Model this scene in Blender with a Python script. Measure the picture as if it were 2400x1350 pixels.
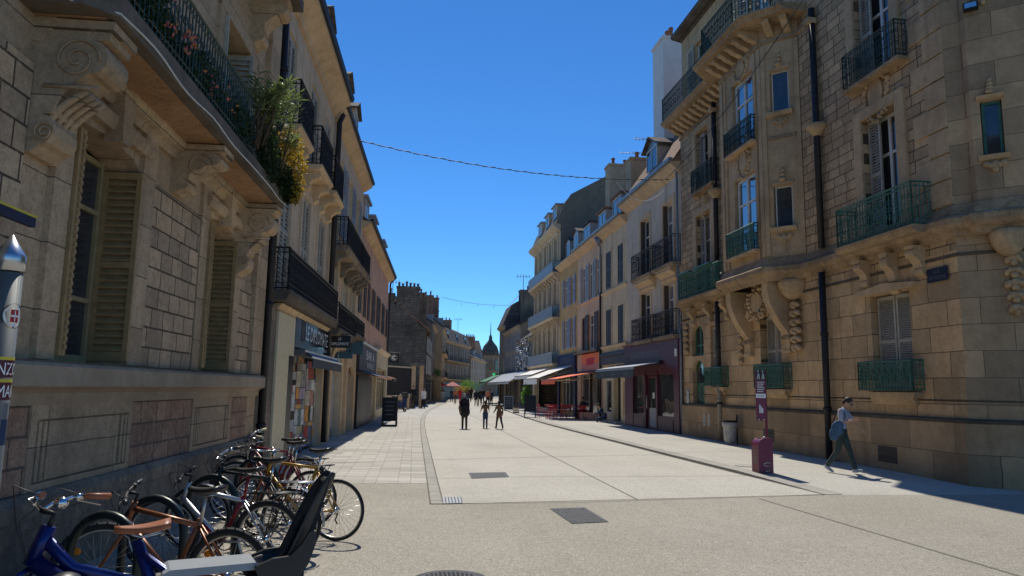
import bpy, bmesh, math, random
from math import sin, cos, pi, radians, atan, atan2, sqrt, hypot
from mathutils import Vector, Matrix, noise as mnoise
for _o in list(bpy.data.objects): bpy.data.objects.remove(_o)
SC = bpy.context.scene
COL = SC.collection
# ------------------------------------------------------------------ camera
PITCH, ROLL, YAW, EYE = radians(7.983), 0.0165, radians(7.548), 1.70
r0, f0, u0 = Vector((1, 0, 0)), Vector((0, cos(PITCH), sin(PITCH))), Vector((0, -sin(PITCH), cos(PITCH)))
rr, uu = r0*cos(ROLL)+u0*sin(ROLL), u0*cos(ROLL)-r0*sin(ROLL)
turn = Matrix.Rotation(-YAW, 3, 'Z')
rr, uu, ff = turn @ rr, turn @ uu, turn @ f0
cd = bpy.data.cameras.new('camera'); cam = bpy.data.objects.new('camera', cd); COL.objects.link(cam)
cam.matrix_world = Matrix(((rr.x, uu.x, -ff.x, 0), (rr.y, uu.y, -ff.y, 0), (rr.z, uu.z, -ff.z, EYE), (0, 0, 0, 1)))
cd.sensor_width = 36; cd.lens = 36*1690/2400; cd.clip_end = 3000; cd.clip_start = .05
SC.camera = cam
# ------------------------------------------------------------------ light
SUN_AZ, SUN_EL = radians(0.45), radians(53)
w = bpy.data.worlds.new('World'); SC.world = w; w.use_nodes = True
nt = w.node_tree; bg = nt.nodes['Background']
sky = nt.nodes.new('ShaderNodeTexSky'); sky.sky_type = 'NISHITA'; sky.sun_disc = False
sky.sun_elevation = SUN_EL; sky.sun_rotation = SUN_AZ; sky.altitude = 2500
sky.air_density = 1.0; sky.dust_density = 0.0; sky.ozone_density = 2.0
hs = nt.nodes.new('ShaderNodeHueSaturation'); hs.inputs['Saturation'].default_value = 1.18; hs.inputs['Value'].default_value = 1.0
tint = nt.nodes.new('ShaderNodeMix'); tint.data_type = 'RGBA'; tint.blend_type = 'MULTIPLY'; tint.inputs[0].default_value = 1; tint.inputs[7].default_value = (.51, .85, 1.08, 1)
nt.links.new(sky.outputs[0], hs.inputs['Color']); nt.links.new(hs.outputs[0], tint.inputs[6]); nt.links.new(tint.outputs[2], bg.inputs[0])
bg.inputs[1].default_value = 0.115
sl = bpy.data.lights.new('sun', 'SUN'); sl.energy = 3.5; sl.angle = radians(.53); sl.color = (1, .94, .83)
so = bpy.data.objects.new('sun', sl); COL.objects.link(so)
sv = Vector((sin(SUN_AZ)*cos(SUN_EL), cos(SUN_AZ)*cos(SUN_EL), sin(SUN_EL)))
so.rotation_euler = sv.to_track_quat('Z', 'Y').to_euler(); so.location = (0, 0, 60)
SC.view_settings.view_transform = 'Standard'; SC.view_settings.look = 'None'
SC.view_settings.exposure = 0.24; SC.view_settings.gamma = 1
RNG = random.Random(7)
# ------------------------------------------------------------------ materials
MATS = {}
class NG:
    def __init__(s, name):
        s.m = bpy.data.materials.new(name); s.m.use_nodes = True
        s.t = s.m.node_tree; s.b = s.t.nodes['Principled BSDF']
        s._pos = None
    def n(s, typ, ins=None, **kw):
        nd = s.t.nodes.new(typ)
        for k, v in kw.items(): setattr(nd, k, v)
        for k, v in (ins or {}).items():
            if isinstance(v, bpy.types.NodeSocket): s.t.links.new(v, nd.inputs[k])
            else: nd.inputs[k].default_value = v
        return nd
    def link(s, a, b): s.t.links.new(a, b)
    @property
    def pos(s):
        if s._pos is None: s._pos = s.n('ShaderNodeNewGeometry').outputs['Position']
        return s._pos
    def mul(s, vec, sc): return s.n('ShaderNodeVectorMath', {0: vec, 1: sc}, operation='MULTIPLY').outputs[0]
    def noise(s, scale, detail=4, vec=None, rough=.55):
        return s.n('ShaderNodeTexNoise', {'Vector': vec or s.pos, 'Scale': scale, 'Detail': detail, 'Roughness': rough}).outputs[0]
    def ramp(s, fac, a, b, ca=(0, 0, 0, 1), cb=(1, 1, 1, 1)):
        if a > b: a, b, ca, cb = b, a, cb, ca
        r = s.n('ShaderNodeValToRGB', {0: fac}); e = r.color_ramp.elements
        e[0].position, e[1].position = a, b; e[0].color, e[1].color = ca, cb
        return r.outputs[0]
    def mix(s, fac, a, b, mode='MIX'):
        nd = s.n('ShaderNodeMix', data_type='RGBA', blend_type=mode)
        for k, v in ((0, fac), (6, a), (7, b)):
            if isinstance(v, bpy.types.NodeSocket): s.t.links.new(v, nd.inputs[k])
            else: nd.inputs[k].default_value = v if k == 0 else c4(v)
        return nd.outputs[2]
    def math(s, op, a, b): return s.n('ShaderNodeMath', {0: a, 1: b}, operation=op).outputs[0]
    def bump(s, h, strength=.3, dist=.01):
        nd = s.n('ShaderNodeBump', {'Height': h, 'Strength': strength, 'Distance': dist})
        s.link(nd.outputs[0], s.b.inputs['Normal'])
    def out(s, col, rough=.8, metal=0, spec=.3):
        for k, v in (('Base Color', col), ('Roughness', rough), ('Metallic', metal), ('Specular IOR Level', spec)):
            if isinstance(v, bpy.types.NodeSocket): s.link(v, s.b.inputs[k])
            else: s.b.inputs[k].default_value = c4(v) if k == 'Base Color' else v
        return s.m
def c4(c): return (c[0], c[1], c[2], 1) if len(c) == 3 else c
def plain(name, col, rough=.6, metal=0, spec=.4, var=.18, scale=9, bump=0):
    g = NG(name)
    f = g.noise(scale, 5); f2 = g.noise(scale*7, 3)
    lo = tuple(x*(1-var) for x in col); hi = tuple(min(1, x*(1+var)) for x in col)
    c = g.mix(g.ramp(f, .3, .7), lo, hi)
    c = g.mix(g.math('MULTIPLY', g.ramp(f2, .55, .8), var*.8), c, tuple(x*.6 for x in col))
    if bump: g.bump(f2, bump, .01)
    return g.out(c, rough, metal, spec)
def stone(name, c1, c2, ang=0., blk=None, mortar=.012, mcol=None, grain=.12, stain=.45, streak=.4, stcol=None, bump=.35, sat=None, off=.5, msm=.1, bias=0., gain=(1.30, 1.13, .94)):
    """stone/plaster: optional block courses along direction ang, large stains, vertical streaks, grain"""
    g = NG(name)
    d = g.n('ShaderNodeVectorMath', {0: g.pos, 1: (sin(ang), cos(ang), 0)}, operation='DOT_PRODUCT').outputs['Value']
    sx = g.n('ShaderNodeSeparateXYZ', {0: g.pos}).outputs
    uv = g.n('ShaderNodeCombineXYZ', {0: d, 1: sx[2], 2: 0.}).outputs[0]
    big = g.noise(.55, 6); mid = g.noise(3.1, 5); fine = g.noise(42, 3)
    c1 = tuple(min(.78, x*k) for x, k in zip(c1, gain)); c2 = tuple(min(.80, x*k) for x, k in zip(c2, gain))
    stcol = stcol or tuple(x*k for x, k in zip(c1, (.40, .385, .37)))
    base = g.mix(g.ramp(mid, .3, .72), c1, c2)
    hgt = fine
    if blk:
        wob = g.n('ShaderNodeVectorMath', {0: uv, 1: g.mul(g.n('ShaderNodeTexNoise', {'Vector': uv, 'Scale': 2.2, 'Detail': 2.}).outputs[1], (.05*blk[1], .05*blk[1], 0))}, operation='ADD').outputs[0]
        br = g.n('ShaderNodeTexBrick', {'Vector': wob, 'Color1': (.70, .70, .71, 1), 'Color2': (1.20, 1.15, 1.08, 1), 'Mortar': (1, 1, 1, 1), 'Scale': 1., 'Mortar Size': mortar, 'Mortar Smooth': msm, 'Bias': bias, 'Brick Width': blk[0], 'Row Height': blk[1]}, offset=off, squash=blk[2] if len(blk) > 2 else 1., squash_frequency=3)
        base = g.mix(1., base, br.outputs[0], 'MULTIPLY')
        base = g.mix(br.outputs[1], base, mcol or tuple(x*.42 for x in c1))
        hgt = g.math('SUBTRACT', g.math('MULTIPLY', fine, .35), br.outputs[1])
    base = g.mix(g.math('MULTIPLY', g.ramp(big, .45, .72), stain), base, stcol)
    st = g.noise(1., 5, g.mul(g.pos, (2.6, 2.6, .16)))
    base = g.mix(g.math('MULTIPLY', g.ramp(st, .52, .78), streak), base, stcol)
    spk = g.noise(11, 6, None, .75)
    base = g.mix(g.math('MULTIPLY', g.ramp(fine, .42, .66), grain), base, tuple(x*.3 for x in c1))
    base = g.mix(g.math('MULTIPLY', g.ramp(spk, .5, .68), grain*1.5), base, tuple(x*.33 for x in c1))
    base = g.mix(g.math('MULTIPLY', g.ramp(spk, .46, .3), grain*.9), base, tuple(min(1, x*1.35) for x in c2))
    g.bump(hgt, bump, .012)
    return g.out(base, .88, 0, .2)
def glass(name, col=(.018, .022, .027), rough=.05, refl=.5, ior=1.6):
    g = NG(name); g.b.inputs['IOR'].default_value = ior; f = g.noise(.9, 2)
    g.bump(f, .035, .4)
    c = g.mix(g.ramp(g.noise(1.7, 3), .35, .7), col, tuple(x*2.2+.004 for x in col))
    return g.out(c, rough, 0, refl)
AL, AR = radians(2.055), radians(-.494)
def setup_mats():
    m = MATS
    # left corner house
    m['a_trim'] = stone('limestone_trim_warm', (.37, .31, .235), (.45, .38, .30), AL, (2.7, .58), .006, (.11, .088, .065), stain=.4, streak=.45, grain=.3)
    m['a_block'] = stone('rusticated_limestone', (.36, .30, .235), (.48, .405, .32), AL, (.36, .235, 1.35), .011, (.075, .058, .042), bump=1.2, grain=.3, off=.42, stain=.25)
    m['a_pink'] = stone('pink_rustic_stone', (.30, .205, .165), (.42, .315, .26), AL, (.46, .25), .012, (.15, .12, .1), bump=1., grain=.4, stain=.5)
    m['a_plinth'] = stone('grey_plinth_stone', (.21, .19, .165), (.29, .265, .23), AL, (1.2, .6), .004, stain=.8, streak=.8, grain=.4, stcol=(.10, .09, .08))
    m['a_render'] = stone('grey_wall_stone', (.29, .255, .21), (.37, .33, .275), AL, stain=.5, streak=.4)
    m['soffit'] = stone('rusty_soffit_stone', (.29, .19, .115), (.35, .25, .165), AL, stain=.6, streak=.1, grain=.3, stcol=(.17, .075, .03))
    m['slate_edge'] = stone('weathered_slab_edge', (.09, .085, .08), (.15, .14, .13), AL, stain=.6)
    m['shut_olive'] = plain('olive_shutter_paint', (.33, .215, .095), .55, var=.2)
    m['shut_beige'] = plain('beige_shutter_paint', (.40, .36, .29), .6)
    m['shut_grey'] = plain('grey_shutter_paint', (.40, .40, .39), .6)
    m['shut_white'] = plain('white_shutter_paint', (.62, .60, .55), .6)
    m['shut_bluegrey'] = plain('blue_grey_shutter_paint', (.30, .33, .38), .6)
    m['shut_brown'] = plain('brown_shutter_paint', (.11, .065, .045), .6)
    m['shut_dark'] = plain('dark_shutter_paint', (.07, .06, .05), .6)
    m['frame_white'] = plain('white_window_paint', (.66, .64, .58), .5, var=.1)
    m['frame_tan'] = plain('tan_window_paint', (.30, .235, .12), .5)
    m['frame_dark'] = plain('dark_window_paint', (.05, .05, .055), .5)
    m['iron'] = plain('black_wrought_iron', (.022, .023, .027), .5, .3, .5)
    m['iron_green'] = plain('verdigris_iron_paint', (.04, .14, .105), .5, .1, .5, .35)
    m['iron_dkgreen'] = plain('dark_green_iron_paint', (.022, .045, .035), .5, .1, .5)
    m['pipe'] = plain('dark_downpipe_metal', (.03, .027, .028), .55, .3)
    m['pipe_tan'] = plain('stone_painted_pipe', (.32, .27, .2), .6)
    m['pipe_zinc'] = plain('zinc_pipe', (.20, .23, .27), .5, .4)
    m['zinc'] = plain('weathered_zinc', (.30, .32, .34), .42, .5, .5)
    m['glass'] = glass('window_glass', ior=1.8); m['glass_blue'] = glass('sky_reflection_blue_glass', (.02, .03, .06), .02, .9, 2.6)  # bay glass: blue of the reflected sky put into its base colour
    m['glass_shop'] = glass('shop_glass', (.03, .035, .035), .04, .7)
    m['curtain'] = glass('curtained_glass', (.16, .155, .14), .12, .5)
    m['b_wall'] = stone('cream_plaster', (.46, .40, .325), (.56, .495, .41), AL, stain=.25, streak=.45)
    m['b_trim'] = stone('cream_stone_trim', (.46, .37, .26), (.56, .46, .34), AL, stain=.3)
    m['cream'] = plain('cream_shopfront_paint', (.62, .52, .33), .6, var=.08)
    m['d_wall'] = stone('pink_plaster', (.50, .35, .28), (.58, .43, .35), AL, stain=.25, streak=.55, stcol=(.2, .13, .1))
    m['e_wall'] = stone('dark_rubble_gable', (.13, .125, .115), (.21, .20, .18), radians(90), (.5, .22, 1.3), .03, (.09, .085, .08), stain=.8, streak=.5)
    m['r_block'] = stone('tan_ashlar_small', (.36, .285, .20), (.50, .41, .295), AR, (.50, .25, 1.2), .011, (.07, .052, .036), bump=1., stain=.5, streak=.5, grain=.2, off=.47)
    m['r_ashlar'] = stone('tan_ashlar_large', (.40, .315, .21), (.52, .42, .295), AR, (1.05, .52), .008, (.09, .066, .045), stain=.4, streak=.45, grain=.2, bump=.8)
    m['r_trim'] = stone('tan_stone_trim', (.38, .30, .205), (.50, .405, .285), AR, stain=.5, streak=.6, grain=.2)
    m['r_ledge'] = stone('sooty_ledge_stone', (.26, .205, .145), (.40, .32, .225), AR, stain=.75, streak=.5, grain=.35)
    m['r_dark_line'] = stone('groove_shade_and_weathered_moulding', (.09, .075, .055), (.15, .125, .09), AR, stain=.5, gain=(1, 1, 1))
    m['r_plinth'] = stone('tan_plinth_stone', (.33, .265, .185), (.42, .345, .25), AR, (1.3, .62), .006, (.12, .09, .06), stain=.6, streak=.6)
    m['r_side'] = stone('tan_corner_ashlar', (.32, .265, .195), (.42, .35, .26), radians(129), (1.05, .52), .006, (.12, .09, .06), stain=.5, streak=.5)
    m['r2_wall'] = stone('grey_white_plaster', (.46, .435, .39), (.56, .53, .475), AR, stain=.4, streak=.6)
    m['r3_wall'] = stone('cream_yellow_plaster', (.52, .455, .335), (.60, .53, .40), AR, stain=.2, streak=.5, stcol=(.2, .15, .09))
    m['r4_wall'] = stone('ochre_plaster', (.40, .285, .145), (.48, .35, .19), AR, stain=.25, streak=.3)
    m['r5_wall'] = stone('pale_limestone', (.43, .385, .305), (.52, .475, .385), AR, stain=.3, streak=.3)
    m['r3b_wall'] = stone('rosy_plaster', (.50, .385, .28), (.58, .46, .35), AR, stain=.2, streak=.4)
    m['grey_wall'] = stone('grey_street_plaster', (.30, .28, .25), (.38, .36, .32), AR, stain=.4, streak=.6)
    m['far_wall'] = stone('far_cream_stone', (.42, .35, .25), (.50, .43, .32), radians(15), stain=.4, streak=.5)
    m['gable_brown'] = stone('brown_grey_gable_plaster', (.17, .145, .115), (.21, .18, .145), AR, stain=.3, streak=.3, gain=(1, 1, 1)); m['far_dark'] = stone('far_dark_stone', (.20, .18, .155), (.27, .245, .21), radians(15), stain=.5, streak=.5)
    m['white_render'] = plain('white_chimney_render', (.62, .59, .57), .85, var=.07, scale=2)
    m['slate'] = stone('roof_slate', (.075, .078, .085), (.12, .125, .135), AR, (.3, .14), .006, (.04, .04, .045), stain=.4, streak=.2)
    m['tile'] = stone('brown_roof_tile', (.20, .135, .10), (.30, .21, .16), AR, (.2, .13), .008, (.09, .06, .05), stain=.4, streak=.2)
    m['brick'] = stone('chimney_brick', (.26, .13, .085), (.34, .19, .13), AR, (.24, .08), .008, (.30, .26, .22), stain=.5)
    m['pot'] = plain('terracotta_pot', (.22, .10, .06), .8)
    # shops
    m['navy'] = plain('glossy_navy_fascia', (.016, .022, .05), .12, 0, .6, .1); m['black'] = plain('black_paint', (.014, .014, .016), .45)
    m['burgundy'] = plain('burgundy_paint', (.085, .008, .022), .42, var=.15); m['burgundy_lt'] = plain('burgundy_metal_paint', (.15, .012, .042), .38, .1, .5, .15)
    m['orange'] = plain('orange_sign_paint', (.75, .22, .05), .5, var=.12); m['red'] = plain('red_sign_paint', (.42, .02, .03), .5)
    m['awn_red'] = plain('coral_awning_cloth', (.88, .165, .07), .8, var=.06); m['awn_white'] = plain('white_awning_cloth', (.80, .77, .70), .8, var=.05)
    m['awn_grey'] = plain('striped_grey_awning_cloth', (.46, .47, .48), .8, var=.1); m['awn_black'] = plain('charcoal_awning_cloth', (.10, .105, .115), .7, var=.1)
    m['awn_green'] = plain('green_awning_cloth', (.07, .24, .14), .8); m['awn_pink'] = plain('pink_parasol_cloth', (.60, .22, .21), .8, var=.06)
    m['awn_tan'] = plain('peach_awning_cloth', (.70, .38, .24), .8)
    m['white'] = plain('white_sign_paint', (.80, .80, .78), .5, var=.05); m['steelblue'] = plain('teal_sign_paint', (.045, .10, .13), .5)
    m['street_blue'] = plain('enamel_street_blue', (.010, .014, .032), .3, 0, .5); m['green_door'] = plain('green_door_paint', (.035, .115, .07), .5)
    m['door_grey'] = plain('grey_door_paint', (.25, .25, .235), .6); m['brown_sign'] = plain('dark_brown_fascia', (.045, .032, .035), .5)
    m['far_shop'] = plain('dim_far_shop_glass', (.03, .028, .026), .5); m['blue_sign'] = plain('dark_blue_fascia', (.018, .028, .085), .45); m['lit_green'] = None
    g = NG('lit_green_cross'); g.b.inputs['Emission Color'].default_value = (.05, 1, .3, 1); g.b.inputs['Emission Strength'].default_value = .5; m['lit_green'] = g.out((.02, .3, .08))
    m['letter_grey'] = plain('dull_grey_lettering', (.16, .17, .19), .4, .3); m['letter_white'] = plain('white_lettering', (.85, .85, .83), .5, var=.03)
    m['letter_steel'] = plain('steel_lettering', (.78, .82, .86), .3, .15, .6, .03)
    m['bulb'] = plain('silver_decoration', (.42, .43, .44), .3, .5, .6)
    # metal/cloth
    m['steel'] = plain('brushed_steel', (.50, .52, .54), .28, .95, .5, .12, 4); m['chrome'] = plain('chrome', (.62, .63, .64), .16, 1., .5, .05)
    m['castiron'] = plain('cast_iron_cover', (.034, .037, .043), .6, .2, .4, .3, 30, .4); m['rubber'] = plain('tyre_rubber', (.028, .027, .026), .75, 0, .3, .2)
    m['alloy'] = plain('alloy_rim', (.55, .53, .48), .35, .7, .5, .1); m['spoke'] = plain('steel_spoke', (.42, .42, .42), .3, .8)
    m['hoop'] = plain('dark_green_hoop_paint', (.012, .022, .022), .38, .2, .5); m['saddle_black'] = plain('black_saddle_vinyl', (.018, .018, .02), .35, 0, .5)
    m['saddle_brown'] = plain('tan_saddle_leather', (.34, .115, .05), .45, 0, .4, .12); m['f_blue'] = plain('metallic_blue_frame', (.005, .016, .13), .28, .4, .6, .08)
    m['f_copper'] = plain('copper_frame_paint', (.26, .09, .035), .35, .3, .5); m['f_silver'] = plain('silver_frame_paint', (.42, .44, .47), .35, .5, .5, .08)
    m['f_red'] = plain('red_frame_paint', (.26, .012, .02), .35, .1, .5); m['f_yellow'] = plain('mustard_frame_paint', (.48, .235, .02), .35, .1, .5, .08)
    m['f_darkred'] = plain('dark_red_frame_paint', (.16, .02, .025), .4, .1); m['reflector'] = plain('orange_reflector', (.85, .27, .02), .3)
    m['plastic'] = plain('dark_grey_plastic', (.024, .026, .028), .42, 0, .4); m['lightgrey'] = plain('light_grey_plastic', (.30, .33, .35), .4, 0, .4, .05)
    m['skin'] = plain('skin', (.46, .27, .19), .6, var=.06); m['hair_brown'] = plain('dark_brown_hair', (.035, .018, .012), .6); m['hair_grey'] = plain('grey_hair', (.36, .34, .32), .7)
    m['hair_black'] = plain('black_hair', (.012, .011, .011), .6); m['hair_fair'] = plain('fair_hair', (.32, .20, .10), .7)
    m['cloth_grey'] = plain('pale_grey_shirt', (.40, .40, .44), .85, var=.1); m['cloth_dkgreen'] = plain('dark_green_trousers', (.04, .055, .05), .85); m['denim'] = plain('blue_denim', (.05, .11, .18), .85, var=.3, scale=20)
    m['cloth_black'] = plain('black_cloth', (.016, .016, .019), .85); m['cloth_olive'] = plain('dark_olive_cloth', (.035, .033, .024), .9); m['cloth_white'] = plain('white_cloth', (.72, .70, .68), .85, var=.05)
    m['cloth_red'] = plain('red_cloth', (.50, .03, .04), .85); m['cloth_blue'] = plain('navy_cloth', (.03, .05, .11), .85); m['cloth_brown'] = plain('brown_cloth', (.15, .085, .05), .85); m['cloth_pink'] = plain('orange_cloth', (.55, .19, .10), .85)
    m['leaf'] = leafmat('oleander_leaf', (.12, .17, .05), (.26, .30, .11)); m['leaf_dark'] = leafmat('dark_ivy_leaf', (.018, .04, .014), (.045, .075, .022)); m['leaf_yellow'] = leafmat('yellow_flower_mass', (.52, .30, .03), (.30, .26, .05)); m['leaf_bright'] = leafmat('bright_green_leaf', (.10, .22, .03), (.16, .32, .05))
    m['flower'] = leafmat('orange_pink_petal', (.75, .30, .06), (.70, .16, .22)); m['bark'] = plain('brown_stem', (.09, .065, .04), .9); m['wood'] = plain('varnished_wood', (.26, .16, .08), .6)
    m['cable'] = plain('black_cable', (.02, .02, .022), .6); m['cable_pale'] = plain('pale_cable', (.55, .54, .50), .6); m['navy_awn'] = plain('navy_awning_valance', (.015, .02, .05), .6); m['yellow'] = plain('yellow_band', (.62, .50, .05), .6)
    # ---- ground
    def agg(name, lo, hi, speck, amt=.5, sc=95, tone=None):
        g = NG(name); v = g.n('ShaderNodeTexVoronoi', {'Vector': g.pos, 'Scale': sc}).outputs['Color']
        sep = g.n('ShaderNodeSeparateColor', {0: v}).outputs[0]
        c = g.mix(g.ramp(g.noise(.35, 6), .3, .7), lo, hi)
        c = g.mix(g.math('MULTIPLY', g.ramp(sep, .62, .9), amt), c, speck)
        c = g.mix(g.math('MULTIPLY', g.ramp(sep, .22, .0), amt), c, tuple(min(1, x*1.75) for x in hi))
        c = g.mix(g.math('MULTIPLY', g.ramp(g.noise(18, 4), .45, .75), .25), c, tuple(x*.55 for x in lo))
        c = g.mix(g.math('MULTIPLY', g.ramp(g.noise(1.6, 6, None, .7), .56, .74), .25), c, tuple(x*.5 for x in lo))
        c = g.mix(g.math('MULTIPLY', g.ramp(g.noise(.9, 6, g.mul(g.pos, (1.6, .22, 1)), .6), .52, .75), .16), c, tuple(x*.5 for x in lo))
        gum = g.n('ShaderNodeTexVoronoi', {'Vector': g.pos, 'Scale': 2.6}).outputs['Distance']
        c = g.mix(g.math('MULTIPLY', g.ramp(gum, .075, .055), .45), c, tuple(x*.4 for x in lo))
        c = g.mix(g.math('MULTIPLY', g.ramp(g.noise(.13, 7, None, .65), .52, .66), .22), c, tuple(x*.45 for x in lo))
        g.bump(sep, .12, .004); return g.out(c, .85, 0, .25)
    m['plaza'] = agg('exposed_aggregate_plaza', (.345, .314, .252), (.42, .388, .32), (.15, .135, .107), .6)
    m['slab'] = agg('pale_concrete_slab', (.485, .455, .385), (.56, .53, .455), (.26, .24, .20), .45, 80)
    m['pave_r'] = agg('right_pavement_concrete', (.47, .445, .385), (.54, .516, .45), (.25, .233, .197), .4, 80)
    g = NG('stone_strip_paving')
    br = g.n('ShaderNodeTexBrick', {'Vector': g.pos, 'Color1': (.41, .385, .335, 1), 'Color2': (.60, .57, .50, 1), 'Mortar': (.19, .175, .145, 1), 'Scale': 1., 'Mortar Size': .009, 'Mortar Smooth': .2, 'Brick Width': .62, 'Row Height': .17}, offset=.37)
    c = g.mix(g.math('MULTIPLY', g.ramp(g.noise(30, 4), .5, .8), .3), br.outputs[0], (.18, .165, .14)); c = g.mix(g.math('MULTIPLY', g.ramp(g.noise(.8, 6), .5, .75), .22), c, (.17, .155, .13))
    g.bump(br.outputs[1], -.3, .006); m['pave_l'] = g.out(c, .85, 0, .25)
    m['kerb'] = stone('kerb_stone', (.40, .38, .33), (.48, .455, .40), 0, stain=.2, streak=.0, gain=(1, 1, 1)); m['joint_and_shade'] = plain('dark_joint_and_kerb_shade', (.15, .138, .115), .9)
def leafmat(name, a, b):
    g = NG(name)
    r = g.n('ShaderNodeNewGeometry').outputs['Random Per Island']
    g.b.inputs['Subsurface Weight'].default_value = 0
    c = g.mix(r, a, b); m = g.out(c, .45, 0, .4)
    tr = g.n('ShaderNodeBsdfTranslucent', {'Color': c}); mx = g.n('ShaderNodeMixShader', {0: .5, 1: g.b.outputs[0], 2: tr.outputs[0]})
    g.link(mx.outputs[0], g.t.nodes['Material Output'].inputs[0]); return m
# ------------------------------------------------------------------ frames and mesh collector
class Fr:
    """vertical frame: s along a facade, n out of it, z up"""
    def __init__(f, o, d, out): f.o, f.d, f.n = Vector(o).to_2d(), Vector(d).to_2d().normalized(), Vector(out).to_2d().normalized()
    def __call__(f, s, n, z): p = f.o+f.d*s+f.n*n; return Vector((p.x, p.y, z))
    def at(f, s, n=0, ang=0., flip=False):
        p = f.o+f.d*s+f.n*n
        d = f.d*cos(ang)+f.n*sin(ang); o = f.n*cos(ang)-f.d*sin(ang)
        return Fr(p, d, -o if flip else o)
def facade(off, a):
    d = Vector((sin(a), cos(a))); nr = Vector((cos(a), -sin(a))); return Fr(nr*off, d, nr if off < 0 else -nr)
L, R, W = facade(-3.45, AL), facade(10.75, AR), Fr((0, 0), (1, 0), (0, 1))
WL = {}
class MB:
    def __init__(m): m.v, m.f, m.sm = [], [], []
    def add(m, vs, fs, smooth=False):
        k = len(m.v); m.v += [tuple(v) for v in vs]; m.f += [tuple(i+k for i in f) for f in fs]; m.sm += [smooth]*len(fs)
    def box(m, f, s0, s1, n0, n1, z0, z1):
        vs = [f(s, n, z) for z in (z0, z1) for s, n in ((s0, n0), (s1, n0), (s1, n1), (s0, n1))]
        m.add(vs, [(0, 1, 2, 3), (4, 5, 6, 7), (0, 1, 5, 4), (1, 2, 6, 5), (2, 3, 7, 6), (3, 0, 4, 7)]); return m
    def quad(m, *p): m.add(p, [tuple(range(len(p)))]); return m
    def prism(m, f, prof, s0, s1, smooth=False):   # profile (n,z) pulled along s
        k = len(prof); vs = [f(s0, a, b) for a, b in prof]+[f(s1, a, b) for a, b in prof]
        m.add(vs, [(i, (i+1) % k, k+(i+1) % k, k+i) for i in range(k)], smooth); m.add(vs, [tuple(range(k)), tuple(range(k, 2*k))]); return m
    def plate(m, f, prof, n0, n1, smooth=False):   # outline (s,z) pulled along n
        k = len(prof); vs = [f(a, n0, b) for a, b in prof]+[f(a, n1, b) for a, b in prof]
        m.add(vs, [(i, (i+1) % k, k+(i+1) % k, k+i) for i in range(k)], smooth); m.add(vs, [tuple(range(k)), tuple(range(k, 2*k))]); return m
    def tube(m, pts, r, k=6, closed=False, smooth=True):
        pts = [Vector(p) for p in pts]; n = len(pts); rs = r if isinstance(r, (list, tuple)) else [r]*n
        vs = []; up = None
        for i, p in enumerate(pts):
            a = pts[i-1] if (i > 0 or closed) else p; b = pts[(i+1) % n] if (i < n-1 or closed) else p
            t = (b-a)
            if t.length < 1e-9: t = Vector((0, 0, 1))
            t.normalize()
            if up is None: up = Vector((0, 0, 1)) if abs(t.z) < .9 else Vector((1, 0, 0))
            x = up-t*up.dot(t)
            if x.length < 1e-4: x = t.orthogonal()
            x.normalize(); up = x; y = t.cross(x)
            vs += [p+(x*cos(2*pi*j/k)+y*sin(2*pi*j/k))*rs[i] for j in range(k)]
        fs = [(i*k+j, i*k+(j+1) % k, ((i+1) % n)*k+(j+1) % k, ((i+1) % n)*k+j) for i in range(n if closed else n-1) for j in range(k)]
        m.add(vs, fs, smooth)
        if not closed: m.add([], []); kk = len(m.v)-len(vs); m.f += [tuple(kk+j for j in range(k)), tuple(kk+(n-1)*k+j for j in range(k))]; m.sm += [False, False]
        return m
    def lathe(m, c, prof, k=16, smooth=True, ax=None):
        c = Vector(c); vs = []
        for r, z in prof:
            for j in range(k):
                a = 2*pi*j/k; q = Vector((r*cos(a), r*sin(a), z)); vs.append(c+(ax @ q if ax else q))
        n = len(prof); m.add(vs, [(i*k+j, i*k+(j+1) % k, (i+1)*k+(j+1) % k, (i+1)*k+j) for i in range(n-1) for j in range(k)], smooth)
        kk = len(m.v)-len(vs); m.f += [tuple(kk+j for j in range(k)), tuple(kk+(n-1)*k+j for j in range(k))]; m.sm += [False]*2; return m
    def ball(m, c, rx, ry=None, rz=None, k=10, rings=7, rot=None):
        ry = ry or rx; rz = rz or rx; c = Vector(c); vs = []
        for i in range(1, rings):
            t = pi*i/rings
            for j in range(k):
                a = 2*pi*j/k; q = Vector((rx*sin(t)*cos(a), ry*sin(t)*sin(a), rz*cos(t))); vs.append(c+(rot @ q if rot else q))
        tp = Vector((0, 0, rz)); vs += [c+(rot @ tp if rot else tp), c-(rot @ tp if rot else tp)]
        fs = [(i*k+j, i*k+(j+1) % k, (i+1)*k+(j+1) % k, (i+1)*k+j) for i in range(rings-2) for j in range(k)]
        a, b = len(vs)-2, len(vs)-1
        fs += [(a, (j+1) % k, j) for j in range(k)]+[(b, (rings-2)*k+j, (rings-2)*k+(j+1) % k) for j in range(k)]
        m.add(vs, fs, True); return m
    def sweep(m, path, prof, closed_prof=True):
        """moulding: profile (out,z) swept along ground polyline path of 2d points, out = left of travel rotated by side"""
        P = [Vector(p) for p in path]; n = len(P); vs = []
        for i in range(n):
            d0 = (P[i]-P[i-1]).normalized() if i else None; d1 = (P[i+1]-P[i]).normalized() if i < n-1 else None
            n0 = Vector((d0.y, -d0.x)) if d0 else None; n1 = Vector((d1.y, -d1.x)) if d1 else None
            if n0 is None: o = n1
            elif n1 is None: o = n0
            else: h = (n0+n1); h.normalize(); o = h/max(.35, h.dot(n0))
            vs += [(P[i].x+o.x*a, P[i].y+o.y*a, z) for a, z in prof]
        k = len(prof); m.add(vs, [(i*k+j, i*k+(j+1) % k, (i+1)*k+(j+1) % k, (i+1)*k+j) for i in range(n-1) for j in range(k)])
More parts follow.
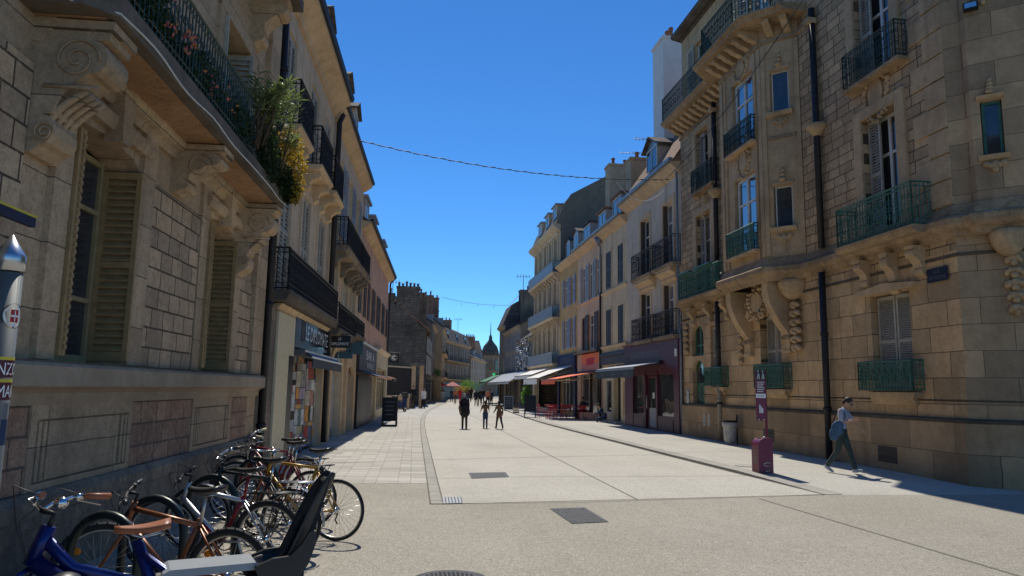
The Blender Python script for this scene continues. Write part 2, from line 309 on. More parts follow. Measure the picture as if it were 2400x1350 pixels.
        kk = len(m.v)-len(vs); m.f += [tuple(kk+j for j in range(k)), tuple(kk+(n-1)*k+j for j in range(k))]; m.sm += [False]*2; return m
    def build(m, name, mat, parent=None, label=None, local=False, mods=None):
        me = bpy.data.meshes.new(name); off = Vector((0, 0, 0))
        if parent is not None and not local: off = WL[parent.name]
        me.from_pydata([Vector(v)-off for v in m.v] if off.length else m.v, [], m.f)
        me.polygons.foreach_set('use_smooth', m.sm[:len(me.polygons)])
        bm = bmesh.new(); bm.from_mesh(me); bmesh.ops.recalc_face_normals(bm, faces=bm.faces); bm.to_mesh(me); bm.free(); me.update()
        me.materials.append(MATS[mat] if isinstance(mat, str) else mat)
        o = bpy.data.objects.new(name, me); COL.objects.link(o)
        if parent is not None: o.parent = parent
        WL[o.name] = off
        if label: o['label'] = label
        return o
def tag(o, label, cat, group=None, kind=None):
    if label: o['label'] = label
    if cat: o['category'] = cat
    if group: o['group'] = group
    if kind: o['kind'] = kind
    return o
def thing(name, label, cat, loc=(0, 0, 0), rotz=0., group=None):
    o = bpy.data.objects.new(name, None); COL.objects.link(o); o.empty_display_size = .2
    o.location = loc; o.rotation_euler = (0, 0, rotz); WL[o.name] = Vector(loc); return tag(o, label, cat, group)
def single(m, name, mat, label, cat, group=None, loc=None):
    """a thing made of one mesh, origin at its lowest point"""
    if loc is None:
        z = min(v[2] for v in m.v); n = len(m.v); loc = Vector((sum(v[0] for v in m.v)/n, sum(v[1] for v in m.v)/n, z))
    loc = Vector(loc); m.v = [tuple(Vector(v)-loc) for v in m.v]; o = m.build(name, mat); o.location = loc; return tag(o, label, cat, group)
def structure(m, name, mat):
    o = m.build(name, mat); o['kind'] = 'structure'; return o
def tree_copy(root, loc, rotz, label):
    r = root.copy(); COL.objects.link(r); r.location = loc; r.rotation_euler = (0, 0, rotz); r['label'] = label
    for ch in root.children:
        c = ch.copy(); COL.objects.link(c); c.parent = r
        for g in ch.children: d = g.copy(); COL.objects.link(d); d.parent = c
    return r
def bevel(o, w=.01, seg=2):
    b = o.modifiers.new('bevel', 'BEVEL'); b.width = w; b.segments = seg; b.limit_method = 'ANGLE'; b.angle_limit = radians(35); return o
_TXT = {}
def text_mesh(s):
    if s not in _TXT:
        cu = bpy.data.curves.new('t', 'FONT'); cu.body = s; cu.extrude = 0; cu.align_x = 'CENTER'; cu.align_y = 'CENTER'; cu.resolution_u = 2
        o = bpy.data.objects.new('t', cu); COL.objects.link(o); bpy.context.view_layer.update()
        me = o.evaluated_get(bpy.context.evaluated_depsgraph_get()).to_mesh()
        v = [tuple(p.co) for p in me.vertices]; f = [tuple(p.vertices) for p in me.polygons]
        bpy.data.objects.remove(o); bpy.data.curves.remove(cu); _TXT[s] = (v, f)
    return _TXT[s]
def text(m, s, f, sc, n, zc, width=None, height=None, bold=.0, depth=.004):
    v, fs = text_mesh(s); xs = [p[0] for p in v]; ys = [p[1] for p in v]
    wx, wy = max(xs)-min(xs), max(ys)-min(ys); cx, cy = (max(xs)+min(xs))/2, (max(ys)+min(ys))/2
    if height and width: kx, ky = width/wx, height/wy
    elif height: kx = ky = height/wy
    else: kx = ky = width/wx
    right = Vector((-f.n.y, f.n.x)); sg = 1 if right.dot(f.d) > 0 else -1
    k = len(v); top = [f(sc+sg*(p[0]-cx)*kx, n, zc+(p[1]-cy)*ky) for p in v]
    m.add(top, fs); return m
def wall(m, f, s0, s1, z0, z1, ops=(), n=0., rd=.3):
    ss = sorted({s0, s1} | {min(max(x, s0), s1) for o in ops for x in o[:2]}); zs = sorted({z0, z1} | {min(max(x, z0), z1) for o in ops for x in o[2:4]})
    for a, b in zip(ss, ss[1:]):
        for c, d in zip(zs, zs[1:]):
            if any(o[0]-1e-6 <= a and b <= o[1]+1e-6 and o[2]-1e-6 <= c and d <= o[3]+1e-6 for o in ops): continue
            m.quad(f(a, n, c), f(b, n, c), f(b, n, d), f(a, n, d))
    for o in ops:
        a, b, c, d = o[:4]; q = n-(o[4] if len(o) > 4 else rd)
        m.quad(f(a, n, c), f(a, n, d), f(a, q, d), f(a, q, c)); m.quad(f(b, n, c), f(b, n, d), f(b, q, d), f(b, q, c))
        m.quad(f(a, n, d), f(b, n, d), f(b, q, d), f(a, q, d)); m.quad(f(a, n, c), f(b, n, c), f(b, q, c), f(a, q, c))
    return m
def shell(m, f, s0, s1, z0, z1, depth, n=0., front=False):
    """sides, back and lid behind a front wall"""
    m.quad(f(s0, n, z0), f(s0, n, z1), f(s0, -depth, z1), f(s0, -depth, z0)); m.quad(f(s1, n, z0), f(s1, n, z1), f(s1, -depth, z1), f(s1, -depth, z0))
    m.quad(f(s0, -depth, z0), f(s1, -depth, z0), f(s1, -depth, z1), f(s0, -depth, z1)); m.quad(f(s0, n, z1), f(s1, n, z1), f(s1, -depth, z1), f(s0, -depth, z1)); return m
def louvre(m, f, s0, s1, z0, z1, n0, n1, pitch=.075, st=.055):
    m.box(f, s0, s0+st, n0, n1, z0, z1); m.box(f, s1-st, s1, n0, n1, z0, z1); zm = (z0+z1)/2
    for a, b in ((z0, z0+.1), (zm-.035, zm+.035), (z1-.08, z1)): m.box(f, s0+st, s1-st, n0+.002, n1-.002, a, b)
    lo, hi = min(n0, n1), max(n0, n1)
    for a, b in ((z0+.1, zm-.035), (zm+.035, z1-.08)):
        k = max(1, int((b-a)/pitch)); p = (b-a)/k
        for i in range(k): z = a+i*p; m.prism(f, [(hi-.004, z+.1*p), (hi-.004, z+.3*p), (lo+.004, z+p*.98), (lo+.004, z+p*.78)], s0+st, s1-st)
    return m
def window(b, f, s0, s1, z0, z1, n=-.2, fm='frame_white', pm='glass', cols=2, rows=(.62,), fw=.06, label=None, arch=0, name='window'):
    if pm == 'glass' and RNG.random() < .28 and s0 > 13: pm = 'curtain'
    m = MB(); m.box(f, s0, s0+fw, n, n+.05, z0, z1); m.box(f, s1-fw, s1, n, n+.05, z0, z1); m.box(f, s0+fw, s1-fw, n, n+.05, z0, z0+fw*1.3); m.box(f, s0+fw, s1-fw, n, n+.05, z1-fw, z1)
    for i in range(1, cols): s = s0+(s1-s0)*i/cols; m.box(f, s-fw*.6, s+fw*.6, n+.003, n+.058, z0+fw, z1-fw)
    for r in rows: z = z0+(z1-z0)*r; m.box(f, s0+fw, s1-fw, n+.001, n+.053, z-fw*.4, z+fw*.4)
    w_ = m.build(name, fm, b, label)
    MB().quad(f(s0+.01, n+.015, z0+.01), f(s1-.01, n+.015, z0+.01), f(s1-.01, n+.015, z1-.01), f(s0+.01, n+.015, z1-.01)).build('pane', pm, w_)
    return w_
def shutters(w_, f, s0, s1, z0, z1, mat, n=.02, wd=None, pitch=.075, which='both', tilt=0.):
    wd = wd or (s1-s0)/2
    if which in ('both', 'near'): louvre(MB(), f, s0-wd, s0-.01, z0, z1, n, n+.045, pitch).build('shutter', mat, w_)
    if which in ('both', 'far'): louvre(MB(), f, s1+.01, s1+wd, z0, z1, n, n+.045, pitch).build('shutter', mat, w_)
def spiral(f, sc, n, zc, r, turns=1.6, up=1, side=1, k=18):
    pts = []
    for i in range(k+1): t = i/k; a = turns*2*pi*t; q = r*(1-.85*t); pts.append(f(sc+side*q*cos(a), n, zc+up*q*sin(a)))
    return pts
def railing(m, f, s0, s1, n1, z0, z1, pitch=.11, r=.008, n0=0., near=True, far=True, fancy=True, kk=4):
    """iron railing: front run at n1, returns to n0, verticals, scrolls"""
    runs = [((s0, n1), (s1, n1))]
    if near: runs.append(((s0, n0), (s0, n1)))
    if far: runs.append(((s1, n1), (s1, n0)))
    for (a, b), (c, d) in runs:
        ln = hypot(c-a, d-b); P = lambda t, z: f(a+(c-a)*t, b+(d-b)*t, z)
        for z, rr_ in ((z1, .02), (z1-.1, .011), (z0+.04, .013), (z0+.14, .009)): m.tube([P(0, z), P(1, z)], rr_, 4, smooth=False)
        k = max(2, round(ln/pitch))
        for i in range(k+1): m.tube([P(i/k, z0), P(i/k, z1)], r if 0 < i < k else r*1.8, 4, smooth=False)
        if fancy:
            h = z1-z0-.24; sub = Fr(P(0, 0), Vector(P(1, 0)-P(0, 0)), (1, 0))
            sub.n = Vector((0, 0))
            kp = max(1, round(ln/(pitch*2)))
            for i in range(kp):
                c0 = (i+.5)*ln/kp; q = ln/kp*.42
                for zc, up in ((z0+.14+h*.25, 1), (z0+.14+h*.75, -1)):
                    m.tube(spiral(sub, c0, 0, zc, q, 1.4, up, 1 if i % 2 else -1, 10), r*.8, 3, smooth=False)
                m.tube([sub(c0-q, 0, z0+.14+h*.5), sub(c0, 0, z0+.14+h*.5+q*.8), sub(c0+q, 0, z0+.14+h*.5), sub(c0, 0, z0+.14+h*.5-q*.8)], r*.7, 3, closed=True, smooth=False)
                m.tube([sub(c0+q*.9*cos(t), 0, z1-.05+.04*sin(t)) for t in [j*pi/4 for j in range(8)]], r*.6, 3, closed=True, smooth=False)
    return m
def balcony(b, f, s0, s1, n1, z0, z1, mat='iron', slabmat='slate_edge', th=.14, ov=.06, label=None, fancy=True, pitch=.11, near=True, far=True, name='balcony', r=.008):
    sl = MB().prism(f, [(-.02, z0-th), (n1-.02, z0-th), (n1+ov*.6, z0-th*.55), (n1+ov, z0-th*.4), (n1+ov, z0), (-.02, z0)], s0-ov, s1+ov).build(name, slabmat, b, label)
    railing(MB(), f, s0, s1, n1, z0, z1, pitch, r, fancy=fancy, near=near, far=far).build('railing', mat, sl); return sl
def console(m, f, s0, s1, n1, z0, z1, big=True):
    """scrolled stone bracket: S profile in (n,z) pulled along s"""
    h = z1-z0; pr = [(-.02, z1), (n1, z1), (n1, z1-.1*h)]
    for i in range(9): t = i/8; a = pi*.5-pi*1.05*t; pr.append((n1*.80+n1*.2*cos(a), z1-h*.24+h*.13*sin(a)))
    for i in range(9): t = i/8; pr.append((n1*(.78-.42*t-.12*sin(pi*t)), z1-h*(.36+.34*t)))
    for i in range(6): t = i/5; a = pi*.5-pi*t; pr.append((n1*.22+n1*.16*cos(a), z1-h*.82+h*.12*sin(a)))
    pr += [(n1*.1, z0), (-.02, z0)]
    m.prism(f, pr, s0, s1); return m
def chimney(p, f, s0, s1, n0, n1, z0, z1, mat='b_wall', pots=3, label=None, name='chimney', ph=.45, capw=.06):
    c = MB().box(f, s0, s1, n0, n1, z0, z1).box(f, s0-capw, s1+capw, n0-capw, n1+capw, z1-.02, z1+.12).build(name, mat, p, label)
    long_s = abs(s1-s0) > abs(n1-n0)
    for i in range(pots):
        t = (i+.5)/pots; q = f(s0+(s1-s0)*(t if long_s else .5), n0+(n1-n0)*(.5 if long_s else t), z1+.1)
        hh = ph*(.8+.5*RNG.random()); MB().lathe(q, [(.11, 0), (.10, hh*.8), (.13, hh*.82), (.13, hh), (.08, hh)], 10).build('chimney_pot', 'pot', c)
    return c
def leaf_cloud(m, c, rad, n, ln, wd, rng, droop=0., shell_=.5):
    for _ in range(n):
        while True:
            q = Vector((rng.uniform(-1, 1), rng.uniform(-1, 1), rng.uniform(-1, 1)))
            if q.length <= 1: break
        if rng.random() < shell_: q = q.normalized()*rng.uniform(.75, 1)
        p = Vector(c)+Vector((q.x*rad[0], q.y*rad[1], q.z*rad[2])); d = (q*.8+Vector((rng.gauss(0, .7), rng.gauss(0, .7), rng.gauss(0, .6)-droop))).normalized()
        leaf(m, p, d, ln*rng.uniform(.6, 1.3), wd*rng.uniform(.7, 1.2), rng)
def leaf(m, p, d, ln, wd, rng):
    sd = d.cross(Vector((rng.gauss(0, 1), rng.gauss(0, 1), rng.gauss(0, 1))))
    if sd.length < 1e-3: return
    sd.normalize(); q = d.cross(sd)*ln*.12
    m.add([p, p+d*ln*.45+sd*wd*.5+q, p+d*ln, p+d*ln*.45-sd*wd*.5+q], [(0, 1, 2, 3)])
setup_mats()
# ================================================================== GROUND
def sheet(name, mat, pts, z):
    return structure(MB().quad(*[(x, y, z) for x, y in pts]), name, mat)
sheet('ground', 'plaza', [(-300, -150), (300, -150), (300, 500), (-300, 500)], 0)
GL = [(.31, 11.02), (.31, 14.3), (.32, 26), (.37, 34.4), (.49, 41.5), (.67, 48.3), (1.22, 57.8), (2.63, 74.2), (4.83, 97), (9, 125)]
GR_ = [(.48, 11.02), (.48, 14.3), (.49, 26), (.54, 34.4), (.68, 41.5), (.88, 48.3), (1.45, 57.7), (2.88, 74), (5.1, 96.8), (9.3, 124.8)]
KR = [(7.04, 11.85), (6.9, 15.0), (6.8, 19), (6.72, 24), (6.6, 30), (6.55, 36), (6.72, 44.5), (7.2, 56), (8.4, 72), (10.6, 95), (14, 125)]
road = MB()
RL = GR_[:]
def strip(m, A, B, z=.004):
    import bisect
    ys = sorted({p[1] for p in A} | {p[1] for p in B})
    def X(P, y):
        if y <= P[0][1]: return P[0][0]
        for a, b in zip(P, P[1:]):
            if a[1] <= y <= b[1]: return a[0]+(b[0]-a[0])*(y-a[1])/(b[1]-a[1])
        return P[-1][0]
    for a, b in zip(ys, ys[1:]): m.quad((X(A, a), a, z), (X(B, a), a, z), (X(B, b), b, z), (X(A, b), b, z))
    return m
structure(strip(MB(), [(p[0], max(p[1], 11.02)) for p in GR_[1:]], [(p[0], p[1]) for p in KR[1:]]).quad((.48, 11.03, .004), (7.04, 11.87, .004), (6.932, 14.3, .004), (.48, 14.3, .004)), 'road', 'slab')
structure(strip(MB(), GL, GR_, .008), 'gutter_strip', 'kerb')
gj = MB()
for i in range(26):
    y = 11.3+i*.95
    gj.quad((.31, y, .0115), (.48, y, .0115), (.48, y+.016, .0115), (.31, y+.016, .0115))
for A, o in ((GL, -.02), (GR_, .0)):
    strip(gj, [(p[0]+o, p[1]) for p in A], [(p[0]+o+.022, p[1]) for p in A], .0118)
def line(m, a, b, w_=.016, z=.009):
    a, b = Vector(a), Vector(b); d = (b-a).normalized(); o = Vector((d.y, -d.x))*w_/2
    m.quad(*[(p.x, p.y, z) for p in (a-o, a+o, b+o, b-o)])
line(gj, (3.56, 11.4), (3.72, 60), .02); line(gj, (.5, 14.05), (1.13, 14.12), .016); line(gj, (1.93, 14.3), (6.9, 14.5), .018)
line(gj, (.31, 11.03), (2.58, 11.13), .016); line(gj, (2.58, 11.13), (7.04, 11.86), .02); line(gj, (5.62, 11.44), (6.0, 2), .02)
line(gj, (.5, 36), (6.55, 36.4), .02); line(gj, (.5, 25), (6.7, 25.3), .012)
structure(gj, 'pavement_joint', 'joint_and_shade')
PW = [L(s, -.2, 0) for s in (12.9, 30, 48)]
structure(MB().quad((-3.2, 13.35, .004), (.30, 13.35, .004), (.31, 26, .004), (-2.9, 26, .004)).quad((-2.9, 26, .004), (.31, 26, .004), (.36, 34.4, .004), (-2.6, 34.4, .004)).quad((-2.6, 34.4, .004), (.36, 34.4, .004), (.66, 48.3, .004), (-2.3, 48.3, .004)).quad((-2.3, 48.3, .004), (.66, 48.3, .004), (2.62, 74.2, .004), (-2.3, 74.2, .004)), 'left_pavement', 'pave_l')
m = MB(); prv = None
for x, y in KR:
    h = .055*min(1, max(0, (y-11.9)/3)); cur = (x, y, h)
    if prv:
        a, b = prv, cur
        m.quad((a[0], a[1], 0), (b[0], b[1], 0), (b[0], b[1], b[2]), (a[0], a[1], a[2]))
        m.quad(a, b, (15+b[1]*.05, b[1], b[2]), (15+a[1]*.05, a[1], a[2]))
    prv = cur
structure(m, 'right_pavement', 'pave_r')
m = MB(); j = MB()
for (x0, y0), (x1, y1) in zip(KR, KR[1:]):
    if y0 > 70: break
    h0, h1 = [.055*min(1, max(0, (y-11.9)/3)) for y in (y0, y1)]
    m.quad((x0-.004, y0, h0+.004), (x0+.28, y0, h0+.004), (x1+.28, y1, h1+.004), (x1-.004, y1, h1+.004))
    m.quad((x0-.004, y0, 0), (x0-.004, y0, h0+.004), (x1-.004, y1, h1+.004), (x1-.004, y1, 0))
    k = max(1, int((y1-y0)/1.))
    for i in range(k):
        t = i/k; x, y, h = x0+(x1-x0)*t, y0+(y1-y0)*t, h0+(h1-h0)*t+.006
        if y < 40: j.quad((x, y, h), (x+.28, y, h), (x+.28, y+.012, h+.0003), (x, y+.012, h+.0003))
structure(m, 'kerb', 'kerb'); 
for (x0, y0), (x1, y1) in zip(KR, KR[1:]):
    if y0 > 70: break
    h0, h1 = [.055*min(1, max(0, (y-11.9)/3)) for y in (y0, y1)]
    j.quad((x0+.278, y0, h0+.0085), (x0+.3, y0, h0+.0085), (x1+.3, y1, h1+.0085), (x1+.278, y1, h1+.0085))
    j.quad((x0-.05, y0, .0085), (x0-.006, y0, .0085), (x1-.006, y1, .0085), (x1-.05, y1, .0085))  # strip at kerb foot: shade of the kerb face put into dark colour
structure(j, 'kerb_joint_and_shade_line', 'joint_and_shade')
# covers
def cover(pts, name, label, cat, pattern=True, mat='castiron'):
    c = Vector((sum(p[0] for p in pts)/4, sum(p[1] for p in pts)/4, 0))
    m = MB(); P = [Vector((x, y, 0)) for x, y in pts]
    q = lambda u, v, z: tuple((P[0]*(1-u)*(1-v)+P[1]*u*(1-v)+P[2]*u*v+P[3]*(1-u)*v)+Vector((0, 0, z)))
    t = thing(name, label, cat, c)
    m.quad(q(0, 0, .008), q(1, 0, .008), q(1, 1, .008), q(0, 1, .008)); m.build('frame', mat, t)
    m = MB()
    if pattern:
        for i in range(9):
            for k in range(9):
                u, v = .05+i*.1, .05+k*.1; d = .033
                vs = [q(u+a*d, v+b*d, .0095+h) for a, b, h in ((0, 0, 0), (2, 0, 0), (2, 2, 0), (0, 2, 0))]+[q(u+a*d, v+b*d, .014) for a, b in ((.4, .4), (1.6, .4), (1.6, 1.6), (.4, 1.6))]
                m.add(vs, [(4, 5, 6, 7), (0, 1, 5, 4), (1, 2, 6, 5), (2, 3, 7, 6), (3, 0, 4, 7)])
        m.build('lid', mat, t)
    return t, q
cover([(1.14, 14.0), (1.9, 14.26), (1.93, 15.1), (1.16, 14.97)], 'utility_cover', 'dark iron inspection cover set in the pale concrete roadway', 'cover')
t, q = cover([(2.07, 9.39), (2.58, 9.49), (2.53, 10.63), (2.0, 10.55)], 'utility_cover', 'slate grey skewed rectangular cover in the darker plaza floor', 'cover')
for u, v in ((.12, .12), (.88, .12), (.12, .88), (.88, .88), (.5, .93), (.5, .5)): MB().lathe(q(u, v, .014), [(.018, 0), (.016, .005)], 8).build('bolt', 'steel', t)
t, q = cover([(.48, 11.0), (.78, 11.05), (.8, 11.72), (.49, 11.68)], 'drain_grate', 'small steel drain grate at the foot of the gutter strip', 'drain', False, 'black')
m = MB()
for i in range(6):
    u = .04+i*.16
    a, b = Vector(q(u, .04, .012)), Vector(q(u+.1, .04, .012)); c, d = Vector(q(u+.1, .96, .012)), Vector(q(u, .96, .012)); m.quad(a, b, c, d)
m.build('bar', 'shut_grey', t)
t = thing('manhole_cover', 'round iron manhole cover at the bottom edge of the view', 'cover', (.38, 6.74, 0))
MB().lathe((.38, 6.74, .002), [(.34, 0), (.34, .008), (.28, .010)], 40).build('frame', 'castiron', t)
m = MB()
for i in range(-7, 8):
    for k in range(-7, 8):
        if hypot(i, k) < 6.6: m.lathe((.38+i*.04, 6.74+k*.04, .012), [(.014, 0), (.010, .006)], 6)
m.build('lid', 'castiron', t)
t = thing('manhole_cover', 'faint round cover in the right pavement beside the burgundy bin', 'cover', (7.6, 15.95, .06))
MB().lathe((7.6, 15.95, .058), [(.3, 0), (.3, .008), (.27, .009), (.26, .006)], 32).build('lid', 'kerb', t)
cover([(-2.15, 19.0), (-1.74, 19.0), (-1.74, 20.2), (-2.2, 20.2)], 'utility_cover', 'worn grey plate set in the left pavement by the poster shop', 'cover', False, 'kerb')
# ================================================================== LEFT CORNER HOUSE
A = thing('corner_house', 'ornate limestone house at the left with olive louvred shutters and a planted balcony', 'house', L(9, 0, 0))
ops = [(6.73, 8.25, 1.88, 4.2, .42), (10.6, 12.08, 1.88, 4.2, .42), (6.73, 8.25, 4.95, 7.3, .4), (10.6, 12.08, 4.95, 7.3, .4), (6.73, 8.25, 8.8, 11, .4), (10.6, 12.08, 8.8, 11, .4), (2.7, 4.2, 1.88, 4.2, .42)]
wall(MB(), L, -9, 13.95, 1.86, 12.4, ops).build('wall', 'a_trim', A)
shell(MB(), L, -9, 13.95, 0, 12.4, 9).build('wall', 'a_render', A)
m = MB(); m.prism(L, [(0, 0), (.16, 0), (.16, .72), (.10, .78), (0, .78)], -9, 13.95); m.build('plinth', 'a_plinth', A)
MB().prism(L, [(0, .78), (.03, .78), (.03, 1.5), (0, 1.5)], -9, 13.95).build('dado', 'a_trim', A)
def panel(s0, s1):
    m = MB(); n = .05
    for a, b, c, d in ((s0, s1, 1.38, 1.5), (s0, s1, .78, .84), (s0, s0+.1, .84, 1.38), (s1-.1, s1, .84, 1.38)): m.box(L, a, b, .03, n+.02, c, d)
    for k in range(2):
        for a in (s0+.13+k*.085, s1-.18-k*.085): m.box(L, a, a+.05, .03, n+.02, .86, 1.36)
    m.box(L, s0+.31, s1-.31, .03, n+.012, .86, 1.36); m.build('panel', 'a_trim', A)
panel(6.46, 8.47); panel(10.43, 12.28); panel(2.4, 4.45)
for a, b in ((4.45, 6.46), (8.47, 10.43), (12.28, 13.3)): MB().box(L, a, b, .03, .055, .785, 1.495).build('rustic_panel', 'a_pink', A)
m = MB().prism(L, [(0, 1.5), (.07, 1.5), (.09, 1.56), (.09, 1.6), (.13, 1.63), (.20, 1.66), (.20, 1.83), (.17, 1.86), (0, 1.87)], -9, 13.95); m.build('ledge', 'a_render', A)
m = MB().prism(L, [(.0, 1.872), (.172, 1.862), (.172, 1.875), (0, 1.885)], -9, 13.95).build('flashing', 'slate_edge', A)
for a, b, z in ((8.62, 10.28, 4.0), (4.4, 6.0, 4.3), (12.42, 13.2, 3.5)): MB().box(L, a, b, 0, .035, 1.89, z).build('rustic_block', 'a_block', A)
for a, b, n, z in ((6.44, 6.73, .06, 4.55), (8.25, 8.6, .05, 4.5), (10.3, 10.6, .05, 4.5), (12.08, 12.4, .05, 3.5), (13.25, 13.95, .10, 12.4)): MB().box(L, a, b, 0, n, 1.89, z).build('pilaster', 'a_trim', A)
for a, b in ((6.5, 8.5), (10.4, 12.3)):
    m = MB(); m.box(L, a, a+.23, 0, .05, 4.95, 7.5); m.box(L, b-.23, b, 0, .05, 4.95, 7.5); m.box(L, a, b, 0, .06, 7.3, 7.55); m.build('window_surround', 'a_trim', A)
for a, b in ((6.73, 8.25), (10.6, 12.08)):
    c = (a+b)/2; m = MB()
    m.plate(L, [(a, 4.2), (a, 4.05), (a+.12, 4.14), (c, 4.2), (b-.12, 4.14), (b, 4.05), (b, 4.2)], -.4, .0)
    m.prism(L, [(0, 4.24), (.08, 4.24), (.12, 4.32), (.12, 4.38), (0, 4.4)], a-.15, b+.15)
    m.plate(L, [(c-.14, 4.72), (c+.14, 4.72), (c+.09, 4.12), (c-.09, 4.12)], -.02, .17); m.build('lintel', 'a_trim', A)
for s0, s1, z0, mt in ((6.02, 6.42, 3.55, 'a_trim'), (9.15, 9.5, 4.08, 'a_trim'), (12.12, 12.5, 3.5, 'a_trim')):
    m = MB(); console(m, L, s0, s1, .6, z0, 4.66); m.box(L, s0-.03, s1+.03, 0, .64, 4.62, 4.70)
    # scroll on the flank and flutes on the lower front
    fl = L.at(s0-.004, 0, pi/2)
    for (cz, cn, r) in ((4.42, .36, .17),) if z0 > 4 else ((4.36, .36, .19), (3.72, .16, .09)): m.tube(spiral(fl, cn, .012, cz, r, 1.9, 1, 1, 30), .009, 6)
    if z0 < 4:
        m.tube([fl(.12, 0, 4.12), fl(.55, 0, 4.12)], .02, 5)
        for k in range(4): q = s0+.05+k*(s1-s0-.1)/3; m.tube([L(q, .44-.30*(t+.2*sin(pi*t)), 4.12-.36*t) for t in [i/7 for i in range(8)]], .032, 5)
    m.build('bracket', mt, A)
MB().prism(L, [(0, 4.5), (.05, 4.5), (.08, 4.58), (.14, 4.6), (.17, 4.68), (.17, 4.72), (0, 4.72)], 6.0, 13.2).build('bed_moulding', 'a_trim', A)
E1 = [(5.75, .0), (5.75, .5), (5.95, .70), (12.35, .70), (12.62, .55), (12.62, .0)]
bal = MB(); P = [L(s, n, 0).to_2d() for s, n in E1]
vs = [(p.x, p.y, z) for z in (4.72, 4.93) for p in P]; k = len(P)
bal.add(vs, [tuple(range(k)), tuple(range(k, 2*k))]+[(i, (i+1) % k, k+(i+1) % k, k+i) for i in range(k)])
bb = bal.build('balcony', 'slate_edge', A)
MB().quad(L(5.95, .0, 4.716), L(12.4, .0, 4.716), L(12.4, .58, 4.716), L(5.95, .58, 4.716)).build('soffit', 'soffit', bb)
railing(MB(), L, 5.85, 12.5, .62, 4.95, 5.82, .1, .009, fancy=True).build('railing', 'iron_dkgreen', bb)
MB().tube([L(s, n+.012+.012*sin(s*4), 4.76+.02*sin(s*3.1)) for s, n in [(5.2, .1), (5.75, .4), (5.95, .70)]+[(6.1+i*.25, .70) for i in range(26)]+[(12.6, .6), (12.66, .3), (12.7, .05)]], .011, 5).build('cable', 'cable_pale', bb)
for a, b in ((6.73, 8.25), (10.6, 12.08)):
    wd = window(A, L, a+.06, b-.06, 1.9, 4.1, -.40, 'frame_tan', 'glass', 2, (.3, .74))
    for s, dirn in ((a, 0), (b, 1)):      # leaves folded against the reveals, standing proud of the wall
        f = L.at(s, -.36 if dirn else -.33, pi/2)            # s runs outward
        n0 = .01 if dirn else -.055
        louvre(MB(), f, .0, .42, 1.93, 4.03, n0, n0+.045, .072).build('shutter', 'shut_olive', wd)
        if not dirn:        # near leaf stands open past the wall face, its slats seen end on
            m = MB(); g = L.at(s, -.33, pi/2); louvre(m, g, .0, .42, 1.93, 4.03, -.12, -.065, .072)
            for i in range(28): m.box(g, .42, .432, -.115, -.07, 1.99+i*.072, 2.03+i*.072)
            m.build('shutter', 'shut_olive', wd)
for a, b, z0, z1 in ((6.73, 8.25, 4.95, 7.3), (10.6, 12.08, 4.95, 7.3), (6.73, 8.25, 8.8, 11), (10.6, 12.08, 8.8, 11)):
    wd = window(A, L, a+.06, b-.06, z0, z1, -.38, 'frame_white', 'glass', 2, (.7,))
    for s, dirn in ((a, 0), (b, 1)):
        f = L.at(s, -.34, pi/2); n0 = .01 if dirn else -.055
        louvre(MB(), f, .0, .45, z0+.03, z1-.05, n0, n0+.045, .085).build('shutter', 'shut_beige', wd)
for s0 in (6.05, 12.15): m = MB(); console(m, L, s0, s0+.36, .6, 7.55, 8.45); m.build('bracket', 'a_trim', A)
MB().box(L, 5.7, 12.7, 0, .75, 8.46, 8.66).build('balcony_slab', 'slate_edge', A)
MB().prism(L, [(-9, 12.4), (.95, 12.4), (.95, 12.6), (.1, 13.2), (-9, 14.5)], -9, 13.95).build('roof', 'slate', A)
m = MB().tube([L(14.24, .1, 0), L(14.24, .1, 12.3)], .075, 10)
for z in (.9, 3.2, 5.3, 8): m.lathe(L(14.24, .1, z), [(.095, 0), (.095, .08)], 10)
single(m, 'drainpipe', 'pipe', 'dark iron drainpipe between the limestone house and the cream house', 'drainpipe')
# navy and yellow canopy edge
t = thing('canopy', 'navy canopy with a yellow top band at the left edge', 'canopy', L(5.3, .2, 2.9))
MB().prism(L, [(.04, 3.02), (.46, 2.88), (.5, 2.87), (.5, 2.80), (.46, 2.80), (.04, 2.99)], 3.6, 5.42).build('cloth', 'navy_awn', t)
MB().prism(L, [(.3, 2.948), (.502, 2.885), (.502, 2.868), (.3, 2.932)], 3.6, 5.43).build('band', 'yellow', t)
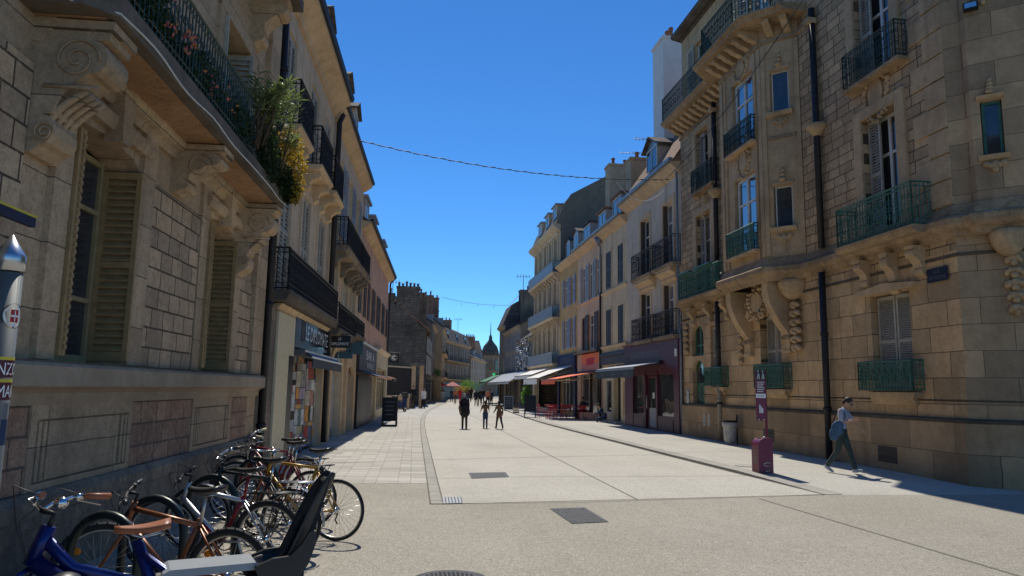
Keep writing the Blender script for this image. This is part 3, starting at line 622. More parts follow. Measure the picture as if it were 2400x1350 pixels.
# ---- planting on the balcony
def bush(name, label, cat, base, clumps, mat, n, ln, wd, stems, seed, droop=0., flowers=None):
    rg = random.Random(seed); t = thing(name, label, cat, base); m = MB()
    for c, rad, k in clumps: leaf_cloud(m, c, rad, int(n*k), ln, wd, rg, droop)
    m.build('foliage', mat, t)
    if stems:
        sm = MB()
        for q in stems: sm.tube(q, [.014*(1-.7*i/len(q)) for i in range(len(q))], 5)
        sm.build('stem', 'bark', t)
    if flowers:
        fm = MB()
        for c, rad, k in flowers: leaf_cloud(fm, c, rad, k, .05, .045, rg)
        fm.build('flower', 'flower', t)
    return t
def osh(s, n, z, seed):   # airy oleander: stems with whorls of narrow leaves
    rg = random.Random(seed); t = thing('oleander', 'airy oleander rising above the left balcony rail in sunlight', 'plant', L(s, n, z)); lm, sm = MB(), MB()
    for i in range(26):
        a = Vector(L(s+rg.uniform(-.75, .75), n+rg.uniform(-.12, .2), z)); tip = a+Vector((rg.uniform(-.05, .4), rg.uniform(-.45, .55), rg.uniform(.35, 1.3)))
        mid = (a+tip)/2+Vector((rg.gauss(0, .06), rg.gauss(0, .06), .06)); sm.tube([a, mid, tip], [.013, .009, .004], 5)
        for u in range(9):
            q = mid.lerp(tip, .1+u*.11)
            for v in range(6): an = rg.uniform(0, 2*pi); leaf(lm, q, Vector((cos(an), sin(an), rg.uniform(.0, 1.1))).normalized(), rg.uniform(.11, .22), .026, rg)
    lm.build('foliage', 'leaf', t); sm.build('stem', 'bark', t)
osh(11.0, .6, 5.15, 3)
bush('hanging_vine', 'yellow flowering vine spilling over the far end of the balcony', 'plant', L(12.3, .65, 4.9), [(L(11.8, .82, 5.55), (.2, .28, .14), .35), (L(12.25, .84, 5.42), (.22, .26, .2), .5), (L(12.5, .80, 5.62), (.16, .2, .12), .25), (L(12.42, .86, 5.15), (.13, .2, .24), .5), (L(12.2, .9, 4.95), (.08, .14, .2), .25), (L(12.1, .78, 5.75), (.22, .5, .2), .5)], 'leaf_yellow', 900, .06, .035, [[L(12.3, .66, 4.95), L(12.4, .8, 5.4), L(12.2, .85, 5.7)]], 5, .5)
bush('ivy', 'dark ivy mass hanging at the far corner of the balcony', 'plant', L(12.2, .6, 4.9), [(L(12.0, .68, 5.12), (.18, .45, .28), .7), (L(12.3, .78, 5.0), (.15, .24, .2), .8), (L(11.2, .68, 5.25), (.12, .6, .4), 1)], 'leaf_dark', 1300, .065, .045, [[L(12.2, .6, 4.95), L(12.3, .75, 4.9)]], 6, .5)
bush('balcony_shrub', 'dark leafy plants with orange and pink flowers behind the balcony rail', 'plant', L(8.2, .45, 4.95), [(L(7.0, .52, 5.25), (.1, .9, .3), 1), (L(8.6, .52, 5.25), (.1, .9, .32), 1), (L(10, .54, 5.25), (.1, .8, .32), 1)], 'leaf_dark', 1500, .07, .04, [[L(7.5, .5, 4.95), L(7.6, .5, 5.4)], [L(8.6, .5, 4.95), L(8.5, .52, 5.5)]], 9, .1, [(L(7.6, .66, 5.32), (.05, .14, .12), 34), (L(6.95, .66, 5.5), (.05, .12, .08), 16), (L(7.1, .66, 5.25), (.05, .1, .08), 12), (L(8.3, .66, 5.2), (.05, .3, .12), 10), (L(9.2, .66, 5.3), (.05, .4, .15), 10)])
# ================================================================== LEFT CREAM HOUSE
B = thing('cream_house', 'cream plastered house with beige louvred shutters and black balconies above a poster covered shop', 'house', L(18, 0, 0))
w2 = [(14.85, 15.75), (17.6, 18.75), (19.9, 20.85)]; w1 = [(15.1, 16.1), (17.4, 18.4), (19.65, 20.75)]
ops = [(a, b, 7.0, 9.25, .12) for a, b in w2]+[(a, b, 3.66, 6.3, .12) for a, b in w1]+[(16.7, 22.0, 0, 3.4, .35)]
wall(MB(), L, 14.5, 21.55, 0, 10.1, ops).build('wall', 'b_wall', B); shell(MB(), L, 14.5, 21.55, 0, 10.1, 9).build('wall', 'b_wall', B)
for W_, z0, z1 in ((w2, 7.0, 9.25), (w1, 3.66, 6.3)):
    for a, b in W_:
        wd = window(B, L, a, b, z0, z1, -.11, 'frame_white', 'glass', 2, (.7,)); c = (a+b)/2
        louvre(MB(), L, a+.02, c-.005, z0+.02, z1-.02, -.05, -.005, .09).build('shutter', 'shut_beige', wd); louvre(MB(), L, c+.005, b-.02, z0+.02, z1-.02, -.05, -.005, .09).build('shutter', 'shut_beige', wd)
        m = MB(); m.box(L, a-.16, a, 0, .035, z0, z1+.16); m.box(L, b, b+.16, 0, .035, z0, z1+.16); m.box(L, a, b, 0, .036, z1, z1+.16); m.build('window_surround', 'b_wall', B)
MB().prism(L, [(0, 9.85), (.06, 9.85), (.10, 9.98), (.34, 10.18), (.45, 10.24), (.45, 10.36), (0, 10.4)], 14.5, 21.55).build('cornice', 'b_trim', B)
MB().prism(L, [(.3, 10.365), (.52, 10.36), (.56, 10.48), (.50, 10.48), (.47, 10.42), (.3, 10.42)], 14.4, 21.6).build('gutter', 'pipe', B)
rf = MB().prism(L, [(.3, 10.41), (-.6, 11.4), (-4.5, 13), (-9, 10.41)], 14.5, 21.55).build('roof', 'slate', B)
m = MB(); [m.tube([L(14.5, .18, z), L(21.2, .18, z)], .014, 5) for z in (10.75, 11.0)]; [m.tube([L(14.6+i*1.6, .18, 10.41), L(14.6+i*1.6, .18, 11.0)], .012, 5) for i in range(5)]
m.build('roof_rail', 'iron', B)
for (a, b) in ((14.55, 16.0), (17.25, 18.95), (19.55, 21.15)):
    bl = balcony(B, L, a, b, .40, 7.0, 7.98, 'iron', 'b_trim', .13, r=.011)
    for q in (a+.1, b-.35): m = MB(); console(m, L, q, q+.25, .40, 6.4, 6.87); m.build('bracket', 'b_trim', bl)
balcony(B, L, 14.68, 21.5, .35, 3.60, 4.46, 'iron', 'slate_edge', .22, pitch=.11, r=.011)
MB().prism(L, [(0, 3.18), (.06, 3.2), (.2, 3.36), (0, 3.36)], 15.0, 22).build('cove', 'b_trim', B)
m = MB(); m.box(L, 14.5, 15.0, 0, .10, 0, 3.3); m.build('pier', 'a_plinth', B)
m = MB(); m.box(L, 15.02, 16.2, 0, .14, 0, 3.2); m.box(L, 16.2, 16.72, 0, .14, 2.35, 3.2); m.build('shopfront', 'cream', B); MB().box(L, 22.02, 22.3, -.02, .1, 0, 3.3).build('shopfront', 'cream', B)
MB().box(L, 16.2, 16.72, 0, .142, 0, 2.35).build('recess_dark_panel', 'black', B)  # flush black panel: darkness of the recess beside the posters put into colour
t = thing('shop_sign', 'glossy navy fascia board with raised steel capitals over the poster shop', 'sign', L(19.3, .1, 2.58))
fb = MB().box(L, 16.9, 22.0, .0, .12, 2.57, 3.34).build('board', 'navy', t); bevel(fb, .012)
m = MB(); text(m, 'LE DIPLOMATE', L, 19.7, .15, 2.98, 3.4, .36); m.build('lettering', 'letter_steel', fb)
m = MB(); text(m, 'BAR TABAC', L, 20.6, .15, 2.68, 1.6, .08); m.build('lettering', 'letter_steel', fb)
MB().box(L, 17.6, 18.0, .12, .128, 2.75, 3.25).build('emblem', 'black', fb)
t = thing('awning', 'folded black awning with white edges above the posters', 'awning', L(19.3, .1, 2.2))
MB().box(L, 17.0, 21.9, .02, .34, 2.40, 2.53).build('cassette', 'awn_black', t)
MB().box(L, 16.95, 21.95, .34, .37, 2.47, 2.51).build('edge', 'white', t); MB().box(L, 16.95, 21.95, .50, .53, 2.33, 2.37).build('edge', 'white', t)
v = MB().prism(L, [(.36, 2.46), (.5, 2.36), (.52, 2.12), (.5, 2.12), (.48, 2.34), (.36, 2.43)], 17.1, 21.85).build('valance', 'black', t)
m = MB(); text(m, 'LE DIPLOMATE', L, 20.7, .523, 2.2, 1.1, .1); m.build('lettering', 'letter_grey', v)
t = thing('poster_hoarding', 'folding shop panels pasted over with torn colourful posters', 'posters', L(19.3, -.1, 0))
pm = MB(); edges = [16.75+i*.655 for i in range(9)]
for i in range(8):
    a, b = edges[i], edges[i+1]; na, nb = (-.22, -.04) if i % 2 else (-.04, -.22)
    pm.quad(L(a, na, .04), L(b, nb, .04), L(b, nb, 2.42), L(a, na, 2.42))
pn = pm.build('panel', 'black', t); rg = random.Random(21)
cols = [(.66, .30, .08), (.52, .08, .06), (.60, .36, .12), (.12, .20, .42), (.42, .40, .40), (.34, .25, .2), (.14, .16, .24), (.50, .45, .36), (.38, .10, .09), (.18, .24, .23), (.42, .38, .2), (.40, .32, .38), (.55, .53, .5), (.44, .24, .18), (.30, .29, .28), (.6, .58, .56), (.48, .46, .45)]
pms = [plain('poster_paper', c, .75, var=.35, scale=7) for c in cols]
for i in range(8):
    a, b = edges[i], edges[i+1]; na, nb = (-.22, -.04) if i % 2 else (-.04, -.22); z = .08
    sub = Fr(L(a, na, 0), L(b, nb, 0)-L(a, na, 0), L.n); ln = (L(b, nb, 0)-L(a, na, 0)).length
    while z < 2.3:
        h = rg.choice((.12, .2, .3, .42)); x = .02
        while x < ln-.1:
            wd_ = min(ln-.02-x, rg.choice((.14, .2, .28, .36))); q = .006+rg.random()*.006
            if rg.random() < .93: MB().plate(sub, [(x, z), (x+wd_-.01, z+rg.uniform(-.01, .01)), (x+wd_-.01, z+h-.01), (x, z+h-.015)], q, q+.003).build('poster', rg.choice(pms), t)
            x += wd_
        z += h
# projecting signs
def blade(name, label, s, n0, n1, z0, z1, mat, th=.09, lines=(), frame=None, lm='letter_white', fr=L):
    t = thing(name, label, 'sign', fr(s, n0, z0)); f = fr.at(s, 0, pi/2)   # s' = outward
    bd = MB().box(f, n0, n1, -th/2, th/2, z0, z1).build('board', mat, t); bevel(bd, .008)
    g = Fr(fr(s-th/2-.002, 0, 0), fr.n, -fr.d)
    for txt, c, zc, wd_, hh in lines: mm = MB(); text(mm, txt, g, c, 0, zc, wd_, hh); mm.build('lettering', lm, bd)
    MB().tube([fr(s, -.02, z1+.03), fr(s, n1, z1+.03)], .014, 6).tube([fr(s, n0+.08, z1+.03), fr(s, n0+.08, z1-.01)], .01, 5).tube([fr(s, n1-.06, z1+.03), fr(s, n1-.06, z1-.01)], .01, 5).build('arm', 'iron', t); return t, bd, g
blade('hanging_sign', 'black projecting sign with two lines of white capitals', 22.6, .02, .66, 2.87, 3.25, 'black', .1, [('LE', .34, 3.14, .09, .075), ('DIPLOMATE', .34, 2.99, .54, .085)])
blade('hanging_sign', 'plain teal projecting sign behind the black one', 26.2, .08, .66, 2.84, 3.28, 'steelblue')
blade('hanging_sign', 'lower plain teal sign beneath the black and teal ones', 24.6, .05, .50, 2.62, 2.84, 'steelblue')
# ================================================================== NEXT LEFT HOUSE
C = thing('narrow_house', 'weathered cream house with two wrought balconies and an arched doorway', 'house', L(26, 0, 0))
wu = [(22.4, 23.6), (24.9, 26.2), (27.3, 28.5)]
ops = [(a, b, 6.6, 9.0, .16) for a, b in wu]+[(a, b, 3.7, 6.1, .16) for a, b in wu]+[(23.2, 25.5, 0, 2.3, .3), (26.6, 28.6, 0, 2.4, .35)]
wall(MB(), L, 21.56, 30, 0, 10.05, ops).build('wall', 'b_wall', C); shell(MB(), L, 21.56, 30, 0, 10.05, 9).build('wall', 'b_wall', C)
for a, b in wu:
    for z0, z1, sm_ in ((6.6, 9.0, 'shut_bluegrey'), (3.7, 6.1, None)):
        wd = window(C, L, a, b, z0, z1, -.14, 'frame_white', 'glass', 2, (.7,))
        if sm_: shutters(wd, L, a, b, z0, z1, sm_, .02, .55, .1)
        MB().box(L, a-.14, a, 0, .04, z0-.05, z1+.12).box(L, b, b+.14, 0, .04, z0-.05, z1+.12).build('window_surround', 'b_trim', C)
MB().prism(L, [(0, 9.8), (.08, 9.82), (.35, 10.02), (.35, 10.14), (0, 10.2)], 21.62, 30).build('cornice', 'b_trim', C)
MB().prism(L, [(.3, 10.14), (.42, 10.14), (.44, 10.24), (.3, 10.24)], 21.62, 30.1).build('gutter', 'pipe', C)
rf = MB().prism(L, [(.28, 10.2), (-.5, 11.6), (-4.5, 13.0), (-9, 10.2)], 21.62, 30).build('roof', 'tile', C)
def dormer(p, f, s0, s1, n0, n1, z0, z1, wall_m='b_wall', roof_m='slate', pm='glass', gable=.35, ovh=.14, arch=False):
    """dormer: front face at n1, body back to n0"""
    c = (s0+s1)/2; d = MB().plate(f, [(s0, z0), (s1, z0), (s1, z1), (c, z1+gable), (s0, z1)] if gable else [(s0, z0), (s1, z0), (s1, z1), (s0, z1)], n0, n1).build('dormer', wall_m, p)
    m = MB()
    if gable:
        for a, b in ((s0-ovh, c), (s1+ovh, c)):
            za = z1-gable*ovh/(c-s0)
            m.plate(f, [(a, za), (b, z1+gable), (b, z1+gable+.07), (a, za+.07)], n0, n1+ovh)
    else: m.prism(f, [(n0, z1+.12), (n0, z1), (n1+ovh, z1-.02), (n1+ovh, z1+.08)], s0-ovh, s1+ovh)
    m.build('dormer_roof', roof_m, d); q = .12
    MB().quad(f(s0+q, n1+.004, z0+.1), f(s1-q, n1+.004, z0+.1), f(s1-q, n1+.004, z1-.05), f(s0+q, n1+.004, z1-.05)).build('pane', pm, d)
    MB().box(f, s0+q-.04, s0+q, n1, n1+.03, z0+.1, z1-.05).box(f, s1-q, s1-q+.04, n1, n1+.03, z0+.1, z1-.05).box(f, c-.02, c+.02, n1, n1+.03, z0+.1, z1-.05).box(f, s0+q, s1-q, n1+.001, n1+.029, z1-.12, z1-.06).build('frame', 'frame_white', d)
    return d
dormer(B, L, 19.2, 20.4, -2.4, -.05, 10.9, 12.1, 'b_wall', 'slate'); dormer(C, L, 24.0, 25.3, -2.4, -.1, 10.9, 12.3); dormer(C, L, 26.6, 27.8, -2.4, -.1, 10.9, 12.2)
for a, b in ((22.2, 26.3), (26.5, 29.2)):
    bl = balcony(C, L, a, b, .46, 6.0 if a < 25 else 6.05, 6.9, 'iron', 'a_plinth', .2, r=.012)
    for q in (a+.1, (a+b)/2, b-.4): m = MB(); console(m, L, q, q+.3, .44, 5.3, 5.82); m.build('bracket', 'a_plinth', bl)
balcony(C, L, 21.9, 26.0, .36, 3.42, 4.2, 'iron', 'slate_edge', .2); balcony(C, L, 26.3, 29.2, .36, 3.6, 4.2, 'iron', 'slate_edge', .16)
d = MB().box(L, 23.2, 25.5, -.26, -.2, 0, 2.3).build('door', 'door_grey', C)
m = MB(); [m.box(L, 23.3+i*.56, 23.7+i*.56, -.2, -.18, .3, 2.1) for i in range(4)]; m.build('door_panel', 'shut_grey', d)
m = MB(); m.plate(L, [(22.9+.0, 2.3)]+[(24.35+1.45*cos(pi-i*pi/10), 2.3+.75*sin(i*pi/10)) for i in range(11)]+[(25.8, 2.3), (25.5, 2.3)]+[(24.35+1.15*cos(i*pi/10), 2.3+.55*sin(i*pi/10)) for i in range(11)]+[(23.2, 2.3)], 0, .07)
m.box(L, 22.85, 23.18, 0, .07, 0, 2.3); m.box(L, 25.52, 25.8, 0, .07, 0, 2.3); m.build('door_surround', 'b_trim', C)
m = MB().plate(L, [(24.35+1.12*cos(pi-i*pi/10), 2.32+.54*sin(i*pi/10)) for i in range(11)], .0, .03).build('fanlight', 'glass', C)
m = MB(); m.box(L, 26.3, 26.6, 0, .12, 0, 2.9); m.box(L, 28.6, 29.0, 0, .12, 0, 2.9); m.plate(L, [(26.6, 2.0)]+[(27.6-1.0*cos(i*pi/8), 2.0+.45*sin(i*pi/8)) for i in range(9)]+[(28.6, 2.9), (26.6, 2.9)], 0, .1); m.build('arch', 'b_trim', C)
MB().quad(L(26.6, -.33, 0), L(28.6, -.33, 0), L(28.6, -.33, 2.42), L(26.6, -.33, 2.42)).build('door', 'wood', C)
single(MB().tube([L(21.6, .14, .1), L(21.6, .14, 9.7), L(21.75, .3, 10.2)], .08, 8), 'drainpipe', 'pipe', 'dark drainpipe between the cream house and the narrow balcony house', 'drainpipe')
# ================================================================== PINK HOUSE
D = thing('pink_house', 'low pink plastered house with brown shutters and three dormers', 'house', L(38, 0, 0))
wp = [(30.4, 31.7), (34.0, 35.4), (36.7, 38.0), (39.8, 41.4), (42.8, 44.4)]
wall(MB(), L, 30.01, 45.8, 0, 8.5, [(a, b, 4.75, 6.4, .15) for a, b in wp]+[(30.4, 37.6, 0, 2.2, .4), (38.6, 45.2, 0, 3.0, .25)]).build('wall', 'd_wall', D); shell(MB(), L, 30.01, 45.8, 0, 8.5, 9).build('wall', 'd_wall', D)
for i, (a, b) in enumerate(wp):
    wd = window(D, L, a, b, 4.75, 6.4, -.13, 'frame_white', 'glass', 2, (.6,)); shutters(wd, L, a, b, 4.72, 6.43, 'shut_brown' if i in (1, 2) else 'shut_dark', .02, .68, .1)
MB().prism(L, [(0, 8.25), (.1, 8.28), (.36, 8.48), (.36, 8.58), (0, 8.6)], 30, 45.8).build('cornice', 'b_trim', D)
MB().prism(L, [(.32, 8.58), (.46, 8.58), (.48, 8.68), (.32, 8.68)], 30, 46.1).tube([L(45.95, .42, 8.6), L(45.9, .1, 8.2), L(45.9, .08, 0)], .06, 6).build('gutter', 'pipe', D)
rf = MB().prism(L, [(.3, 8.6), (-4.5, 12), (-9, 8.6)], 30, 45.8).build('roof', 'slate', D)
for a, b in ((31.8, 33.4), (35.6, 37.3), (41.6, 43.6)): dormer(D, L, a, b, -2.4, -.12, 8.75, 10.1, 'zinc', 'zinc', gable=0)
MB().box(L, 30.2, 33.6, -.3, .1, 0, 2.2).build('shopfront', 'black', D)
MB().box(L, 33.6, 36.2, -.1, .1, 0, 2.2).build('shopfront', 'brown_sign', D); window(D, L, 36.3, 37.6, .3, 2.2, -.05, 'frame_white', 'glass_shop', 2, (.3,), name='shop_window')
t = thing('shop_sign', 'dark brown fascia with pale capitals under the pink wall', 'sign', L(33, .1, 2.3)); bd = MB().box(L, 30.0, 37.8, 0, .14, 2.25, 3.5).build('board', 'brown_sign', t)
m = MB(); text(m, 'BAR A', L, 34.6, .145, 3.1, 3.8, .4); text(m, 'VINS', L, 34.6, .145, 2.65, 3.2, .3); m.build('lettering', 'letter_white', bd)
MB().box(L, 29.9, 37.9, 0, .22, 3.5, 3.58).build('cornice', 'white', bd)
m = MB(); m.box(L, 37.9, 38.5, 0, .14, 0, 3.5); m.box(L, 44.9, 45.75, 0, .14, 0, 3.5); m.box(L, 38.5, 44.9, 0, .13, 2.7, 3.5); m.prism(L, [(0, 3.5), (.14, 3.5), (.32, 3.66), (.32, 3.72), (0, 3.74)], 37.9, 45.8); m.box(L, 38.5, 44.9, -.2, .12, 0, .5); m.build('shopfront', 'cream', D)
window(D, L, 38.6, 44.8, .5, 2.7, -.1, 'cream', 'glass_shop', 4, (.7,), name='shop_window')
t = thing('awning', 'dark awning with a pale pink front edge at the pink house', 'awning', L(33, .4, 2.0))
MB().prism(L, [(.05, 2.42), (.9, 2.14), (.9, 2.10), (.05, 2.36)], 29.9, 37.7).build('cloth', 'navy_awn', t); MB().box(L, 29.9, 37.7, .9, .96, 2.06, 2.15).build('edge', 'awn_tan', t)
t = thing('awning', 'small pale scalloped awning over the cream shop window', 'awning', L(40, .4, 2.0))
MB().prism(L, [(.1, 2.42), (1.0, 2.16), (1.0, 2.13), (.1, 2.37)], 38.3, 41.0).build('cloth', 'awn_tan', t)
m = MB(); [m.plate(L, [(38.3+i*.18, 2.16), (38.48+i*.18, 2.16), (38.46+i*.18, 2.04), (38.39+i*.18, 2.0), (38.32+i*.18, 2.04)], .985, 1.0) for i in range(15)]; m.build('valance', 'brown_sign', t)
t, bd, g = blade('hanging_sign', 'square black projecting sign with a white ring emblem', 46.1, .2, .8, 3.24, 3.85, 'black', .1)
m = MB()
for r, w_, a0, a1 in ((.2, .008, 0, 2*pi), (.10, .045, 2.1, 2.1+5.2)):
    k = 28
    for i in range(k): a, b = a0+(a1-a0)*i/k, a0+(a1-a0)*(i+1)/k; m.quad(*[g(.5+q*sin(t_), .003, 3.545+q*cos(t_)) for q, t_ in ((r-w_, a), (r+w_, a), (r+w_, b), (r-w_, b))])
m.box(g, .49, .51, 0, .004, 3.54, 3.66); m.build('emblem', 'letter_white', bd)
# ================================================================== RIGHT CORNER HOUSE
H = thing('corner_house', 'large tan stone corner house at the right with a carved bay and green iron balconies', 'house', R(20, 0, 0))
gops = [(25.35, 26.45, 0.0, 2.9, .24), (25.35, 26.45, 3.05, 4.2, .24), (23.85, 24.75, 1.95, 4.08, .24), (19.75, 20.98, 1.9, 4.05, .34), (14.2, 15.55, 1.85, 4.0, .3)]
fops = [(24.4, 25.75, 5.5, 8.35, .32), (14.25, 15.5, 5.5, 8.3, .34), (24.45, 25.65, 9.2, 11.6, .32), (14.25, 15.6, 9.2, 11.75, .34)]
wall(MB(), R, 12.75, 27.3, 0, 4.6, gops).build('wall', 'r_ashlar', H)
wall(MB(), R, 12.75, 27.3, 4.6, 12.6, fops).build('wall', 'r_block', H)
CFo = R(12.75, 0, 0).to_2d(); CD = Vector((.73, -.683)).normalized(); CF = Fr(CFo, CD, Vector((-CD.y, CD.x))*-1); CF.n = Vector((CD.y, -CD.x))
wall(MB(), CF, 0, 4.5, 0, 12.6, ()).build('wall', 'r_side', H)
C2 = CF(4.5, 0, 0)
m = MB(); p = R(27.3, 0, 0); q = R(27.3, -10, 0); e = Vector((C2.x+14, C2.y+1.5, 0)); e2 = Vector((C2.x+14, C2.y+14, 0))
for a, b in ((p, q), (C2, e), (e, e2), (q, e2)): m.quad((a.x, a.y, 0), (b.x, b.y, 0), (b.x, b.y, 12.6), (a.x, a.y, 12.6))
m.build('wall', 'r_side', H)
far_ = R(27.3, 0, 0).to_2d(); near_ = R(12.75, 0, 0).to_2d(); cend = CF(4.5, 0, 0).to_2d()
ch1, ch2 = CF(.30, 0, 0).to_2d(), CF(1.52, 0, 0).to_2d(); cb1, cb2 = CF(.42, .16, 0).to_2d(), CF(1.4, .16, 0).to_2d()
BAY = [(22.55, 0), (21.75, .75), (18.98, .75), (18.2, 0)]; bayp = [R(s, n, 0).to_2d() for s, n in BAY]
base = [far_, near_, cend]
MB().sweep(base, [(0, 0), (.12, 0), (.12, 1.18), (.07, 1.26), (0, 1.28)]).build('plinth', 'r_plinth', H)
MB().sweep(base, [(0, 1.6), (.012, 1.6), (.012, 1.635), (0, 1.635)]).build('string_course', 'r_dark_line', H); MB().sweep(base, [(0, 4.47), (.03, 4.48), (.03, 4.53), (0, 4.54)]).build('string_course', 'r_dark_line', H); MB().sweep(base, [(.07, 1.19), (.13, 1.19), (.13, 1.25), (.07, 1.275)]).build('string_course', 'r_dark_line', H)  # thin wall lines: groove shade put into dark strips; plinth line is dark moulding
MB().sweep([far_]+bayp+[near_, ch1, cb1, cb2, ch2, cend], [(0, 4.84), (.08, 4.86), (.12, 4.96), (.22, 5.0), (.28, 5.08), (.28, 5.2), (.24, 5.24), (.14, 5.28), (.12, 5.34), (.05, 5.5), (0, 5.5)]).build('ledge', 'r_ledge', H)
# quoins and jambs
m = MB()
for i in range(13):
    z = 5.55+i*.54; wd_ = .95 if i % 2 else .55
    m.box(R, 12.752, 12.75+wd_, 0, .035, z, z+.5)
m.build('quoin', 'r_trim', H)
for a, b, c, d, _dp in fops:
    m = MB(); m.box(R, a-.3, a, 0, .06, c-.1, d+.25); m.box(R, b, b+.3, 0, .06, c-.1, d+.25); m.box(R, a, b, 0, .07, d, d+.25); m.build('window_surround', 'r_trim', H)
# bay
by = MB(); zb0, zb1 = 5.2, 12.5
FB = Fr(bayp[2], bayp[1]-bayp[2], -Vector((1, 0))); FB.n = R.n
lb = (bayp[1]-bayp[2]).length
wall(by, FB, 0, lb, zb0, zb1, [(.55, 1.95, 5.9, 8.3, .18), (.55, 1.95, 9.2, 11.45, .18)])
SBd = (bayp[2]-bayp[3]); SB = Fr(bayp[3], SBd, R.n); SB.n = Vector((-SBd.y, SBd.x)).normalized()
if SB.n.dot(Vector((-1, -1))) < 0: SB.n = -SB.n
ls = SBd.length
wall(by, SB, 0, ls, zb0, zb1, [(.3, .84, 6.35, 7.55, .16), (.3, .84, 9.75, 11.0, .16)])
SLd = bayp[0]-bayp[1]; SL = Fr(bayp[1], SLd, R.n); SL.n = Vector((-SLd.y, SLd.x)).normalized()
wall(by, SL, 0, SLd.length, zb0, zb1)
bay = by.build('bay', 'r_trim', H)
for z0, z1 in ((5.9, 8.3), (9.2, 11.45)):
    wd = window(H, FB, .6, 1.9, z0, z1-.03, -.15, 'frame_white', 'glass_blue', 2, (.66,), .07)
    z = z0 if z0 < 7 else 9.2
    m = MB(); railing(m, FB, .35, 2.15, .2, z-.05, z+.72, .09, .013, fancy=True); m.build('balcony', 'iron_green' if z0 < 7 else 'iron_dkgreen', bay)
    MB().box(FB, .3, 2.2, 0, .22, z-.13, z-.06).build('sill', 'r_trim', bay)
for z0, z1 in ((6.35, 7.55), (9.75, 11.0)):
    window(H, SB, .33, .81, z0, z1, -.14, 'frame_white', 'glass', 1, (), .03)
    m = MB().prism(SB, [(0, z0-.14), (.1, z0-.12), (.14, z0-.04), (.14, z0), (0, z0)], .2, .94); m.build('sill', 'r_trim', bay)
    m = MB(); [m.ball(SB(.57+a*.08, .02, z0-.26-b*.07), .075, .075, .075, 8, 6) for a, b in ((-2, 0), (-1, .6), (0, 1), (1, .6), (2, 0), (0, 0), (0, 2))]; m.build('carved_rosette', 'r_trim', bay)
    m = MB(); [m.ball(SB(.57, .03, z1+.18+a*.13), .12-a*.03, .12, .07, 8, 6) for a in range(3)]; m.box(SB, .25, .89, 0, .05, z1+.04, z1+.12); m.build('carved_crest', 'r_trim', bay)
def wreath(f, s, n, z, w_, h, name='carved_medallion'):
    m = MB(); m.plate(f, [(s+w_*.34*cos(t), z+h*.44*sin(t)) for t in [i*pi/10 for i in range(20)]], n, n+.05)
    rg = random.Random(int(s*10+z*7))
    for i in range(46):
        t = i*2*pi/46; k = 1+.28*max(0, -sin(t)); m.ball(f(s+w_*rg.uniform(.48, .64)*cos(t), n+.02, z+h*rg.uniform(.5, .62)*sin(t)*k), rg.uniform(.035, .07), None, None, 6, 5)
    for sd in (-1, 1):
        for j in range(6): m.ball(f(s+sd*w_*(.6-.03*j), n+.01, z+h*.2-j*h*.16), .06-.004*j, None, None, 6, 5)
    return m.build(name, 'r_trim', H)
wreath(FB, 1.25, 0, 8.78, .7, .8); wreath(R, 14.9, 0, 8.78, .75, .9); wreath(R, 25.05, 0, 8.78, .6, .75); wreath(FB, 1.25, 0, 11.75, .8, .5)
for a, b in ((0, .2), (.3, .42), (lb-.42, lb-.3), (lb-.2, lb)): MB().box(FB, a, b, 0, .05, 5.55, 11.85).build('pilaster', 'r_trim', bay)
for a, b in ((.0, .12), (ls-.12, ls)): MB().box(SB, a, b, 0, .04, 5.55, 11.85).build('pilaster', 'r_trim', bay)
for z in (8.95,): MB().box(SB, .14, ls-.14, 0, .03, z, z+.1).build('string_course', 'r_ledge', bay)
# corbelled base of the bay: two S brackets, bowl, garland, cartouche
for s0 in (21.45, 19.05):
    pr = [(0, 4.86), (.74, 4.86), (.74, 4.7)]+[(.74-.62*(t**1.2)+.10*sin(pi*t), 4.7-1.35*t) for t in [i/12 for i in range(1, 13)]]+[(.20, 3.3), (.20, 3.22), (.12, 3.2), (.12, 2.92), (0, 2.86)]
    m = MB().prism(R, pr, s0, s0+.34); m.box(R, s0-.05, s0+.39, 0, .2, 3.22, 3.3); m.box(R, s0-.04, s0+.38, 0, .16, 2.84, 2.93); m.build('bracket', 'r_trim', H)
def bowl(f, s, n, r, z1, h, name='corbel'):
    m = MB(); c = f(s, n, 0); m.lathe((c.x, c.y, 0), [(r*sin(i/8*pi/2)+.02, z1-h*cos(i/8*pi/2)) for i in range(9)], 20); return m.build(name, 'r_trim', H)
bowl(R, 18.75, .08, .44, 4.86, .55); bowl(CF, .86, .06, .30, 4.88, .5); bowl(R, 22.2, .05, .4, 4.86, .5)
def garland(f, s, n, z1, k, w_=.2):
    m = MB(); rg = random.Random(int(s*31))
    for i in range(k):
        z = z1-i*.24; ww = w_*(.75+.35*sin(pi*(i+.6)/k))
        for j in range(7): t = j*pi/6; m.ball(f(s+ww*cos(t)*.95, n+.01+.03*sin(t), z+.06*sin(t)), .05+.025*rg.random(), None, None, 7, 5)
        m.ball(f(s, n+.03, z-.04), ww*.6, .07, .07, 8, 6)
    return m.build('carved_garland', 'r_trim', H)
garland(R, 18.72, .1, 4.15, 6); garland(CF, .92, .03, 4.3, 5, .12); garland(R, 26.9, .05, 4.2, 5, .13); garland(R, 22.25, .05, 3.4, 4, .1)
m = MB(); m.plate(R, [(20.4+.36*cos(t), 4.42+.3*sin(t)) for t in [i*pi/10 for i in range(20)]], .1, .42); rg = random.Random(4)
for i in range(90): t = rg.uniform(0, 2*pi); k = rg.uniform(.75, 1.5); m.ball(R(20.4+.5*cos(t)*k, .32+.12*rg.random(), 4.4+.42*sin(t)*k*.9), rg.uniform(.035, .08), None, None, 6, 5)
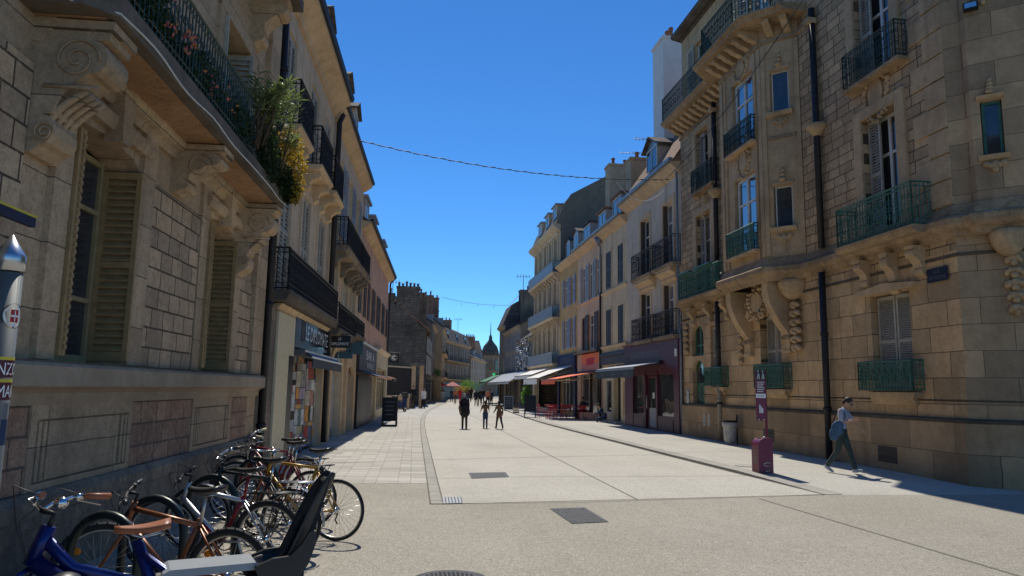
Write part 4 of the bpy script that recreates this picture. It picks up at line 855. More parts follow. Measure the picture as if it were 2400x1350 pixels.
for sd in (-1, 1): m.tube(spiral(R, 20.4+sd*.62, .3, 4.02, .16, 1.5, 1, -sd, 16), .04, 5)
m.build('carved_cartouche', 'r_trim', H)
for P_, n_ in (([(19.6, 4.06), (19.5, 4.2), (20.37, 4.32), (21.2, 4.2), (21.1, 4.06)], .14), ([(13.9, 4.02), (13.85, 4.12), (14.87, 4.22), (15.9, 4.12), (15.85, 4.02)], .16), ([(23.7, 4.1), (24.3, 4.22), (24.9, 4.1)], .06)): MB().plate(R, P_, 0, n_).build('lintel', 'r_trim', H)
# corner bay on the chamfer
m = MB(); K = Fr(cb1, CF.d, CF.n); lk = (cb2-cb1).length
wall(m, K, 0, lk, 5.2, 12.5, [(.15, .51, 6.38, 7.5, .16), (.15, .51, 9.85, 11.2, .16)])
for a, b in ((ch1, cb1), (cb2, ch2)): m.quad((a.x, a.y, 5.2), (b.x, b.y, 5.2), (b.x, b.y, 12.5), (a.x, a.y, 12.5))
kb = m.build('bay', 'r_side', H)
for z0, z1 in ((6.38, 7.5), (9.85, 11.2)):
    window(H, K, .17, .49, z0, z1, -.14, 'iron_green', 'glass', 1, (), .05)
    MB().prism(K, [(0, z0-.1), (.06, z0-.09), (.1, z0), (0, z0)], .07, .59).build('sill', 'r_trim', kb); MB().prism(K, [(0, z1+.02), (.06, z1+.03), (.1, z1+.1), (0, z1+.12)], .1, .56).build('hood', 'r_trim', kb)
    m = MB(); [m.ball(K(.33+a*.07, .02, z0-.17-b*.055), .064, None, None, 8, 6) for a, b in ((-2, 0), (-1, .6), (0, 1), (1, .6), (2, 0), (0, 0), (0, 2))]; [m.ball(K(.33, .03, z1+.17+a*.08), .10-a*.022, .07, .05, 8, 6) for a in range(4)]; m.build('carved_rosette', 'r_trim', kb)
# ground floor openings
d = MB().box(R, 25.38, 26.42, -.22, -.16, 0, 2.9).build('door', 'green_door', H); m = MB()
for a in (25.45, 25.95): m.box(R, a, a+.4, -.16, -.14, .2, 1.3); m.box(R, a, a+.4, -.16, -.14, 1.45, 1.95)
m.build('door_panel', 'green_door', d); MB().plate(R, [(25.5, 2.05), (26.3, 2.05)]+[(25.9+.4*cos(t), 2.45+.35*sin(t)) for t in [i*pi/8 for i in range(9)]], -.16, -.145).build('pane', 'glass', d)
MB().lathe(R(25.9, -.13, 1.05), [(.03, 0), (.035, .05), (.02, .07)], 8).build('handle', 'steel', d)
for z0, zs in ((3.05, 3.75), (0, 2.45)):
    zt = 4.2 if z0 else 2.9; c, r = 25.9, .55
    for a, b in ((pi/2, pi), (0, pi/2)): MB().plate(R, [(c+r*cos(t), zs+(zt-zs)*sin(t)) for t in [a+(b-a)*i/8 for i in range(9)]]+[(c+(r if a == 0 else -r), zt)], -.13, .004).build('arch', 'r_trim', H)
window(H, R, 25.38, 26.42, 3.05, 4.2, -.19, 'green_door', 'glass', 2, (.35,), .09, name='transom')
def gwin(a, b, z0, z1, dep, z_r0, z_r1, ra, rb, sh='shut_beige'):
    wd = window(H, R, a+.03, b-.03, z0, z1-.02, -dep+.02, 'frame_white', 'curtain', 2, (), .05); c = (a+b)/2
    for p, q in ((a+.04, c-.02), (c+.02, b-.04)): louvre(MB(), R, p, q, z0+.02, z1-.04, -dep+.09, -dep+.13, .05).build('shutter', sh, wd)
    m = MB(); railing(m, R, ra, rb, .26, z_r0, z_r1, .1, .012); rl = m.build('balcony', 'iron_green', H)
    MB().box(R, ra+.05, rb-.05, 0, .2, z_r0-.14, z_r0-.03).prism(R, [(0, z_r0-.3), (.05, z_r0-.3), (.14, z_r0-.14), (0, z_r0-.14)], ra+.2, rb-.2).build('sill', 'r_trim', rl)
    m = MB(); kk = 18   # close-set bars behind the scrollwork
    for i in range(kk): s = ra+(rb-ra)*(i+.5)/kk; m.box(R, s-.02, s+.02, .236, .244, z_r0+.03, z_r1-.08)
    m.build('infill', 'iron_green', rl)
gwin(14.2, 15.55, 1.85, 4.0, .28, 1.80, 2.45, 13.9, 15.75); gwin(19.75, 20.98, 1.9, 4.05, .32, 1.85, 2.54, 19.2, 20.95); gwin(23.85, 24.75, 1.95, 4.08, .22, 1.92, 2.56, 23.3, 24.75)
# upper windows with one folded leaf visible on the far reveal
for (a, b, c, d_, dp), mt in zip(fops, ('frame_white',)*4):
    wd = window(H, R, a+.05, b-.05, c+.02, d_-.03, -dp+.02, mt, 'glass', 2, (.66,), .075)
    louvre(MB(), R, b-.46, b-.03, c+.04, d_-.05, -.17, -.125, .07).build('shutter', 'shut_beige', wd)
    louvre(MB(), R, a+.02, a+.2, c+.04, d_-.05, -.17, -.125, .07).build('shutter', 'shut_beige', wd)
def gbal(s0, s1, n1, z0, z1, cons, mat='iron_green'):
    b_ = balcony(H, R, s0, s1, n1, z0, z1, mat, 'r_ledge', .16, .06, pitch=.1, r=.013)
    for s in cons:
        m = MB(); console(m, R, s-.13, s+.13, n1*.9, z0-1.0, z0-.18); m.build('bracket', 'r_trim', b_)
    return b_
gbal(13.3, 15.95, .5, 5.22, 6.15, ()); gbal(22.75, 26.4, .5, 5.18, 6.1, ())
for s, z in ((13.75, 4.2), (14.6, 3.95), (15.6, 4.2), (23.2, 4.15), (24.6, 4.15), (26.1, 4.15)): m = MB(); console(m, R, s-.13, s+.13, .30, z, 4.86); m.build('bracket', 'r_trim', H)
MB().box(R, 25.2, 26.3, .40, .62, 6.12, 6.17).build('flower_tray', 'iron_green', H); MB().box(R, 23.3, 24.7, .40, .62, 6.12, 6.17).build('flower_tray', 'iron_green', H)
for a, b in ((13.8, 15.75), (23.7, 25.55)):
    m = MB(); railing(m, R, a, b, .28, 9.2, 10.05, .09, .012); rl = m.build('balcony', 'iron_dkgreen', H); MB().box(R, a-.05, b+.05, 0, .30, 9.09, 9.17).build('sill', 'r_ledge', rl)
# crowning cornice
top = [far_]+bayp+[R(17.7, 0, 0).to_2d()]
MB().sweep(top, [(0, 11.9), (.06, 11.92), (.06, 12.0), (0, 12.02)]).build('string_course', 'r_ledge', H); MB().sweep(top, [(0, 12.40), (.72, 12.42), (.76, 12.50), (.84, 12.53), (.84, 12.6), (0, 12.64)]).build('cornice', 'r_ledge', H)
def modil(f, s):
    m = MB(); m.prism(f, [(0, 12.415), (.56, 12.415), (.56, 12.31), (.44, 12.28), (.34, 12.19), (.2, 12.14), (0, 12.06)], s-.1, s+.1); m.build('modillion', 'r_trim', H)
for i in range(11): modil(R, 22.75+i*.44)
for i in range(6): modil(FB, .2+i*.48)
for s in (.25, .75): modil(SB, s)
m = MB(); pts = [R(27.2, .78, 0), R(22.3, .78, 0), R(21.45, 1.5, 0), R(19.2, 1.5, 0), R(18.3, .75, 0), R(17.7, .72, 0)]
for a, b in zip(pts, pts[1:]):
    f = Fr(a, b-a, R.n); ln = (b-a).length; f.n = Vector((f.d.y, -f.d.x)); railing(m, f, 0, ln, 0, 12.62, 13.6, .11, .014, near=False, far=False)
m.build('roof_balustrade', 'iron_dkgreen', H)
# attic and roof
aw = [(24.5, 25.9, 13.3, 15.4, .25), (20.0, 21.3, 13.3, 15.4, .25)]
wall(MB(), R, 16, 27.3, 12.6, 16.2, aw, -.12).build('attic_wall', 'r_trim', H); shell(MB(), R, 16, 27.3, 12.6, 16.2, 9, -.12).build('attic_wall', 'r_trim', H)
wall(MB(), R, 12.75, 17.7, 12.6, 14.2, (), -.004).build('attic_wall', 'r_block', H)
MB().quad(*[(v.x, v.y, 12.61) for v in (R(27.3, 0, 0), R(12.75, 0, 0), CF(4.5, 0, 0), CF(9, -8, 0), R(27.3, -10, 0))]).build('deck', 'zinc', H)
MB().sweep([near_, cend], [(0, 12.5), (.1, 12.55), (.1, 14.2), (0, 14.2)]).build('parapet', 'r_side', H)
for a, b, c, d_, dp in aw:
    wd = window(H, R, a, b, c, d_, -.3, 'frame_white', 'glass', 2, (.66,)); shutters(wd, R, a, b, c, d_, 'shut_beige', -.09, .6, .1, 'far')
MB().prism(R, [(-.12, 16.2), (.32, 16.3), (.36, 16.42), (-4, 18.5), (-9, 16.2)], 16, 27.3).build('roof', 'slate', H)
for s, nm in ((23.72, 'near the bay'), (17.25, 'between the bay and the street sign')):
    t = thing('drainpipe', 'black cast iron drainpipe with a stone hopper, '+nm, 'drainpipe', R(s, .13, 0), 0, 'drainpipes of the tan corner house')
    MB().tube([R(s, .13, 5.5), R(s, .13, 12.2)], .085, 10).build('pipe', 'pipe', t); m = MB()
    m.tube([R(s, .16, .1 if s < 20 else 2.55), R(s, .16, 4.85)], .085, 10)
    [m.lathe(R(s, .16, z), [(.105, 0), (.105, .07)], 10) for z in (1.3, 3.2)]; m.build('pipe', 'pipe', t)
    if s > 20: MB().tube([R(s, .16, .1), R(s, .16, 2.55)], .08, 10).lathe(R(s, .16, 1.4), [(.1, 0), (.1, .08)], 10).build('pipe', 'pipe_tan', t)
    MB().lathe(R(s, .12, 8.55), [(.1, 0), (.16, .12), (.27, .2), (.29, .3), (.2, .34)], 16).build('hopper', 'r_trim', t)
    MB().box(R, s-.1, s+.1, .05, .3, 11.75, 11.9).build('bracket', 'r_trim', t)
for a, b, c, d_ in ((14.72, 15.38, .22, .58), (20.1, 20.75, .3, .66)):
    v = MB().quad(R(a, .123, c), R(b, .123, c), R(b, .123, d_), R(a, .123, d_)).build('cellar_vent', 'black', H); MB().box(R, a, b, .124, .13, c+.1, c+.13).box(R, a, b, .124, .13, c+.24, c+.27).build('grille', 'pipe', v)
for a, b, z in ((25.0, 25.22, .5), (24.6, 24.82, .5)): MB().box(R, a, b, .10, .135, z, z+.45).build('meter_box', 'shut_beige', H)
MB().box(R, 26.75, 26.95, -.001, .05, 1.0, 1.75).build('entry_phone', 'steel', H)
t = thing('street_sign', 'small dark blue enamel street name plate on the right house', 'sign', R(13.27, .02, 4.03)); b_ = bevel(MB().box(R, 12.98, 13.56, .03, .05, 4.03, 4.32).build('plate', 'street_blue', t), .004)
m = MB(); text(m, 'RUE', R, 13.27, .053, 4.24, .16, .07); text(m, 'DES GODRANS', R, 13.27, .053, 4.12, .46, .075); m.build('lettering', 'letter_grey', b_)
# ================================================================== GREY HOUSE WITH BURGUNDY SHOP
G = thing('grey_house', 'grey white house with four iron balconies above the burgundy shop', 'house', R(31, 0, 0))
gw = [(28.2, 29.45), (31.2, 32.5)]
wall(MB(), R, 27.31, 34.65, 0, 10.95, [(a, b, z0, z1, .28) for a, b in gw for z0, z1 in ((4.1, 6.2), (7.0, 9.7))]).build('wall', 'r2_wall', G); shell(MB(), R, 27.31, 34.65, 0, 10.95, 9).build('wall', 'r2_wall', G)
for a, b in gw:
    for z0, z1 in ((4.1, 6.2), (7.0, 9.7)):
        wd = window(G, R, a, b, z0, z1, -.26, 'frame_white', 'glass', 2, (.7,), .07); MB().box(R, b-.04, b, -.2, -.01, z0, z1).build('shutter', 'shut_brown', wd)
        m = MB(); m.box(R, a-.2, a, 0, .03, z0, z1+.24); m.box(R, b, b+.2, 0, .03, z0, z1+.24); m.box(R, a, b, 0, .032, z1, z1+.24); m.build('window_surround', 'b_trim', G)
for a, b in ((27.45, 29.85), (30.15, 32.85)):
    for z0, z1 in ((3.98, 5.0), (6.92, 8.05)):
        bl = balcony(G, R, a, b, .36, z0, z1, 'iron', 'a_plinth', .15, pitch=.13, r=.011)
        if z0 > 5: m = MB(); console(m, R, a+.3, b-.3, .34, z0-.65, z0-.15); m.build('bracket', 'b_trim', bl)
MB().prism(R, [(0, 10.6), (.1, 10.65), (.42, 10.95), (.42, 11.05), (0, 11.1)], 27.31, 34.75).build('cornice', 'b_trim', G)
MB().prism(R, [(.38, 11.05), (.54, 11.05), (.56, 11.18), (.38, 11.18)], 27.2, 34.9).build('gutter', 'pipe_zinc', G)
rf = MB().prism(R, [(.38, 11.08), (-2.4, 15.1), (-4, 15.5), (-9, 11.1)], 27.31, 34.8).build('roof', 'tile', G)
dormer(G, R, 31.0, 32.6, -2.6, -.35, 12.0, 13.2, 'zinc', 'slate', 'glass', .45, .2)
chimney(rf, R, 32.0, 33.5, -2.05, -1.05, 12, 18.9, 'white_render', 3, name='chimney', ph=.6)
single(MB().tube([R(27.36, .1, .05), R(27.36, .1, 3.9), R(27.46, .12, 4.2), R(27.46, .12, 10.7), R(27.46, .45, 11.1)], .055, 8), 'drainpipe', 'pipe_zinc', 'blue grey zinc drainpipe at the edge of the grey house', 'drainpipe')
m = MB(); m.box(R, 27.42, 34.6, 0, .2, 2.62, 3.84); m.prism(R, [(0, 3.84), (.3, 3.84), (.34, 3.92), (0, 3.96)], 27.42, 34.6)
sf = MB()
for a, b in ((27.42, 28.0), (29.95, 30.15), (31.5, 31.65), (33.35, 34.6)): sf.box(R, a, b, 0, .18, 0, 2.62)
for a, b in ((28.0, 29.95), (31.65, 33.35)): sf.box(R, a, b, .01, .16, 0, .68); sf.box(R, a, b, .01, .15, 2.42, 2.62); sf.box(R, a+.12, b-.12, .16, .18, .12, .56)
sf.box(R, 30.15, 31.5, .01, .15, 2.42, 2.62); shp = sf.build('shopfront', 'burgundy', G); m.build('fascia', 'burgundy', shp)
for a, b in ((28.0, 29.95), (31.65, 33.35)): MB().quad(R(a, .06, .68), R(b, .06, .68), R(b, .06, 2.42), R(a, .06, 2.42)).build('pane', 'glass_shop', shp)
m = MB(); m.box(R, 28.3, 29.5, .005, .03, .7, 1.2); m.box(R, 31.9, 33.1, .005, .03, .7, 1.1); 
d = MB().box(R, 30.2, 30.32, .03, .1, .02, 2.4).box(R, 31.33, 31.45, .03, .1, .02, 2.4).box(R, 30.32, 31.33, .03, .1, 2.28, 2.4).box(R, 30.32, 31.33, .03, .1, .02, .15).build('shop_door', 'burgundy', G)
MB().quad(R(30.32, .06, 1.0), R(31.33, .06, 1.0), R(31.33, .06, 2.28), R(30.32, .06, 2.28)).build('pane', 'glass_shop', d); MB().quad(R(30.32, .062, .15), R(31.33, .062, .15), R(31.33, .062, .98), R(30.32, .062, .98)).build('kick_panel', 'shut_grey', d)
MB().tube([R(31.38, .1, .9), R(31.38, .16, .95), R(31.38, .16, 1.5), R(31.38, .1, 1.55)], .015, 6).build('handle', 'steel', d)
MB().box(R, 30.6, 30.85, .064, .07, 1.4, 1.65).build('notice', 'white', d)
m = MB(); text(m, 'CHARTIER BIJOUX', R, 31.6, .204, 3.3, 3.9, .34); m.build('lettering', 'letter_grey', shp)
MB().box(R, 27.5, 27.62, .2, .26, 3.1, 3.4).build('alarm_box', 'white', shp); MB().box(R, 28.9, 29.0, .18, .2, 1.35, 1.75).build('notice', 'white', shp) if False else None
m = MB().prism(R, [(.2, 2.85), (.2, 3.0), (.36, 3.0), (.36, 2.85)], 29.2, 35.4)
t = thing('awning', 'charcoal awning with lettered valance reaching from the burgundy shop', 'awning', R(32.8, .7, 2.3)); m.build('cassette', 'black', t)
MB().prism(R, [(.25, 2.96), (1.35, 2.74), (1.35, 2.71), (.25, 2.92)], 29.5, 35.6).build('cloth', 'awn_grey', t); m = MB().prism(R, [(1.33, 2.72), (1.39, 2.72), (1.39, 2.62), (1.33, 2.62)], 29.45, 35.65); m.build('bar', 'zinc', t)
v = MB().prism(R, [(1.35, 2.62), (1.37, 2.62), (1.37, 2.28), (1.35, 2.28)], 29.5, 35.6).build('valance', 'black', t); m = MB(); text(m, 'BAR', R, 34.4, 1.374, 2.45, .5, .13); text(m, 'VINS', R, 32.6, 1.374, 2.45, .6, .13); text(m, 'CAFE', R, 30.6, 1.374, 2.45, .6, .13); m.build('lettering', 'letter_grey', v)
# ================================================================== CREAM / ROSY / OCHRE HOUSES
P1 = thing('cream_house', 'cream yellow house with closed brown shutters beside the long downpipe', 'house', R(37, 0, 0))
cw = [(35.3, 36.3), (37.55, 38.6)]
wall(MB(), R, 34.66, 39.5, 0, 10.5, [(a, b, z0, z1, .1) for a, b in cw for z0, z1 in ((4.15, 6.1), (7.25, 9.3))]+[(35.0, 35.5, .5, 2.2, .2), (35.9, 37.2, .15, 2.5, .4), (37.6, 38.8, .5, 2.3, .2)]).build('wall', 'r3_wall', P1); shell(MB(), R, 34.66, 39.5, 0, 10.5, 9).build('wall', 'r3_wall', P1)
for a, b in cw:
    for z0, z1 in ((4.15, 6.1), (7.25, 9.3)):
        wd = window(P1, R, a, b, z0, z1, -.09, 'frame_white', 'glass', 2); c = (a+b)/2; louvre(MB(), R, a+.01, c-.01, z0, z1, -.03, .01, .11).build('shutter', 'shut_dark', wd); louvre(MB(), R, c+.01, b-.01, z0, z1, -.03, .01, .11).build('shutter', 'shut_dark', wd)
        m = MB(); m.box(R, a-.14, a, 0, .03, z0, z1+.14); m.box(R, b, b+.14, 0, .03, z0, z1+.14); m.box(R, a, b, 0, .032, z1, z1+.14); m.build('window_surround', 'r3_wall', P1)
MB().prism(R, [(0, 6.98), (.06, 7.0), (.1, 7.1), (0, 7.14)], 34.66, 39.5).prism(R, [(0, 3.95), (.06, 3.97), (.12, 4.1), (0, 4.14)], 34.66, 39.5).build('string_course', 'r3_wall', P1)
MB().box(R, 34.7, 39.4, 0, .12, 3.1, 3.75).prism(R, [(.12, 3.5), (.2, 3.55), (.2, 3.65), (.12, 3.7)], 34.7, 39.4).build('blind_box', 'frame_dark', P1)
window(P1, R, 35.9, 37.2, .15, 2.5, -.3, 'frame_dark', 'glass', 2, (.8,)); window(P1, R, 35.0, 35.5, .5, 2.2, -.1, 'frame_white', 'glass_shop', 1, ()); window(P1, R, 37.6, 38.8, .5, 2.3, -.1, 'frame_white', 'glass_shop', 1, ())
MB().box(R, 35.6, 37.5, .0, .35, 0.055, .15).build('step', 'kerb', P1); b_ = MB().box(R, 36.4, 38.2, 0, .05, 2.62, 2.98).build('sign_plate', 'frame_dark', P1); m = MB(); text(m, 'SALON', R, 37.3, .053, 2.8, 1.3, .2); m.build('lettering', 'letter_grey', b_)
P2 = thing('rosy_house', 'rosy plastered house with pale shutters above the orange shop sign', 'house', R(42, 0, 0))
pw = [(43.15, 44.2), (41.35, 42.35), (39.9, 40.7)]
wall(MB(), R, 39.51, 45.4, 0, 10.5, [(a, b, 7.15, 9.35, .12) for a, b in pw]+[(40.9, 42.4, 4.15, 6.2, .15), (43.4, 44.4, 4.15, 6.2, .15), (39.9, 44.6, .4, 2.7, .3)]).build('wall', 'r3b_wall', P2); shell(MB(), R, 39.51, 45.4, 0, 10.5, 9).build('wall', 'r3b_wall', P2)
for a, b in pw: wd = window(P2, R, a, b, 7.15, 9.35, -.1, 'frame_white', 'glass', 2, (.7,)); shutters(wd, R, a, b, 7.1, 9.4, 'shut_grey', .02, .36, .1)
wd = window(P2, R, 40.9, 42.4, 4.15, 6.2, -.13, 'frame_white', 'glass', 2, (.7,)); shutters(wd, R, 40.9, 42.4, 4.1, 6.25, 'shut_dark', .05, .75, .1); window(P2, R, 43.4, 44.4, 4.15, 6.2, -.13, 'frame_dark', 'glass', 2, (.7,))
MB().prism(R, [(0, 6.98), (.06, 7.0), (.1, 7.1), (0, 7.14)], 39.52, 45.4).build('string_course', 'r3b_wall', P2)
MB().prism(R, [(0, 3.9), (.3, 3.92), (.34, 4.02), (0, 4.06)], 39.6, 45.3).build('cornice', 'frame_dark', P2)
window(P2, R, 39.9, 41.1, .4, 2.7, -.2, 'frame_dark', 'glass_shop', 1, (.8,), name='shop_window'); window(P2, R, 41.2, 42.6, .05, 2.7, -.25, 'shut_brown', 'glass', 1, (.8,), name='shop_door'); window(P2, R, 42.8, 44.5, .5, 2.7, -.15, 'frame_white', 'glass_shop', 1, (), name='shop_window')
t = thing('shop_sign', 'orange fading shop fascia with a dark red block emblem', 'sign', R(41.7, .1, 2.75))
b_ = MB().box(R, 39.75, 43.9, .03, .12, 3.28, 3.86).build('board', 'orange', t); MB().box(R, 39.75, 43.9, .032, .118, 2.78, 3.28).build('lower_board', plain('faded_salmon_board', (.50, .25, .18), .6), t); m = MB(); m.plate(R, [(40.9, 3.2), (42.6, 3.2), (42.6, 3.6), (40.6, 3.62), (40.75, 3.5)], .12, .125); m.build('emblem', 'red', b_)
MB().box(R, 39.6, 39.74, .03, .1, 2.7, 3.9).box(R, 43.92, 44.1, .03, .1, 2.7, 3.9).build('border', 'r3_wall', t)
for a, b, h in ((34.66, 39.5, 0), (39.5, 45.4, .0)):
    hs_ = P1 if a < 39 else P2
    MB().prism(R, [(0, 10.2), (.08, 10.24), (.4, 10.5), (.4, 10.6), (0, 10.64)], a, b).build('cornice', 'b_trim', hs_); MB().prism(R, [(.36, 10.6), (.5, 10.6), (.52, 10.72), (.36, 10.72)], a, b).build('gutter', 'pipe_zinc', hs_)
    rf = MB().prism(R, [(.36, 10.64), (-4.5, 14.0), (-9, 10.64)], a, b).build('roof', 'slate', hs_)
dormer(P1, R, 36.6, 38.3, -2.8, -.3, 10.9, 12.3, 'zinc', 'tile', gable=0); dormer(P2, R, 39.7, 41.4, -2.8, -.3, 10.9, 12.2, 'zinc', 'tile', gable=0); dormer(P2, R, 43.2, 44.9, -2.8, -.25, 10.9, 12.2, 'zinc', 'slate', gable=0)
chimney(P2, R, 43.0, 44.0, -3.0, -1.45, 11.2, 15.9, 'a_render', 2); chimney(P1, R, 36.0, 36.9, -1.6, -.65, 11.2, 14.0, 'a_render', 1, ph=.5); chimney(P1, R, 35.0, 35.9, -3.6, -2.2, 12, 15.4, 'a_render', 2)
t = thing('drainpipe', 'long dark downpipe with a zinc hopper between cream and rosy houses', 'drainpipe', R(39.5, .1, 0)); MB().tube([R(39.5, .1, .05), R(39.5, .1, 7.2)], .06, 8).build('pipe', 'pipe', t); MB().tube([R(39.5, .1, 7.2), R(39.5, .1, 9.9), R(39.5, .42, 10.4)], .05, 8).lathe(R(39.5, .2, 9.9), [(.06, 0), (.2, .3), (.22, .5)], 10).build('pipe', 'pipe_zinc', t)
t = thing('antenna', 'bare metal television aerial above the cream house chimneys', 'antenna', R(38, -2.3, 12.5)); MB().tube([R(38, -2.3, 12.4), R(38, -2.3, 16.0)], .025, 5).tube([R(38, -2.9, 15.9), R(38, -1.4, 15.9)], .018, 5).tube([R(38, -2.4, 15.1), R(38, -.6, 15.0)], .018, 5).build('mast', 'zinc', t)
m = MB()
for i in range(7): m.tube([R(37.8, -2.8+i*.2, 15.9), R(38.2, -2.8+i*.2, 15.9)], .012, 4); m.tube([R(38, -2.8+i*.2, 15.78), R(38, -2.8+i*.2, 16.02)], .012, 4)
for i in range(8): m.tube([R(38, -2.2+i*.2, 14.95), R(38, -2.2+i*.2, 15.15)], .012, 4)
m.build('elements', 'zinc', t)
O = thing('ochre_house', 'narrow ochre house with pale blue grey shutters', 'house', R(48, 0, 0)); ow = [(46.4, 47.4), (48.4, 49.4)]
wall(MB(), R, 45.41, 51, 0, 10.5, [(a, b, z0, z1, .12) for a, b in ow for z0, z1 in ((4.5, 6.5), (7.4, 9.35))]+[(46, 50.6, .3, 2.7, .3)]).build('wall', 'r4_wall', O); shell(MB(), R, 45.41, 51, 0, 10.5, 9).build('wall', 'r4_wall', O)
for a, b in ow:
    for z0, z1 in ((4.5, 6.5), (7.4, 9.35)): wd = window(O, R, a, b, z0, z1, -.1, 'frame_white', 'glass', 2, (.7,)); shutters(wd, R, a, b, z0, z1, 'shut_bluegrey', .02, .48, .1)
MB().prism(R, [(0, 10.2), (.08, 10.24), (.4, 10.5), (.4, 10.6), (0, 10.64)], 45.41, 51).build('cornice', 'b_trim', O); MB().prism(R, [(.36, 10.64), (-4.5, 14.0), (-9, 10.64)], 45.41, 51).build('roof', 'slate', O)
dormer(O, R, 46.4, 47.8, -2.8, -.25, 10.9, 12.3, 'zinc', 'slate', gable=.3); dormer(O, R, 48.9, 50.2, -2.8, -.25, 10.9, 12.2, 'zinc', 'slate', gable=.3)
window(O, R, 46, 48.2, .3, 2.7, -.2, 'blue_sign', 'glass_shop', 2, (.8,), name='shop_window'); window(O, R, 48.4, 50.6, .3, 2.7, -.2, 'frame_white', 'glass_shop', 2, (.8,), name='shop_window')
m = MB(); m.box(R, 45.5, 46, 0, .15, 0, 3.1); m.box(R, 50.6, 51, 0, .15, 0, 3.1); m.box(R, 46, 50.6, 0, .13, 2.7, 3.1); m.build('shopfront', 'blue_sign', O)
t = thing('shop_sign', 'dark blue fascia with faint lettering under the ochre house', 'sign', R(48, .1, 3.15)); b_ = MB().box(R, 45.6, 50.9, .0, .18, 3.12, 4.1).build('board', 'blue_sign', t); m = MB(); text(m, 'OPTIQUE', R, 48.2, .184, 3.68, 3.2, .42); text(m, 'LUNETIER', R, 47.6, .184, 3.3, 2.2, .16); m.build('lettering', 'letter_grey', b_)
# ================================================================== TALL ORNATE HOUSE
T_ = thing('ornate_house', 'tall pale ornate house with long grey balconies and a mansard roof', 'house', R(56.5, 0, 0)); tw = [(51.8+i*2.05, 52.9+i*2.05) for i in range(5)]; lev = ((4.55, 6.9), (7.95, 10.2), (11.2, 13.0))
wall(MB(), R, 51.01, 62, 0, 13.7, [(a, b, z0, z1, .25) for a, b in tw for z0, z1 in lev]+[(51.6, 61.4, .3, 3.0, .4)]).build('wall', 'r5_wall', T_); shell(MB(), R, 51.01, 62, 0, 13.7, 10).build('wall', 'e_wall', T_)
for a, b in tw:
    for z0, z1 in lev: window(T_, R, a, b, z0, z1, -.2, 'frame_tan', 'glass', 2, (.7,)); m = MB(); m.box(R, a-.3, a-.02, 0, .12, z0, z1+.15); m.box(R, b+.02, b+.3, 0, .12, z0, z1+.15); m.prism(R, [(0, z1+.15), (.14, z1+.15), (.22, z1+.32), (0, z1+.38)], a-.35, b+.35); m.build('window_surround', 'r5_wall', T_)
for z0, z1 in ((3.6, 4.4), (6.95, 7.8), (10.25, 11.1)):
    bl = MB().prism(R, [(0, z0-.2), (.5, z0-.16), (.6, z0), (0, z0)], 51.05, 61.9).build('balcony', 'r5_wall', T_); m = MB(); railing(m, R, 51.1, 61.8, .55, z0, z1, .16, .012, fancy=False); m.box(R, 51.1, 61.8, .545, .55, z0+.05, z1-.05); m.build('railing', 'zinc', bl)
    for i in range(11): m = MB(); console(m, R, 51.2+i, 51.45+i, .45, z0-.75, z0-.2); m.build('bracket', 'r5_wall', bl)
MB().prism(R, [(0, 13.3), (.1, 13.35), (.5, 13.65), (.55, 13.85), (0, 13.9)], 51.01, 62.2).build('cornice', 'r5_wall', T_)
MB().prism(R, [(.35, 13.86), (-.1, 15.05), (-.75, 16.07), (-4.05, 17.93), (-6, 18.2), (-10, 13.9)], 51.01, 62).build('roof', 'slate', T_)
for a in (52.2, 55.2, 58.4): dormer(T_, R, a, a+1.5, -1.6, .05, 14.0, 15.6, 'r5_wall', 'zinc', gable=0)
MB().plate(Fr(R(51.0, 0, 0), R.n*-1, R.d*-1), [(-.35, 13.86), (.1, 15.1), (.75, 16.12), (4.05, 18.0), (6, 18.28), (10, 13.9), (10, 9), (0, 9), (0, 13.86)], 0, .06).build('gable_wall', 'gable_brown', T_)
